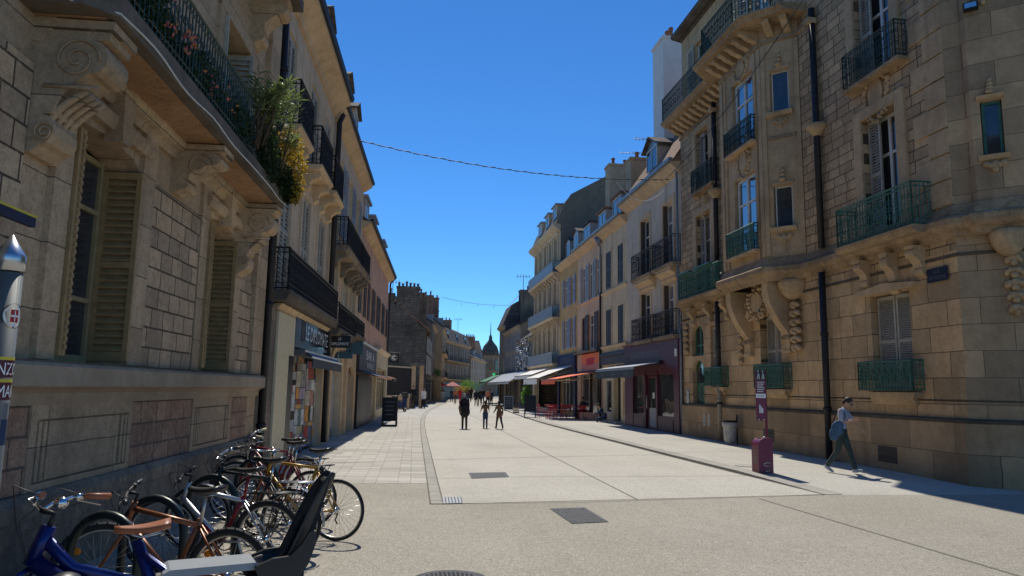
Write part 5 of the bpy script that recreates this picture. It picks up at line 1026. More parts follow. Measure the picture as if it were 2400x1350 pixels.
# ================================================================== FAR HOUSES
def row_house(name, label, cat, f, s0, s1, zt, mat, cols, floors, roof='pitch', rmat='slate', rise=3.5, depth=9, fm='frame_white', shut=None, shop=None, corn='far_wall', dorm=0, gab=None, group=None):
    b = thing(name, label, cat, f((s0+s1)/2, 0, 0), group=group); wdt = (s1-s0)/cols; ops = []
    for i in range(cols):
        c = s0+wdt*(i+.5)
        for z0, z1 in floors: ops.append((c-.52, c+.52, z0, z1, .15))
    if shop: ops.append((s0+.3, s1-.3, .25, 2.7, .3))
    wall(MB(), f, s0, s1, 0, zt, ops).build('wall', mat, b)
    for s in (s0, s1):
        m = MB()
        prof = [(0, 0), (0, zt), (-depth/2, zt+rise), (-depth, zt), (-depth, 0)] if roof == 'pitch' else [(0, 0), (0, zt), (-.7, zt+rise*.7), (-2.5, zt+rise), (-depth, zt+rise), (-depth, 0)]
        m.quad(*[f(s, n, z) for n, z in prof]); m.build('gable_wall', gab or mat, b)
    for a, b_, z0, z1, _ in ops:
        if shop and z0 < 1: window(b, f, a, b_, z0, z1, -.2, shop, 'far_shop', 3, (.8,), name='shop_window'); continue
        wd = window(b, f, a, b_, z0, z1, -.13, fm, 'glass', 2, (.68,), .07)
        if shut: shutters(wd, f, a, b_, z0, z1, shut, .02, .42, .22)
    MB().prism(f, [(0, zt-.3), (.08, zt-.26), (.35, zt-.02), (.35, zt+.1), (0, zt+.12)], s0, s1).build('cornice', corn, b)
    prof = [(.35, zt+.1), (-depth/2, zt+rise+.1), (-depth/2, zt+rise-.05), (.35, zt+.0)] if roof == 'pitch' else [(.3, zt+.1), (-.72, zt+rise*.7+.1), (-2.5, zt+rise+.1), (-depth, zt+rise+.1), (-depth, zt+rise), (-.6, zt+.2)]
    rf = MB().prism(f, prof, s0-.02, s1+.02).build('roof', rmat, b)
    for i in range(dorm):
        c = s0+(s1-s0)*(i+.5)/dorm; dormer(b, f, c-.7, c+.7, -2.5, -.25, zt+.25, zt+1.6, 'zinc', 'zinc', gable=0)
    return b, rf
FL = Fr((1.05, 70), (1.95, 32), (32, -1.95))
g_ = MB(); Eh = thing('gable_house', 'dark rubble gable house with a broad chimney stack, standing forward on the left', 'house', (-2, 70, 0))
Wf = Fr((1.05, 70), (-1, 0), (0, -1))
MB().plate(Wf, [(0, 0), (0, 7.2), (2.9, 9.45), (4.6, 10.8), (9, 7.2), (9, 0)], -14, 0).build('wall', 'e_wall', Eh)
rf = MB().plate(Wf, [(-.35, 7.0), (4.6, 11.0), (9.3, 7.0), (9.3, 7.2), (4.6, 11.2), (-.35, 7.2)], -14, .02).build('roof', 'tile', Eh)
m = MB()
for z0, z1 in ((3.1, 4.9), (5.2, 6.7)):
    for i in range(4):
        window(Eh, FL, 1.2+i*3.2, 2.3+i*3.2, z0, z1, .01, 'frame_white', 'glass', 2, (.6,))
chimney(rf, Wf, .8, 3.0, -1.9, -.02, 8.0, 11.3, 'e_wall', 6, ph=.5); chimney(rf, Wf, .05, .75, -5.5, -2.2, 7.0, 10.5, 'a_plinth', 3, ph=.5); chimney(rf, Wf, 3.2, 4.0, -.9, -.02, 9, 10.6, 'e_wall', 2)
window(Eh, FL, 1, 5.4, .3, 2.6, .02, 'frame_dark', 'glass_shop', 3, (.8,), name='shop_window'); window(Eh, FL, 7, 12, .3, 2.6, .02, 'frame_dark', 'glass_shop', 3, (.8,), name='shop_window')
t = thing('courtyard_gate', 'dark boarded courtyard gate with pale stone posts beside the gable house', 'gate', (-1.2, 62, 0))
MB().box(W, -7, -.22, 62.0, 62.12, 0, 3.35).build('boards', 'black', t); MB().plate(Fr((0, 61.9), (1, 0), (0, -1)), [(-7, 3.75), (-.15, 3.4), (-.15, 3.3), (-7, 3.62)], -.3, .2).build('coping', 'cream', t)
MB().box(W, -.22, .12, 61.8, 62.2, 0, 3.5).build('gate_post', 'b_trim', t); MB().box(W, .45, .8, 63.0, 63.4, 0, 3.6).build('gate_post', 'b_trim', t)
MB().prism(Fr((-.05, 62), (1, 0), (0, 1)), [(-.4, 3.5), (.4, 3.5), (.3, 3.72), (-.3, 3.72)], -.35, .35).build('post_cap', 'a_plinth', t); MB().prism(Fr((.62, 63.2), (1, 0), (0, 1)), [(-.3, 3.6), (.3, 3.6), (.2, 3.8), (-.2, 3.8)], -.28, .28).build('post_cap', 'a_plinth', t)
single(MB().box(W, -2.2, -.3, 57.6, 57.9, 0, .95).box(W, -2.25, -.25, 57.55, 57.95, .95, 1.05), 'low_wall', 'b_trim', 'low pale stone wall end before the courtyard gate', 'wall')
b, rf = row_house('terrace_house', 'grey brown house with tall chimneys next after the gable house', 'house', FL, 14.05, 26, 9.0, 'far_dark', 4, ((3.2, 5.3), (6.0, 8.1)), rise=3.2, shop='frame_dark', dorm=1)
chimney(rf, FL, 14.2, 15.0, -3.2, -.9, 9.5, 12.6, 'a_plinth', 2); chimney(rf, FL, 20, 20.9, -3, -1, 10, 12.7, 'a_render', 2); chimney(rf, FL, 25, 25.8, -3.0, -.5, 9.5, 13.7, 'brick', 4)
F2 = Fr(FL(26, .9, 0), FL.d, FL.n)
b, rf = row_house('terrace_house', 'cream stone house standing forward with bright corner quoins and iron balconies', 'house', F2, 0, 18, 9.6, 'far_wall', 6, ((3.3, 5.7), (6.5, 8.9)), rise=3.6, shop='shut_brown', dorm=2)
for z in (3.15, 6.35): balcony(b, F2, 1, 17, .5, z, z+.85, 'iron', 'far_wall', .15, fancy=False, pitch=.3)
chimney(rf, F2, 5.5, 6.5, -3, -.8, 10, 14.2, 'brick', 4); chimney(rf, F2, 13, 14, -3, -1, 10, 13.2, 'a_plinth', 3)
a1 = radians(15); F3 = Fr(F2(18, -.2, 0), (sin(a1), cos(a1)), (cos(a1), -sin(a1)))
b, rf = row_house('terrace_house', 'brown grey house with zinc dormers where the street bends', 'house', F3, 0, 22, 9.2, 'far_dark', 7, ((3.3, 5.5), (6.3, 8.5)), roof='mansard', rise=3.0, shop='frame_dark', dorm=3)
for z in (3.15, 6.15): balcony(b, F3, 1, 20, .45, z, z+.85, 'iron', 'far_wall', .15, fancy=False, pitch=.3)
chimney(rf, F3, 10, 11, -3, -1.2, 11, 13.2, 'brick', 3)
a2 = radians(12); F4 = Fr(F3(22, .3, 0), (sin(a2), cos(a2)), (cos(a2), -sin(a2)))
b, rf = row_house('terrace_house', 'pale gabled house in the far bend under a slate roof', 'house', F4, 0, 24, 7.4, 'grey_wall', 6, ((3.2, 4.8), (5.4, 7)), rise=2.8, shop='frame_dark', dorm=2)
chimney(rf, F4, 5, 6, -3, -1.5, 8.5, 11.5, 'brick', 3)
Wc = Fr((12.0, 172), (1, .15), (.15, -1))
b, rf = row_house('terrace_house', 'mauve grey house closing the view at the end of the street', 'house', Wc, -4, 4.2, 9.5, 'far_dark', 4, ((3.2, 5.2), (6, 8)), rise=3.8, shop='frame_dark'); chimney(rf, Wc, .5, 2.5, -3, -1.5, 11, 14.0, 'brick', 5)
row_house('terrace_house', 'rosy house beside the distant domed tower', 'house', Wc, 7.2, 14, 7.6, 'd_wall', 3, ((3.2, 5.0), (5.6, 7.0)), rise=2.6, shop='frame_dark')
t = thing('domed_tower', 'distant corner tower with a dark dome and thin spire', 'tower', (17.6, 170, 0))
MB().lathe((17.6, 170, 0), [(1.9, 0), (1.9, 9.0), (2.1, 9.2), (2.1, 9.5)], 8, False).build('wall', 'far_dark', t); MB().lathe((17.6, 170, 0), [(2.15, 9.5), (2.05, 10.4), (1.65, 11.6), (.9, 12.5), (.45, 13.1), (.35, 14.0), (.12, 14.4), (.05, 17.2)], 14).build('dome', 'slate', t)
for k in range(3): a = -pi/2+(k-1)*pi/4; q = Vector((17.6+1.93*cos(a), 170+1.93*sin(a), 0)); f = Fr(q, (-sin(a), cos(a)), (cos(a), sin(a))); MB().quad(f(-.4, 0, 6), f(.4, 0, 6), f(.4, 0, 8.2), f(-.4, 0, 8.2)).build('window', 'glass', t)
# right side beyond the ornate house
b, rf = row_house('cottage', 'low grey house with a sloping roof beyond the ornate house', 'house', R, 62.05, 70, 6.2, 'grey_wall', 2, ((3.7, 5.6),), rise=3.4, shop='frame_dark', corn='grey_wall', shut='shut_bluegrey')
b, rf = row_house('cottage', 'grey plastered house whose verge slopes up towards the street', 'house', R, 70.05, 81, 7.9, 'grey_wall', 4, ((3.4, 5.2), (5.7, 7.2)), rise=2.8, shop='frame_dark', corn='grey_wall', shut='shut_bluegrey')
b, rf = row_house('mansard_house', 'dark slate mansard house with a broad grey chimney gable', 'house', R, 81.05, 86, 8.8, 'far_dark', 2, ((3.4, 5.2), (6, 8)), roof='mansard', rise=3.4, shop='frame_dark', gab='slate')
chimney(rf, R, 80.9, 82.4, -3.6, -1.7, 8.8, 12.9, 'a_plinth', 1); MB().quad(R(81.2, -.9, 11.6), R(85.8, -.9, 11.6), R(85.8, -2.2, 13.0), R(81.2, -2.2, 13.0)).build('zinc_sheet', 'zinc', rf)
a3 = radians(11); F5 = Fr(R(86.1, -.5, 0), (sin(a3), cos(a3)), (-cos(a3), sin(a3)))
row_house('terrace_house', 'long pale house on the outer side of the far bend', 'house', F5, 0, 45, 8.2, 'far_wall', 9, ((3.3, 5.2), (5.9, 7.8)), rise=3.5, shop='shut_brown')
t = thing('garland_decoration', 'silvery hanging garland of baubles on the low grey house front', 'decoration', R(64, .4, 4.6)); m = MB(); rg = random.Random(12)
for i in range(150): s, z = rg.uniform(62.6, 69.6), rg.uniform(3.5, 6.1); m.ball(R(s, .28+rg.uniform(-.1, .18), z), rg.uniform(.05, .15), None, None, 6, 5)
m.build('bauble', 'bulb', t)['kind'] = 'stuff'; t2 = MB(); [t2.tube([R(62.4+i*1.2, .3, 6.15), R(63.2+i*1.2, .3, 3.6)], .02, 4) for i in range(6)]; t2.build('wire', 'cable', t)
t = thing('pharmacy_cross', 'small lit green cross above the green awning', 'sign', R(84, .6, 3.4)); f = R.at(84, 0, pi/2); MB().box(f, .68, 1.02, -.06, .06, 3.33, 3.43).box(f, .80, .90, -.055, .055, 3.21, 3.55).build('cross', 'lit_green', t); MB().box(f, .0, .62, -.03, .03, 3.34, 3.4).build('arm', 'iron', t)
def awn(name, label, s0, s1, n1, zw, zo, mat, val=.28, vmat=None, stripes=0, arms=True, f=R):
    t = thing(name, label, 'awning', f((s0+s1)/2, n1/2, zo)); c = MB().prism(f, [(.05, zw), (n1, zo), (n1, zo-.02), (.05, zw-.03)], s0, s1).build('cloth', mat, t)
    MB().prism(f, [(n1, zo), (n1+.015, zo), (n1+.015, zo-val), (n1, zo-val)], s0, s1).build('valance', vmat or mat, c); MB().box(f, s0-.05, s1+.05, .02, .2, zw-.08, zw+.08).build('cassette', 'frame_dark', t); MB().box(f, s0-.03, s1+.03, n1-.03, n1+.05, zo-.03, zo+.03).build('bar', 'zinc', t)
    if arms:
        for s in (s0+.15, s1-.15): MB().tube([f(s, .1, zw-.35), f(s, n1*.55, (zw+zo)/2-.28), f(s, n1, zo-.06)], .03, 6).build('arm', 'cream', t)
    for i in range(stripes):
        a = s0+(s1-s0)*(i+.3)/stripes; b_ = a+(s1-s0)*.22/stripes; MB().prism(f, [(.06, zw+.004), (n1, zo+.004), (n1, zo+.001), (.06, zw+.001)], a, b_).build('stripe', 'letter_grey', c)
    return t
awn('awning', 'coral red awning over the red café tables', 40.4, 44.6, 2.5, 2.78, 2.30, 'awn_red')
awn('awning', 'white awning with a deep valance in front of the dark blue shop', 46.2, 51.6, 2.5, 3.35, 2.42, 'awn_white', .38)
awn('awning', 'cream awning beyond the white one under the ornate house', 52.4, 60, 1.9, 3.45, 2.75, 'awn_white', .25)
awn('awning', 'wide pale grey striped awning over the shop in the middle distance', 63, 80, 2.0, 3.5, 2.35, 'awn_grey', .2, stripes=6)
awn('awning', 'green awning under the lit green cross', 82.5, 90, 2.0, 3.4, 2.5, 'awn_green', .2)
awn('awning', 'peach awning on the left in the far distance', 18, 24, 1.6, 3.3, 2.7, 'awn_tan', .35, 'red', f=FL)
t = thing('parasol', 'pink café parasol open in the far street', 'parasol', (5.1, 97, 0)); MB().tube([(5.1, 97, 0), (5.1, 97, 2.5)], .03, 6).build('pole', 'frame_white', t); MB().lathe((5.1, 97, 0), [(1.0, 1.86), (1.0, 1.98), (.05, 2.55)], 8, False).build('canopy', 'awn_pink', t)
t = thing('parasol', 'dull red parasol behind the pink one', 'parasol', (3.3, 101, 0)); MB().tube([(3.3, 101, 0), (3.3, 101, 2.7)], .03, 6).build('pole', 'frame_white', t); MB().lathe((3.3, 101, 0), [(1.1, 2.0), (1.1, 2.1), (.05, 2.7)], 8, False).build('canopy', 'cloth_red', t)
def small_tree(name, label, x, y, h, r, mat, n, seed):
    rg = random.Random(seed); t = thing(name, label, 'tree' if h > 2 else 'plant', (x, y, 0)); m = MB()
    for i in range(7): leaf_cloud(m, (x+rg.gauss(0, r*.5), y+rg.gauss(0, r*.5), h*.68+rg.gauss(0, h*.13)), (r*.55, r*.55, h*.2), n//7, .18, .11, rg)
    m.build('foliage', mat, t); MB().tube([(x, y, 0), (x+.03, y, h*.4), (x, y, h*.8)], [.05, .04, .02], 6).build('trunk', 'bark', t)
small_tree('potted_tree', 'bright green small tree among the far café tables', 8.0, 112, 3.0, 1.1, 'leaf_bright', 700, 1); small_tree('potted_tree', 'yellow green bush beside the pink parasol', 6.7, 108, 2.2, .9, 'leaf_yellow', 500, 2); small_tree('potted_tree', 'dark green small tree far down the street', 9.6, 120, 3.4, 1.2, 'leaf_bright', 600, 3)
small_tree('climbing_plant', 'tall leafy potted plant beside the dark shop board', 7.75, 50.5, 1.9, .3, 'leaf_bright', 420, 4)
bush('window_box', 'green plants on a first floor ledge of the far left house', 'plant', FL(24, .3, 3.4), [(FL(24, .35, 3.6), (.5, .8, .45), 1)], 'leaf_bright', 300, .2, .12, [], 31)
# ================================================================== STREET THINGS
def board_sign(label, x, y, w_, h, ang, frame='black', face='black', lines=4, leg=.22):
    t = thing('pavement_board', label, 'sign', (x, y, 0), ang); f = Fr((0, 0), (1, 0), (0, -1)); d = .32
    for sgn in (1, -1):
        q = lambda s, n, z: Vector((s, sgn*(d*(1-z/h)*.5+.02+n), z)); F_ = lambda s, n, z: q(s, n, z)
        m = MB(); m.box(F_, -w_/2, -w_/2+.05, -.015, .02, 0, h); m.box(F_, w_/2-.05, w_/2, -.015, .02, 0, h); m.box(F_, -w_/2+.05, w_/2-.05, -.015, .02, h-.06, h); m.box(F_, -w_/2+.05, w_/2-.05, -.015, .02, 0.0, .05); fr_ = m.build('frame', frame, t, local=True)
        MB().box(F_, -w_/2+.05, w_/2-.05, -.008, .012, leg, h-.06).build('panel', face, t, local=True)
        if sgn == -1:
            m = MB(); rg = random.Random(int(x*10))
            for i in range(lines): z = h-.2-i*(h-leg-.3)/lines; ww = w_*rg.uniform(.25, .36); m.box(F_, -ww, ww, .0125, .014, z-.016, z+.016)
            m.build('chalk_line', 'letter_grey', t, local=True)
    return t
board_sign('black pavement board standing on bright paving before the pink house', -1.02, 32.9, .66, 1.25, radians(-6))
board_sign('large black board on legs beside the climbing plant', 6.95, 43.3, .7, 1.35, radians(-8), lines=0, leg=.4)
board_sign('grey framed menu board with lines near the striped awning', 7.5, 57.5, .72, 1.15, radians(-6), 'zinc', 'frame_dark', 6, .1)
t = thing('crate', 'small wooden crate standing on the kerb by the boards', 'crate', (7.15, 50.7, .05)); m = MB()
for z in (.06, .2, .34):
    m.box(W, 6.95, 7.35, 50.5, 50.53, z, z+.1); m.box(W, 6.95, 7.35, 50.87, 50.9, z, z+.1); m.box(W, 6.95, 6.98, 50.53, 50.87, z, z+.1); m.box(W, 7.32, 7.35, 50.53, 50.87, z, z+.1)
m.build('slats', 'wood', t); MB().box(W, 6.98, 7.32, 50.53, 50.87, .06, .08).build('bottom', 'wood', t)
# burgundy bin with sign post
t = thing('dog_waste_bin', 'burgundy metal bin with arched lid on the right pavement', 'bin', (7.33, 14.72, .05)); an = radians(-27); f = Fr((7.33, 14.72), (cos(an), sin(an)), (sin(an), -cos(an)))
f = Fr((7.33, 14.70), (0, 1), (-1, 0)); pr = [(-.16, .06), (.16, .06), (.16, .60)]+[(.0+.16*cos(a), .60+.17*sin(a)) for a in [i*pi/20 for i in range(1, 11)]]+[(-.16, .77)]
pr_old = [(-.23, .06), (.23, .06), (.23, .56)]+[(.23*cos(a), .56+.23*sin(a)*.75) for a in [i*pi/10 for i in range(1, 10)]]+[(-.23, .56)]
bd = bevel(MB().prism(f, pr, -.16, .16).build('body', 'burgundy_lt', t), .012)
m = MB()
for i in range(7): m.box(f, -.11+.012*(i % 3), .11-.014*(i % 2), .1615, .1635, .50-i*.04, .512-i*.04)
m.build('notice_text', 'letter_grey', bd)
f2 = Fr(f(-.163, -.01, 0), (1, 0), (0, -1))
m = MB(); m.tube([f2(-.06, .002, .25), f2(.02, .002, .27), f2(.08, .002, .26), f2(.09, .002, .2), f2(-.04, .002, .2), f2(-.06, .002, .25)], .006, 4); m.tube([f2(-.03, .002, .12), f2(.06, .002, .12), f2(.05, .002, .09), f2(-.02, .002, .09)], .005, 4, True)
m.build('pictogram', 'letter_white', bd); MB().box(f, -.09, .09, .0, .08, .755, .768).build('slot', 'black', bd); MB().ball(f(-.02, -.05, .772), .035, .03, .025).build('lock', 'steel', bd)
t = thing('signpost', 'burgundy post carrying a tall narrow notice above the bin', 'sign', (7.52, 14.86, .05)); c = Vector((7.52, 14.86, 0))
MB().tube([(c.x, c.y, .05), (c.x, c.y, 2.2)], .03, 10).build('post', 'burgundy_lt', t); f = Fr(c, Vector((cos(radians(-8)), sin(radians(-8)))), Vector((sin(radians(-8)), -cos(radians(-8)))))
bd = MB().box(f, -.22, .0, .03, .045, 1.12, 2.18).build('notice', 'burgundy_lt', t); MB().box(f, -.2, .0, .046, .049, 1.98, 2.2).build('header', 'black', bd); m = MB()
for x in (-.16, -.06): m.tube([f(x-.02, .052, 2.0), f(x, .052, 2.09), f(x-.005, .052, 2.15), f(x+.02, .052, 2.09), f(x+.025, .052, 2.0)], .007, 4); m.ball(f(x, .052, 2.175), .014)
for i, z in enumerate((1.93, 1.89, 1.85, 1.81, 1.77, 1.73)): m.box(f, -.19+.01*(i % 2), -.03-.015*(i % 3), .0455, .047, z, z+.012)
for i in range(3): m.box(f, -.15+.03*i, -.13+.03*i, .0455, .047, 1.28, 1.46-.04*i)
m.build('lettering', 'letter_white', bd); b2 = MB().box(f, -.215, -.005, .0455, .048, 1.60, 1.69).build('label', 'white', bd); m = MB(); text(m, 'DOGGY', f, -.11, .0495, 1.645, .14, .035); m.build('lettering', 'burgundy', b2)
for x in (-.17, -.06): MB().ball(f(x, .05, 1.15), .022).build('bolt', 'steel', t)
# wall litter bag holder
t = thing('litter_bin', 'grey ring litter holder with pale bag against the right wall', 'bin', (10.08, 22.4, 0)); c = Vector((10.1, 22.4, 0))
MB().lathe((c.x, c.y, 0), [(.21, .74), (.24, .74), (.24, .82), (.21, .82)], 20).build('ring', 'pipe', t); MB().lathe((c.x, c.y, 0), [(.12, .1), (.19, .18), (.205, .45), (.215, .8), (.25, .74), (.235, .6)], 18).build('bag', plain('translucent_grey_bag', (.36, .36, .35), .4), t); MB().tube([(c.x+.24, c.y, .05), (c.x+.24, c.y, 1.0)], .025, 8).build('post', 'pipe', t)
# steel post with stickers
t = thing('steel_post', 'thick steel post with a pointed cap and stickers at the left edge', 'post', (-1.29, 2.5, 0)); px_, py_ = -1.312, 2.5
MB().lathe((px_, py_, 0), [(.042, 0), (.042, 2.045)], 24).build('shaft', plain('galvanised_steel_post', (.12, .13, .125), .5, .2, .4, .3, 3), t)
MB().lathe((px_, py_, 0), [(.045, 2.05), (.045, 2.10), (.043, 2.105), (.004, 2.17)], 24).build('cap', 'steel', t)
camd = atan2(-py_, -px_)
def sticker(z0, z1, a0, a1, mat, r=.0428, shape=None):
    m = MB(); k = 10
    if shape == 'disc':
        c0, hz = (a0+a1)/2, (z1-z0)/2; pts = [(c0+hz/.042*cos(t_), (z0+z1)/2+hz*sin(t_)) for t_ in [i*pi/14 for i in range(28)]]
        m.add([(px_+r*cos(a), py_+r*sin(a), z) for a, z in pts], [tuple(range(28))])
    else:
        for i in range(k):
            a, b_ = a0+(a1-a0)*i/k, a0+(a1-a0)*(i+1)/k; m.quad(*[(px_+r*cos(q), py_+r*sin(q), z) for q, z in ((a, z0), (b_, z0), (b_, z1), (a, z1))])
    return m.build('sticker', mat, t)
ce = camd+.75
sticker(1.865, 1.945, ce-.3, ce+.3, 'black', .0429, 'disc'); sticker(1.872, 1.938, ce-.3, ce+.3, 'white', .0433, 'disc'); sticker(1.885, 1.925, ce-.32, ce+.32, 'red', .0437); sticker(1.902, 1.908, ce-.3, ce+.3, 'white', .0441); sticker(1.888, 1.922, ce-.04, ce+.04, 'white', .0442)
for z, tx in ((1.735, 'PUNZO'), (1.665, 'HUMAN')):
    sticker(z-.025, z+.03, camd-1.3, camd+1.4, 'burgundy', .0429); sticker(z+.03, z+.04, camd-1.3, camd+1.4, 'yellow', .0432)
    v, fs = text_mesh(tx); xs = [p[0] for p in v]; k = .11/(max(xs)-min(xs)); m = MB(); m.add([(px_+.0436*cos(camd+p[0]*k/.042+.35), py_+.0436*sin(camd+p[0]*k/.042+.35), z+p[1]*.055) for p in v], fs); m.build('lettering', 'letter_white', t)
sticker(1.56, 1.63, camd+.6, camd+1.2, 'letter_grey', .0429); sticker(1.5, 1.58, camd+.6, camd+1.3, 'cloth_blue', .043)
# cables
def cable(name, label, a, b_, sag, r, mat, k=24, twist=False, extra=None):
    a, b_ = Vector(a), Vector(b_); m = MB(); P = [a.lerp(b_, i/k)-Vector((0, 0, sag*4*(i/k)*(1-i/k))) for i in range(k+1)]; m.tube(P, r, 5)
    if twist: m2 = [p+Vector((0, .02*sin(i*2.1), .03*cos(i*2.1))) for i, p in enumerate(P)]; m.tube(m2, r*.8, 4)
    if extra: [m.tube(e_, r*.8, 4) for e_ in extra]
    return single(m, name, mat, label, 'cable')
cable('cable', 'twisted dark cable strung right across the street overhead', L(24.2, .25, 10.1), R(27.6, .4, 10.35), .42, .013, 'cable', 60, True, [[(7.4, 27.9, 10.15), (7.2, 28, 9.85), (7.25, 28, 9.75)]])
cable('cable', 'pale slack cable looping from the dark cable to the grey house', (8.0, 28.0, 10.2), R(27.7, .35, 10.2), .75, .014, 'cable_pale')
cable('cable', 'thin dark cable rising along the tan corner house', R(27.5, .6, 10.3), R(13.2, 1.1, 12.6), .5, .012, 'cable')
cable('cable', 'thin far cable with small lamps across the street', (2.4, 71, 10.6), (9.8, 71, 10.05), .3, .02, 'cable', 24, False, [[(4.4+i*1.6, 71, 10.1-.1*i), (4.4+i*1.6, 71, 9.85-.1*i)] for i in range(3)])
cable('cable', 'black cable at the top right corner of the corner house', CF(.9, .9, 9.9), CF(3.4, .6, 9.35), .05, .014, 'cable')
t = thing('flood_light', 'small floodlight fixed high on the corner chamfer', 'lamp', CF(.55, .3, 9.4)); MB().box(CF, .42, .68, .2, .34, 9.42, 9.56).build('housing', 'pipe', t); MB().box(CF, .45, .65, .34, .35, 9.44, 9.54).build('lens', 'chrome', t)
for (x, y, z, lb) in ((-2.4, 71.5, 10.6, 'thin television aerial above the gable house'), (10.4, 70, 11.4, 'thin aerial on the chimney beside the ornate house'), (6.8, 118, 11.5, 'small aerial on the far roofs')):
    t = thing('antenna', lb, 'antenna', (x, y, z)); MB().tube([(x, y, z-1.5), (x, y, z+1.6)], .03, 5).build('mast', 'pipe', t); m = MB(); m.tube([(x-.7, y, z+1.4), (x+.7, y, z+1.4)], .022, 4); [m.tube([(x-.6+i*.3, y, z+1.2), (x-.6+i*.3, y, z+1.6)], .018, 4) for i in range(5)]; m.build('elements', 'pipe', t)
# café furniture
def cafe_chair(label, x, y, rot, g):
    t = thing('cafe_chair', label, 'chair', (x, y, .05), rot, g); m = MB()
    for i in range(5): m.box(W, -.2, .2, -.2+i*.082, -.2+i*.082+.06, .44, .456)
    m.build('seat', 'red', t, local=True); m = MB()
    for i in range(3): m.box(W, -.19, .19, -.235, -.22, .6+i*.085, .65+i*.085)
    m.build('backrest', 'red', t, local=True)
    for sx in (-1, 1):
        MB().tube([(sx*.2, -.25, 0), (sx*.2, -.2, .44), (sx*.2, -.23, .84)], .012, 5).build('leg', 'red', t, local=True); MB().tube([(sx*.2, .22, 0), (sx*.2, .18, .44)], .012, 5).build('leg', 'red', t, local=True)
    return t
def cafe_table(label, x, y, g):
    t = thing('cafe_table', label, 'table', (x, y, .05), 0, g); MB().lathe((0, 0, .71), [(.33, 0), (.33, .02)], 20).build('top', 'red', t, local=True)
    for i in range(4): a = i*pi/2+.4; MB().tube([(.05*cos(a), .05*sin(a), .7), (.25*cos(a), .25*sin(a), 0)], .012, 5).build('leg', 'red', t, local=True)
    return t
gt, gc = 'red café tables on the right pavement', 'red café chairs on the right pavement'
T0 = cafe_table('red round café table nearest the kerb', 7.75, 40.6, gt)
for x, y, lb in ((8.6, 41.4, 'red round café table in the middle of the red chairs'), (9.4, 40.4, 'red round café table beside the seated person'), (8.3, 44.2, 'red round café table farthest under the coral awning')): tree_copy(T0, (x, y, .05), .3, lb)
C0_ = cafe_chair('red slatted chair on the kerb side of the nearest table', 7.3, 40.9, -1.5, gc)
for x, y, r, lb in ((7.6, 39.9, 0.2, 'red slatted chair in front of the nearest table'), (8.0, 41.3, 3.0, 'red slatted chair behind the nearest table'), (8.5, 40.6, .1, 'red slatted chair in front of the middle table'), (9.0, 42.0, 2.4, 'red slatted chair behind the middle table'), (9.3, 39.6, -.1, 'red slatted chair at the front of the right hand table'), (7.75, 44.1, -1.5, 'red slatted chair at the farthest table, kerb side'), (8.9, 44.5, 1.5, 'red slatted chair at the farthest table, wall side')): tree_copy(C0_, (x, y, .05), r, lb)
# scooter
t = thing('motor_scooter', 'parked dark motor scooter seen beyond the black pavement board', 'scooter', (-.88, 52, 0)); f = Fr((-.88, 52), (cos(1.1), sin(1.1)), (-sin(1.1), cos(1.1)))
for s in (-.62, .62):
    w_ = MB().tube([f(s+.22*cos(a), 0, .25+.22*sin(a)) for a in [i*pi/10 for i in range(20)]], .055, 7, True).build('wheel', 'rubber', t); MB().ball(f(s, 0, .25), .13, .1, .13).build('rim', 'alloy', w_)
m = MB().plate(f, [(-.8, .5), (-.75, .72), (-.2, .72), (0, .42), (.4, .36), (.55, .95), (.68, .98), (.62, .5), (.5, .28), (-.3, .26)], -.16, .16); bevel(m.build('body', 'cloth_blue', t), .05, 3)
bevel(MB().plate(f, [(-.78, .73), (-.78, .82), (-.15, .80), (-.12, .73)], -.15, .15).build('seat', 'saddle_black', t), .03); MB().tube([f(.6, -.32, 1.05), f(.62, 0, 1.0), f(.6, .32, 1.05)], .025, 6).build('handlebar', 'pipe', t)
bevel(MB().plate(f, [(.62, .95), (.74, .95), (.6, 1.35), (.54, 1.35)], -.2, .2).build('windscreen', 'plastic', t), .02); bevel(MB().box(f, -1.05, -.72, -.2, .2, .8, 1.12).build('top_box', 'plastic', t), .05); MB().ball(f(.72, 0, .86), .09).build('headlight', 'chrome', t)
for s in (-.15, .15): MB().ball(f(.6, s*2.3, 1.2), .07, .02, .05).build('mirror', 'chrome', t)
t = thing('bin', 'blue grey street bin among the far passers-by', 'bin', (3.75, 101.5, 0)); MB().lathe((3.75, 101.5, 0), [(.5, 0), (.55, 1.2)], 4, False).build('body', 'shut_bluegrey', t); MB().lathe((3.75, 101.5, 1.2), [(.6, 0), (.6, .12)], 4, False).build('lid', 'pipe', t)
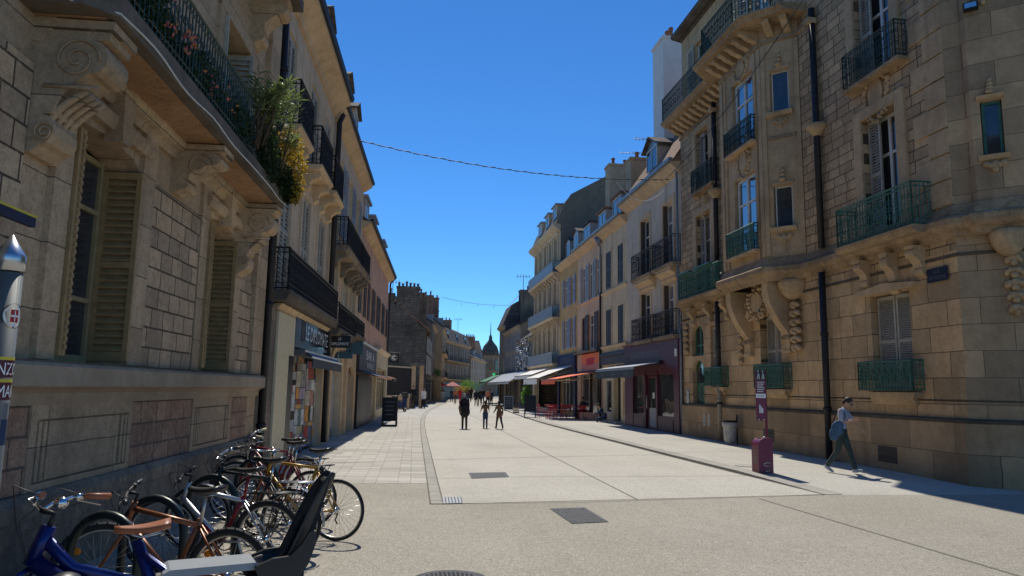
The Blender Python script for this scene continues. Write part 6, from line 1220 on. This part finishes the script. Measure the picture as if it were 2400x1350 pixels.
# ================================================================== BICYCLES
def torus(m, c, R_, r, ax, k=40, kk=7):
    c = Vector(c); m.tube([c+ax[0]*(R_*cos(t))+ax[1]*(R_*sin(t)) for t in [2*pi*i/k for i in range(k)]], r, kk, True); return m
def knobs(m, c, ax, R_):
    lat = ax[0].cross(ax[1]).normalized()
    for i in range(60): a = 2*pi*i/60; m.ball(Vector(c)+ax[0]*((R_-.002)*cos(a))+ax[1]*((R_-.002)*sin(a))+lat*(.012 if i % 2 else -.012), .008, None, None, 4, 3)
    return m
def bicycle(label, x, y, head, frame='f_red', R_=.335, wb=1.03, tyre=.02, saddle='saddle_black', sh=.92, bars='flat', grip='black', steer=.3, lean=0., style='diamond', hz=.80, reach=.52, rack=None, guards=None, seat_x=.24, knob=False, post='chrome', frame2=None, reflect=False, bag=False, fork=None):
    t = thing('bicycle', label, 'bicycle', (x, y, 0), head, 'bicycles at the green hoops'); t.rotation_euler = (lean, 0, head)
    B_ = lambda m, n, mt, p=None: m.build(n, mt, p or t, local=True)
    hub, fh, bb = Vector((0, 0, R_)), Vector((wb, 0, R_)), Vector((.44, 0, .285)); sc = Vector((seat_x+.01, 0, hz-.08)); ht = Vector((seat_x+reach+.02, 0, hz)); hb = ht+Vector((.05, 0, -.15)); st = Vector((seat_x-.02, 0, sh-.06))
    axis = (ht-hb).normalized(); Rm = Matrix.Rotation(steer, 4, axis)
    S = lambda p: ht+(Rm @ (Vector(p)-ht))
    m = MB(); rt = .018 if style != 'ebike' else .03
    if style == 'diamond': m.tube([sc, ht-axis*.03], rt*.9); m.tube([bb, hb+axis*.02], rt*1.1)
    elif style == 'mtb': m.tube([sc-Vector((0, 0, .05)), ht-axis*.03], rt*1.1); m.tube([bb, hb+axis*.02], rt*1.5)
    elif style == 'step': m.tube([bb, bb+Vector((.1, 0, .03)), hb+axis*.02], rt*1.2); m.tube([bb*.6+sc*.4, (bb*.6+sc*.4+ht)/2+Vector((0, 0, -.07)), ht-axis*.04], rt)
    else: m.tube([sc-Vector((0, 0, .22)), (sc+ht)/2+Vector((.08, 0, -.16)), ht-axis*.04], .032, 10); m.tube([bb, hb+axis*.0], .045, 10)
    m.tube([bb, sc], rt); m.tube([hb-axis*.02, ht+axis*.02], rt*1.25)
    for sy in (-1, 1):
        o = Vector((0, sy*.06, 0)); m.tube([sc+o*.3-Vector((0, 0, .05)), hub+o], rt*.55, 6); m.tube([bb+o*.4, hub+o], rt*.6, 6)
    fr = B_(m, 'frame', frame)
    if frame2: m = MB(); m.tube([bb, bb.lerp(hb, .55)], rt*1.55); m.tube([bb, sc], rt*1.08); B_(m, 'painted_tube', frame2, fr)
    B_(MB().tube([sc-Vector((0, 0, .03)), st], .014, 8), 'seat_post', post)
    m = MB(); fa, fb = S(hb-axis*.02), S(fh)
    crown = S(hb-axis*.04)
    for sy in (-1, 1): o = S(ht+Vector((0, sy*.055, 0)))-S(ht); m.tube([crown, crown+o-axis*.02, crown.lerp(fb, .6)+o+axis*0, fb+o], [.016, .015, .013, .009], 7)
    B_(m, 'fork', fork or frame)
    for c, ax in ((hub, (Vector((1, 0, 0)), Vector((0, 0, 1)))), (fb, (S(ht+Vector((1, 0, 0)))-S(ht), Vector((0, 0, 1))))):
        w_ = B_(knobs(torus(MB(), c, R_-tyre, tyre, ax), c, ax, R_) if knob else torus(MB(), c, R_-tyre, tyre, ax), 'wheel', 'rubber')
        lat = ax[0].cross(ax[1]).normalized(); m = torus(MB(), c, R_-tyre*2.1, .009, ax, 36, 6); torus(m, c+lat*.007, R_-tyre*2.3, .006, ax, 36, 5); B_(m, 'rim', 'alloy', w_); m = MB()
        for i in range(28): a = 2*pi*i/28; e = c+ax[0]*((R_-.05)*cos(a))+ax[1]*((R_-.05)*sin(a)); a2 = a+(.5 if i % 2 else -.5); m.tube([c+lat*(.03 if i % 4 < 2 else -.03)+ax[0]*(.025*cos(a2))+ax[1]*(.025*sin(a2)), e], .0019, 3)
        B_(m, 'spokes', 'spoke', w_); B_(MB().tube([c-lat*.06, c-lat*.03, c+lat*.03, c+lat*.06], [.012, .028, .028, .012], 10), 'hub', 'chrome', w_)
        if reflect: m = MB(); q = c+ax[0]*.16+ax[1]*.14; m.ball(q, .045, .012, .03, 8, 5); B_(m, 'reflector', 'reflector', w_)
    # saddle
    m = MB(); sec = []
    for i in range(9):
        u = i/8; xx = st.x-.13+.27*u; ww = .075*(1-u)**.8*(1 if u > .05 else .8)+.02; zz = sh+.022*(1-u)**2+.004*sin(pi*u)-.012*sin(pi*u)
        sec.append([(xx, ww*cos(a), zz+(.018 if sin(a) > 0 else .035*(1-u*.4))*sin(a)) for a in [2*pi*k/12 for k in range(12)]])
    vs = [p for s_ in sec for p in s_]; m.add(vs, [(i*12+k, i*12+(k+1) % 12, (i+1)*12+(k+1) % 12, (i+1)*12+k) for i in range(8) for k in range(12)]+[tuple(range(12)), tuple(range(96, 108))], True)
    sd = B_(m, 'saddle', saddle); B_(MB().tube([(st.x-.09, .025, sh-.03), (st.x, .022, sh-.05), (st.x+.11, .015, sh-.015)], .004, 5).tube([(st.x-.09, -.025, sh-.03), (st.x, -.022, sh-.05), (st.x+.11, -.015, sh-.015)], .004, 5), 'rail', 'chrome', sd)
    # stem and bars
    top = ht+axis*.08
    m = MB(); ctr = S(top+Vector((.07, 0, .02))); m.tube([S(ht), S(top), ctr], .015, 8)
    T = lambda a, b, c: S(top+Vector((.07+a, b, .02+c))); gr = []
    if bars == 'drop':
        m2 = MB()
        for sy in (-1, 1):
            P = [T(0, 0, 0), T(0, sy*.17, 0), T(.04, sy*.2, 0), T(.09, sy*.205, -.02), T(.11, sy*.205, -.07), T(.08, sy*.205, -.125), T(.0, sy*.205, -.14)]; m2.tube(P, .012, 8); gr.append([T(.04, sy*.2, 0), T(.09, sy*.205, -.02), T(.11, sy*.205, -.07), T(.08, sy*.205, -.125), T(.0, sy*.205, -.14)]); m2.tube([T(.09, sy*.205, 0.01), T(.13, sy*.2, .03), T(.15, sy*.2, -.02), T(.13, sy*.2, -.1)], .009, 6)
    else:
        w_ = .29 if bars == 'flat' else .30; up = .0 if bars == 'flat' else .07; back = .03 if bars == 'flat' else .17; m2 = MB()
        for sy in (-1, 1):
            P = [T(0, 0, 0), T(-.005, sy*.08, up*.5), T(-back*.4, sy*.17, up), T(-back, sy*w_, up)]; m2.tube(P, .011, 8); gr.append([T(-back*.62, sy*(w_-.1), up), T(-back-.01, sy*(w_+.01), up)]); m2.tube([T(-back*.5, sy*(w_-.13), up), T(.03-back*.5, sy*(w_-.08), up-.02), T(.03-back, sy*(w_+.0), up-.045)], .006, 5); m2.tube([T(-back*.45, sy*(w_-.15), up-.005), T(-back*.55, sy*(w_-.11), up+.0)], .02, 7)
    hbz = B_(m, 'stem', 'pipe' if bars != 'drop' else 'chrome'); hd = B_(m2, 'handlebar', 'chrome' if bars != 'flat' else 'pipe', hbz)
    for g in gr: B_(MB().tube(g, .0165, 8), 'grip', grip, hbz)
    m = MB()
    for sy in (-1, 1): q = gr[0 if sy < 0 else 1][0]; m.tube([q, q+Vector((.12, -sy*.02, .05)), ctr+Vector((.10, sy*.05, -.06)), hb+Vector((.03, sy*.02, .02)), bb.lerp(hb, .7)], .0028, 4)
    B_(m, 'brake_cable', 'cable')
    m = MB(); la = Vector((0, -.045, 0)); torus(m, bb+la, .085, .006, (Vector((1, 0, 0)), Vector((0, 0, 1))), 24, 5); m.tube([bb+la*1.6, bb+la*1.6+Vector((.12, 0, -.12))], .009, 6); m.tube([bb-la*1.6, bb-la*1.6+Vector((-.12, 0, .12))], .009, 6); m.tube([bb+la*1.6, bb-la*1.6], .012, 6); ck = B_(m, 'crank', 'pipe')
    for s_ in (1, -1): q = bb+la*(1.6*s_)+Vector((.12*s_, 0, -.12*s_)); B_(MB().box(Fr((q.x, q.y), (1, 0), (0, 1)), -.045, .045, -.04 if s_ > 0 else -.05, .05 if s_ > 0 else .04, q.z-.012, q.z+.012), 'pedal', 'black', ck)
    m = MB()
    for dz in (.085, -.085): m.tube([bb+la+Vector((0, 0, dz)), hub+la+Vector((0, 0, dz*.5))], .004, 4)
    m.tube([hub+la+Vector((0, 0, -.04)), hub+la+Vector((.03, 0, -.12)), hub+la+Vector((.0, 0, -.16))], .009, 5); B_(m, 'chain', 'pipe')
    if guards:
        for c, a0, a1, fn in ((hub, .25*pi, 1.02*pi, None), (fh, .12*pi, .8*pi, S)):
            P = [c+Vector(((R_+.022)*cos(a), 0, (R_+.022)*sin(a))) for a in [a0+(a1-a0)*i/16 for i in range(17)]]; m = MB()
            if fn: P = [fn(p) for p in P]
            sy = (fn(ht+Vector((0, .027, 0)))-ht if fn else Vector((0, .027, 0)))
            for p, q in zip(P, P[1:]): m.quad(p-sy, p+sy, q+sy, q-sy)
            o = B_(m, 'mudguard', guards); so_ = o.modifiers.new('thick', 'SOLIDIFY'); so_.thickness = .004
    if rack:
        m = MB(); z = R_*2+.07
        for sy in (-.06, .06, -.02, .02): m.tube([(.16, sy, z-.01), (-.26, sy, z)], .006, 5)
        for xx in (.1, -.08, -.26): m.tube([(xx, -.06, z), (xx, .06, z)], .006, 5)
        for sy in (-.07, .07): m.tube([(-.1, sy, z), (0, sy, R_)], .006, 5); m.tube([(-.2, sy, z), (0, sy, R_)], .005, 5)
        B_(m, 'rack', rack)
    return t
HD = radians(160.5)
bicycle('black bicycle with a silver mudguard tucked between the red and the yellow ones', -1.18, 7.72, HD+.02, 'iron', bars='swept', sh=.95, hz=.84, reach=.54, steer=.3, guards='zinc', tyre=.02, rack='zinc')
bicycle('maroon bicycle with a black bag behind the yellow one', -1.2, 9.35, HD+.03, 'f_darkred', bars='flat', sh=1.0, hz=.86, reach=.54, steer=.1, tyre=.018, style='step', rack='black')
bicycle('mustard yellow road bicycle with drop handlebars and black saddle', -.81, 8.49, HD, 'f_yellow', bars='drop', sh=.98, hz=.86, reach=.56, steer=-.15, tyre=.017, wb=1.02, style='diamond', fork='f_copper')
bicycle('red and silver mountain bicycle with black rack and wide black saddle', -1.26, 6.97, HD+.05, 'f_silver', bars='flat', sh=.93, hz=.78, reach=.55, steer=.35, tyre=.026, style='mtb', frame2='f_red', rack='black', knob=True, post='f_red')
bicycle('copper framed bicycle with knobbly tyres and orange wheel reflector', -1.28, 5.66, HD+.04, 'f_copper', bars='flat', sh=.93, hz=.80, reach=.54, steer=.5, tyre=.027, style='mtb', knob=True, reflect=True, grip='plastic', post='alloy')
bicycle('dark red city bicycle with mudguards and pale swept grips', -1.36, 10.16, HD+.06, 'f_darkred', bars='swept', sh=.98, hz=.88, reach=.54, steer=.45, grip='cream', guards='plastic', style='step', tyre=.018, rack='black')
bicycle('dark old bicycle with a red top tube half hidden behind the others', -1.55, 11.0, HD, 'f_red', bars='flat', sh=.92, hz=.82, steer=.2, guards='black', style='diamond')
bl = bicycle('blue long tail electric bicycle with tan saddle and tan grips', -.818, 4.48, radians(-159.5), 'f_blue', R_=.29, wb=1.42, bars='swept', sh=.93, hz=.95, reach=.40, seat_x=.66, steer=-.5, grip='saddle_brown', saddle='saddle_brown', tyre=.03, style='ebike', guards='plastic')
m = MB(); z = .68
f = Fr((0, 0), (1, 0), (0, 1)); dk = MB().plate(f, [(.06, z), (.06, z+.04), (.50, z+.04), (.54, z+.02), (.54, z)], -.12, .12); o = dk.build('rear_deck', 'lightgrey', bl, local=True); bevel(o, .02, 3)
MB().tube([(.45, .1, z), (.3, .1, .3), (0, .1, .29)], .012, 6).tube([(.45, -.1, z), (.3, -.1, .3), (0, -.1, .29)], .012, 6).tube([(-.2, .1, z), (0, .1, .29)], .012, 6).tube([(-.2, -.1, z), (0, -.1, .29)], .012, 6).build('deck_stay', 'pipe', bl, local=True)
m = MB()
for i in range(7):
    for a, b in (((1.45+.28, -.16+i*.053, .72), (1.45+.28, -.16+i*.053, .95)), ((1.45-.02, -.16+i*.053, .72), (1.45-.02, -.16+i*.053, .95))): m.tube([a, b], .004, 4)
for zz in (.72, .84, .95): m.tube([(1.43, -.16, zz), (1.73, -.16, zz), (1.73, .16, zz), (1.43, .16, zz)], .005, 4, True)
m.build('front_basket', 'iron', bl, local=True)
MB().ball((1.02, .22, 1.11), .035, .03, .03).build('bell', 'chrome', bl, local=True)
# child seat: shell lofted along its spine
cs = thing('child_seat', 'black plastic child seat mounted behind the tan saddle of the blue bicycle', 'child seat', (bl.location.x+.22*.937, bl.location.y+.22*.35, .62), radians(-159.5)); m = MB(); rows = []
spine = [(.34, .03, .12, .04), (.27, .02, .135, .08), (.17, .0, .14, .10), (.08, .02, .14, .11), (.02, .10, .135, .11), (-.03, .24, .135, .10), (-.08, .38, .13, .09), (-.14, .52, .12, .075), (-.19, .62, .08, .05)]
for i, (xx, zz, hw, wing) in enumerate(spine):
    d = Vector((spine[min(i+1, 8)][0]-spine[max(i-1, 0)][0], 0, spine[min(i+1, 8)][1]-spine[max(i-1, 0)][1])).normalized(); nn = Vector((-d.z, 0, d.x))*-1
    if nn.z < 0 and i < 4: nn = -nn
    if i >= 4 and nn.x < 0: nn = -nn
    rows.append([Vector((xx, hw*q, zz))+nn*(wing*max(0, abs(q)-.55)/.45 if abs(q) > .55 else .0) for q in (-1, -.85, -.6, -.3, 0, .3, .6, .85, 1)])
m.add([p for r_ in rows for p in r_], [(i*9+k, i*9+k+1, (i+1)*9+k+1, (i+1)*9+k) for i in range(8) for k in range(8)], True); o = m.build('shell', 'plastic', cs, local=True); s_ = o.modifiers.new('thick', 'SOLIDIFY'); s_.thickness = .022; sb = o.modifiers.new('sub', 'SUBSURF'); sb.levels = sb.render_levels = 2
cs.scale = (.9, .9, .9)
for sy in (-1, 1):
    o = MB().plate(f, [(.29, -.01), (.33, .09), (.22, .13), (.12, .135), (.05, .2), (-.0, .28), (-.04, .27), (-.04, .2), (.0, .08), (.06, -.01)], sy*.145-.014, sy*.145+.014).build('side_wing', 'plastic', cs, local=True); bevel(o, .01)
    MB().plate(f, [(.25, -.05), (.42, -.05), (.46, -.32), (.60, -.36), (.60, -.42), (.40, -.42), (.33, -.3)], sy*.17-.02, sy*.17+.02).build('leg_guard', 'plastic', cs, local=True)
    MB().tube([(-.1, sy*.07, .44), (.02, sy*.08, .30), (.10, sy*.05, .12), (.2, 0, .06)], .012, 5).build('strap', 'black', cs, local=True)
o = MB().plate(f, [(-.13, .60), (-.10, .58), (-.04, .36), (.05, .12), (.10, .06), (.07, .05), (.0, .14), (-.07, .36)], -.09, .09).build('padding', 'cloth_black', cs, local=True); bevel(o, .012)
o = MB().plate(f, [(.02, .03), (.36, .03), (.36, .0), (.02, -.01)], -.13, .13).build('cushion', 'cloth_black', cs, local=True); bevel(o, .015)
ba = radians(-159.5); bx = lambda a, b, z_: (bl.location.x+a*cos(ba)-b*sin(ba), bl.location.y+a*sin(ba)+b*cos(ba), z_)
t = thing('helmet', 'black bicycle helmet with a yellow rim hanging at the blue frame', 'helmet', bx(1.0, .12, .56)); c = Vector(bx(.98, .13, .66)); MB().ball(c, .10, .13, .10, 16, 10).build('shell', 'plastic', t); m = MB(); torus(m, c-Vector((0, 0, .03)), .122, .008, (Vector((cos(ba), sin(ba), 0)), Vector((-sin(ba), cos(ba), 0))), 24, 5); m.build('rim', 'yellow', t)
gh = 'dark green bicycle hoops'
def hoop(x, y, lb):
    t = thing('bicycle_hoop', lb, 'bicycle rack', (x, y, 0), HD, gh); w_ = .27; h = .80; P = [(-w_, 0, 0), (-w_, 0, h-w_)]+[(w_*cos(a), 0, h-w_+w_*sin(a)) for a in [pi-i*pi/14 for i in range(1, 14)]]+[(w_, 0, h-w_), (w_, 0, 0)]
    MB().tube(P, .03, 10).build('hoop', 'hoop', t, local=True)
    for s in (-1, 1): MB().lathe((s*w_, 0, 0), [(.06, 0), (.06, .012), (.03, .02)], 12).build('foot', 'hoop', t, local=True)
    return t
H0 = hoop(-2.06, 5.45, 'dark green hoop nearest the camera, around the copper bicycle wheel')
for x, y, lb in ((-1.99, 6.2, 'dark green hoop between the copper and the silver bicycle'), (-1.92, 7.6, 'dark green hoop between the silver and the yellow bicycle'), (-1.87, 9.4, 'dark green hoop behind the yellow bicycle')): tree_copy(H0, (x, y, 0), HD, lb)
# ================================================================== PEOPLE
def limb(m, pts, rs, k=10):
    pts = [Vector(p) for p in pts]; m.tube(pts, list(rs), k); m.ball(pts[0], rs[0], None, None, k, 7); m.ball(pts[-1], rs[-1], None, None, k, 7)
    for p, r in zip(pts[1:-1], rs[1:-1]): m.ball(p, r*1.0, None, None, k, 7)
def fuse(m, name, mat, parent, vox):
    o = m.build(name, mat, parent, local=True); r = o.modifiers.new('fuse', 'REMESH'); r.mode = 'VOXEL'; r.voxel_size = vox; r.use_smooth_shade = True
    s = o.modifiers.new('smooth', 'SMOOTH'); s.factor = .5; s.iterations = 4 if vox < .012 else 2; return o
def person(label, x, y, head, H=1.7, z=0., top='cloth_grey', bottom='cloth_black', hair='hair_brown', legs=((.1, .0), (-.1, .1)), arms=((-.15, .25, .08), (.15, .25, .08)), shoes='cloth_black', long_sleeve=True, coat=0., hairlen=0., tilt=.1, vox=.022, bag=None, fingers=False, glasses=False, heavy=1., sit=False, skirt=0., lean=.03, leglen=1.):
    k = H/1.72; t = thing('person', label, 'person', (x, y, z), head)      # faces local +Y
    V = lambda a, b, c: Vector((a*k, b*k, c*k)); hz = .92 if not sit else .50
    pel = V(0, 0, hz); ch = pel+V(0, lean*.8, .36); nk = ch+V(0, lean*.3+.01, .16); hd = nk+V(0, .03+tilt*.12, .145)
    hr = Matrix.Rotation(-tilt*1.2, 3, 'X'); body, tp, bt, sh = MB(), MB(), MB(), MB(); hv = heavy
    # head and neck
    limb(body, [ch+V(0, 0, .05), nk, hd-V(0, .02, .05)], [.06*k, .05*k, .05*k]); body.ball(hd, .074*k, .094*k, .115*k, 14, 10, hr)
    body.ball(hd+hr @ V(0, .035, -.06), .05*k, .052*k, .055*k, 12, 8); body.ball(hd+hr @ V(0, .098, -.012), .014*k, .022*k, .026*k, 8, 6)
    for s in (-1, 1): body.ball(hd+hr @ V(s*.076, -.008, -.01), .012*k, .022*k, .032*k, 8, 6)
    body.ball(hd+hr @ V(0, .088, -.058), .026*k, .014*k, .009*k, 8, 6)
    # torso
    for m, e in ((body, 0), (tp, .012)):
        m.ball(ch+V(0, 0, .02), (.155*hv+e)*k, (.105*hv+e)*k, (.17+e)*k, 14, 10); m.ball(ch+V(0, .0, .10), (.17+e)*k, (.08+e)*k, (.075+e)*k, 14, 8); m.ball(pel+V(0, .005, .13), (.13*hv+e)*k, (.10*hv+e)*k, (.15+e)*k, 14, 10)
    for m, e in ((body, 0), (bt, .010)): m.ball(pel+V(0, 0, .02), (.150*hv+e)*k, (.112*hv+e)*k, (.11+e)*k, 14, 10)
    if coat: limb(tp, [pel+V(0, 0, .1), pel+V(0, -.01, -coat)], [.165*hv*k, .19*hv*k], 14)
    if skirt: limb(bt, [pel+V(0, 0, .02), pel+V(0, 0, -skirt)], [.16*k, .2*k], 14)
    lt = .42*leglen; lc = .42*leglen
    for s, (sw, kb) in zip((-1, 1), legs):
        hp = pel+V(s*.085, 0, -.02)
        if sit: kn = hp+V(s*.03, lt, .0); an = kn+V(0, .05, -.44)
        else: kn = hp+V(0, lt*sin(sw), -lt*cos(sw)); an = kn+V(0, lc*sin(sw-kb), -lc*cos(sw-kb))
        limb(body, [hp, kn, an], [.075*k*hv, .052*k, .037*k]); limb(bt, [hp, hp.lerp(kn, .5), kn, kn.lerp(an, .5), an+(kn-an)*.06], [.095*k*hv, .082*k, .066*k, .058*k, .056*k])
        fa = (sw-kb)*.9 if not sit else 0; fd = Vector((0, cos(fa), sin(fa)))
        sh.ball(an+fd*.05*k+V(0, 0, -.045), .045*k, .13*k, .038*k, 12, 8, Matrix.Rotation(fa, 3, 'X')); limb(sh, [an+V(0, 0, .0), an+V(0, -.01, -.03)], [.045*k, .05*k]); body.ball(an+fd*.05*k+V(0, 0, -.04), .035*k, .11*k, .03*k, 10, 7, Matrix.Rotation(fa, 3, 'X'))
    for s, (sw, eb, out) in zip((-1, 1), arms):
        shd = ch+V(s*.185, 0, .115); el = shd+V(s*.27*sin(out), .27*sin(sw)*cos(out), -.27*cos(sw)*cos(out)); wr = el+V(s*.24*sin(out*.8), .24*sin(sw+eb)*cos(out), -.24*cos(sw+eb)*cos(out))
        limb(body, [shd, el, wr], [.047*k, .037*k, .026*k]); d = (wr-el).normalized()
        limb(tp, [shd-V(s*.02, 0, 0), shd.lerp(el, .5), el if long_sleeve else shd.lerp(el, .8)]+([wr-d*.02] if long_sleeve else []), [.064*k, .058*k, .05*k if long_sleeve else .058*k]+([.038*k] if long_sleeve else []))
        side = Vector((0, 0, 1)).cross(d); side = side.normalized() if side.length > .1 else Vector((1, 0, 0)); fwd = Vector((0, 1, 0)); wd = fwd-d*fwd.dot(d); wd.normalize(); th = d.cross(wd)
        pm = wr+d*.045*k; body.ball(pm, .035*k, .018*k, .05*k, 10, 7, Matrix((wd, th, d)).transposed())
        if fingers:
            for i in range(4):
                b0 = wr+d*.085*k+wd*(.027-.018*i)*k; ln = (.072, .08, .075, .058)[i]*k; c1 = th*(-s)*.3; d1 = (d+c1*.5).normalized(); d2 = (d+c1*1.6).normalized(); limb(body, [b0, b0+d1*ln*.5, b0+d1*ln*.5+d2*ln*.5], [.009*k, .0085*k, .0075*k], 7)
            b0 = wr+d*.03*k+wd*.03*k; limb(body, [b0, b0+(d*.6+wd*.8).normalized()*.035*k, b0+(d*.6+wd*.8).normalized()*.035*k+(d+wd*.3).normalized()*.03*k], [.011*k, .010*k, .008*k], 7)
        else: limb(body, [wr+d*.06*k, wr+d*.13*k+th*(-s)*.02*k], [.026*k, .015*k], 7)
    vb = min(vox, .008) if fingers else vox
    fuse(body, 'body', 'skin', t, vb); fuse(tp, 'top', top, t, vox); fuse(bt, 'trousers', bottom, t, vox); fuse(sh, 'shoes', shoes, t, vox)
    hm = MB(); hm.ball(hd+hr @ V(0, -.022, .03), .084*k, .098*k, .10*k, 14, 10, hr); hm.ball(hd+hr @ V(0, -.06, -.02), .075*k, .06*k, .085*k, 12, 8, hr)
    if hairlen: limb(hm, [hd+hr @ V(0, -.07, -.03), hd+V(0, -.085, -.1-hairlen)], [.065*k, .05*k])
    fuse(hm, 'hair', hair, t, min(vox, .014))
    if fingers or glasses:
        for s in (-1, 1): MB().ball(hd+hr @ V(s*.03, .086, .012), .012*k, .006*k, .008*k, 8, 6).build('eye', 'white', t, local=True)
    if glasses:
        m = MB(); [m.ball(hd+hr @ V(s*.034, .094, .012), .028*k, .008*k, .021*k, 10, 7) for s in (-1, 1)]; m.tube([hd+hr @ V(-.03, .097, .018), hd+hr @ V(.03, .097, .018)], .004*k, 5)
        for s in (-1, 1): m.tube([hd+hr @ V(s*.06, .088, .018), hd+hr @ V(s*.08, 0, .014)], .004*k, 5)
        m.build('sunglasses', 'black', t, local=True)
    if bag:
        mt, s, zz, sz = bag; m = MB(); c = pel+V(s*.24, -.02, zz); m.ball(c, .075*k, .12*k*sz, .15*k*sz, 14, 10); m.ball(c+V(0, -.07, -.12), .065*k, .10*k*sz, .13*k*sz, 12, 8); m.ball(c+V(.01, .04, .09), .06*k, .09*k*sz, .09*k*sz, 12, 8); m.ball(c+V(.02, -.1, -.2), .05*k, .06*k*sz, .07*k*sz, 10, 7); b_ = fuse(m, 'bag', mt, t, vox)
        shp = ch+V(s*.15, 0, .20); MB().tube([c+V(0, .1, .12), ch+V(s*.17, .11, .02), shp, ch+V(s*.17, -.11, .02), c+V(0, -.1, .12)], .012*k, 6).build('strap', 'cloth_black', t, local=True)
    return t
person('woman in pale grey shirt and sunglasses walking with a blue denim bag', 9.1, 14.62, radians(-138), 1.60, .055, 'cloth_grey', 'cloth_dkgreen', 'hair_brown', ((.30, .04), (-.20, .42)), ((.55, .2, .15), (.1, 1.75, .15)), 'cloth_grey', False, tilt=.55, vox=.011, bag=('denim', 1, .08, 1.15), fingers=True, glasses=True, lean=.06)
person('grey haired person in dark jacket with a brown shoulder bag walking away', 2.18, 31.15, radians(8), 1.50, .004, 'cloth_black', 'cloth_olive', 'hair_grey', ((.06, .05), (-.05, .05)), ((-.1, .2, .12), (.1, .25, .12)), coat=.12, tilt=.2, vox=.016, bag=('cloth_brown', -1, .08, 1.0), heavy=1.42, lean=.08)
person('child in dark top and slim blue trousers beside the grey haired person', 3.12, 31.65, radians(5), 1.20, .004, 'cloth_brown', 'cloth_blue', 'hair_brown', ((.05, .05), (-.06, .05)), ((.25, .7, .2), (.25, .7, .2)), long_sleeve=False, vox=.014, hairlen=.05)
person('child in brown jacket and black leggings walking on the right of the pair', 3.66, 31.1, radians(20), 1.20, .004, 'cloth_brown', 'cloth_black', 'hair_black', ((.3, .05), (-.28, .3)), ((.3, .6, .12), (-.2, .3, .12)), coat=.06, vox=.014, hairlen=.12)
person('tall person in dark clothes by the courtyard gate', -.02, 60.8, radians(170), 1.85, .004, 'cloth_black', 'cloth_olive', 'hair_black', vox=.025)
person('person in white coat and black skirt by the courtyard gate', .82, 61.2, radians(200), 1.66, .004, 'cloth_white', 'cloth_black', 'hair_brown', coat=.3, skirt=.4, vox=.025, hairlen=.1)
people = [(4.7, 91, 1.62, 'cloth_blue', 'cloth_blue', 'person in navy near the pink parasol'), (4.6, 81.4, 1.66, 'cloth_pink', 'cloth_brown', 'person in orange top left of the one in red'), (5.15, 81.8, 1.74, 'cloth_red', 'cloth_red', 'person all in bright red in the far street'), (8.7, 106.7, 1.76, 'cloth_white', 'cloth_white', 'person in white in the middle of the far crowd'),
    (6.05, 70.9, 1.6, 'cloth_black', 'cloth_black', 'person in black at the left of the group of four'), (6.45, 71.4, 1.68, 'cloth_olive', 'cloth_black', 'person in dark olive within the group of four'), (7.05, 74.9, 1.76, 'cloth_black', 'cloth_blue', 'tall person in black jacket and navy trousers in the group of four'), (6.75, 66.6, 1.66, 'cloth_pink', 'cloth_black', 'person in orange top at the right of the group of four'), (7.6, 71.6, 1.6, 'cloth_blue', 'cloth_olive', 'person in navy beside the pale striped awning'), (7.5, 96, 1.85, 'cloth_olive', 'cloth_black', 'dark figure behind the grey haired person'), (7.9, 106, 1.8, 'cloth_brown', 'cloth_blue', 'person in brown far down the street'), (8.0, 113.8, 1.8, 'cloth_black', 'cloth_brown', 'farthest dark figure by the small trees'), (4.1, 110, 1.8, 'cloth_black', 'cloth_black', 'dark figure by the left shops far away'), (3.5, 102.4, 1.7, 'cloth_brown', 'cloth_blue', 'person beside the blue grey street bin')]
for i, (x, y, h, a, b_, lb) in enumerate(people):
    sw = .12+.2*RNG.random(); person(lb, x, y, radians(RNG.choice((5, 185, -20, 170))), h, .004, a, b_, RNG.choice(('hair_brown', 'hair_black', 'hair_fair')), ((sw, .05), (-sw, .25)), ((-sw, .2, .1), (sw, .3, .1)), vox=.03)
person('person in dark top seated at the red tables beneath the coral awning', 9.75, 41.2, radians(110), 1.7, .05, 'cloth_black', 'cloth_black', 'hair_black', sit=True, arms=((.5, .9, .1), (.5, .9, .1)), vox=.022)
person('person in blue hunched on the step by the cream shop', 10.05, 37.6, radians(75), 1.6, -.18, 'cloth_blue', 'cloth_blue', 'hair_black', sit=True, arms=((.7, .8, .1), (.7, .8, .1)), tilt=.5, lean=.25, vox=.022)
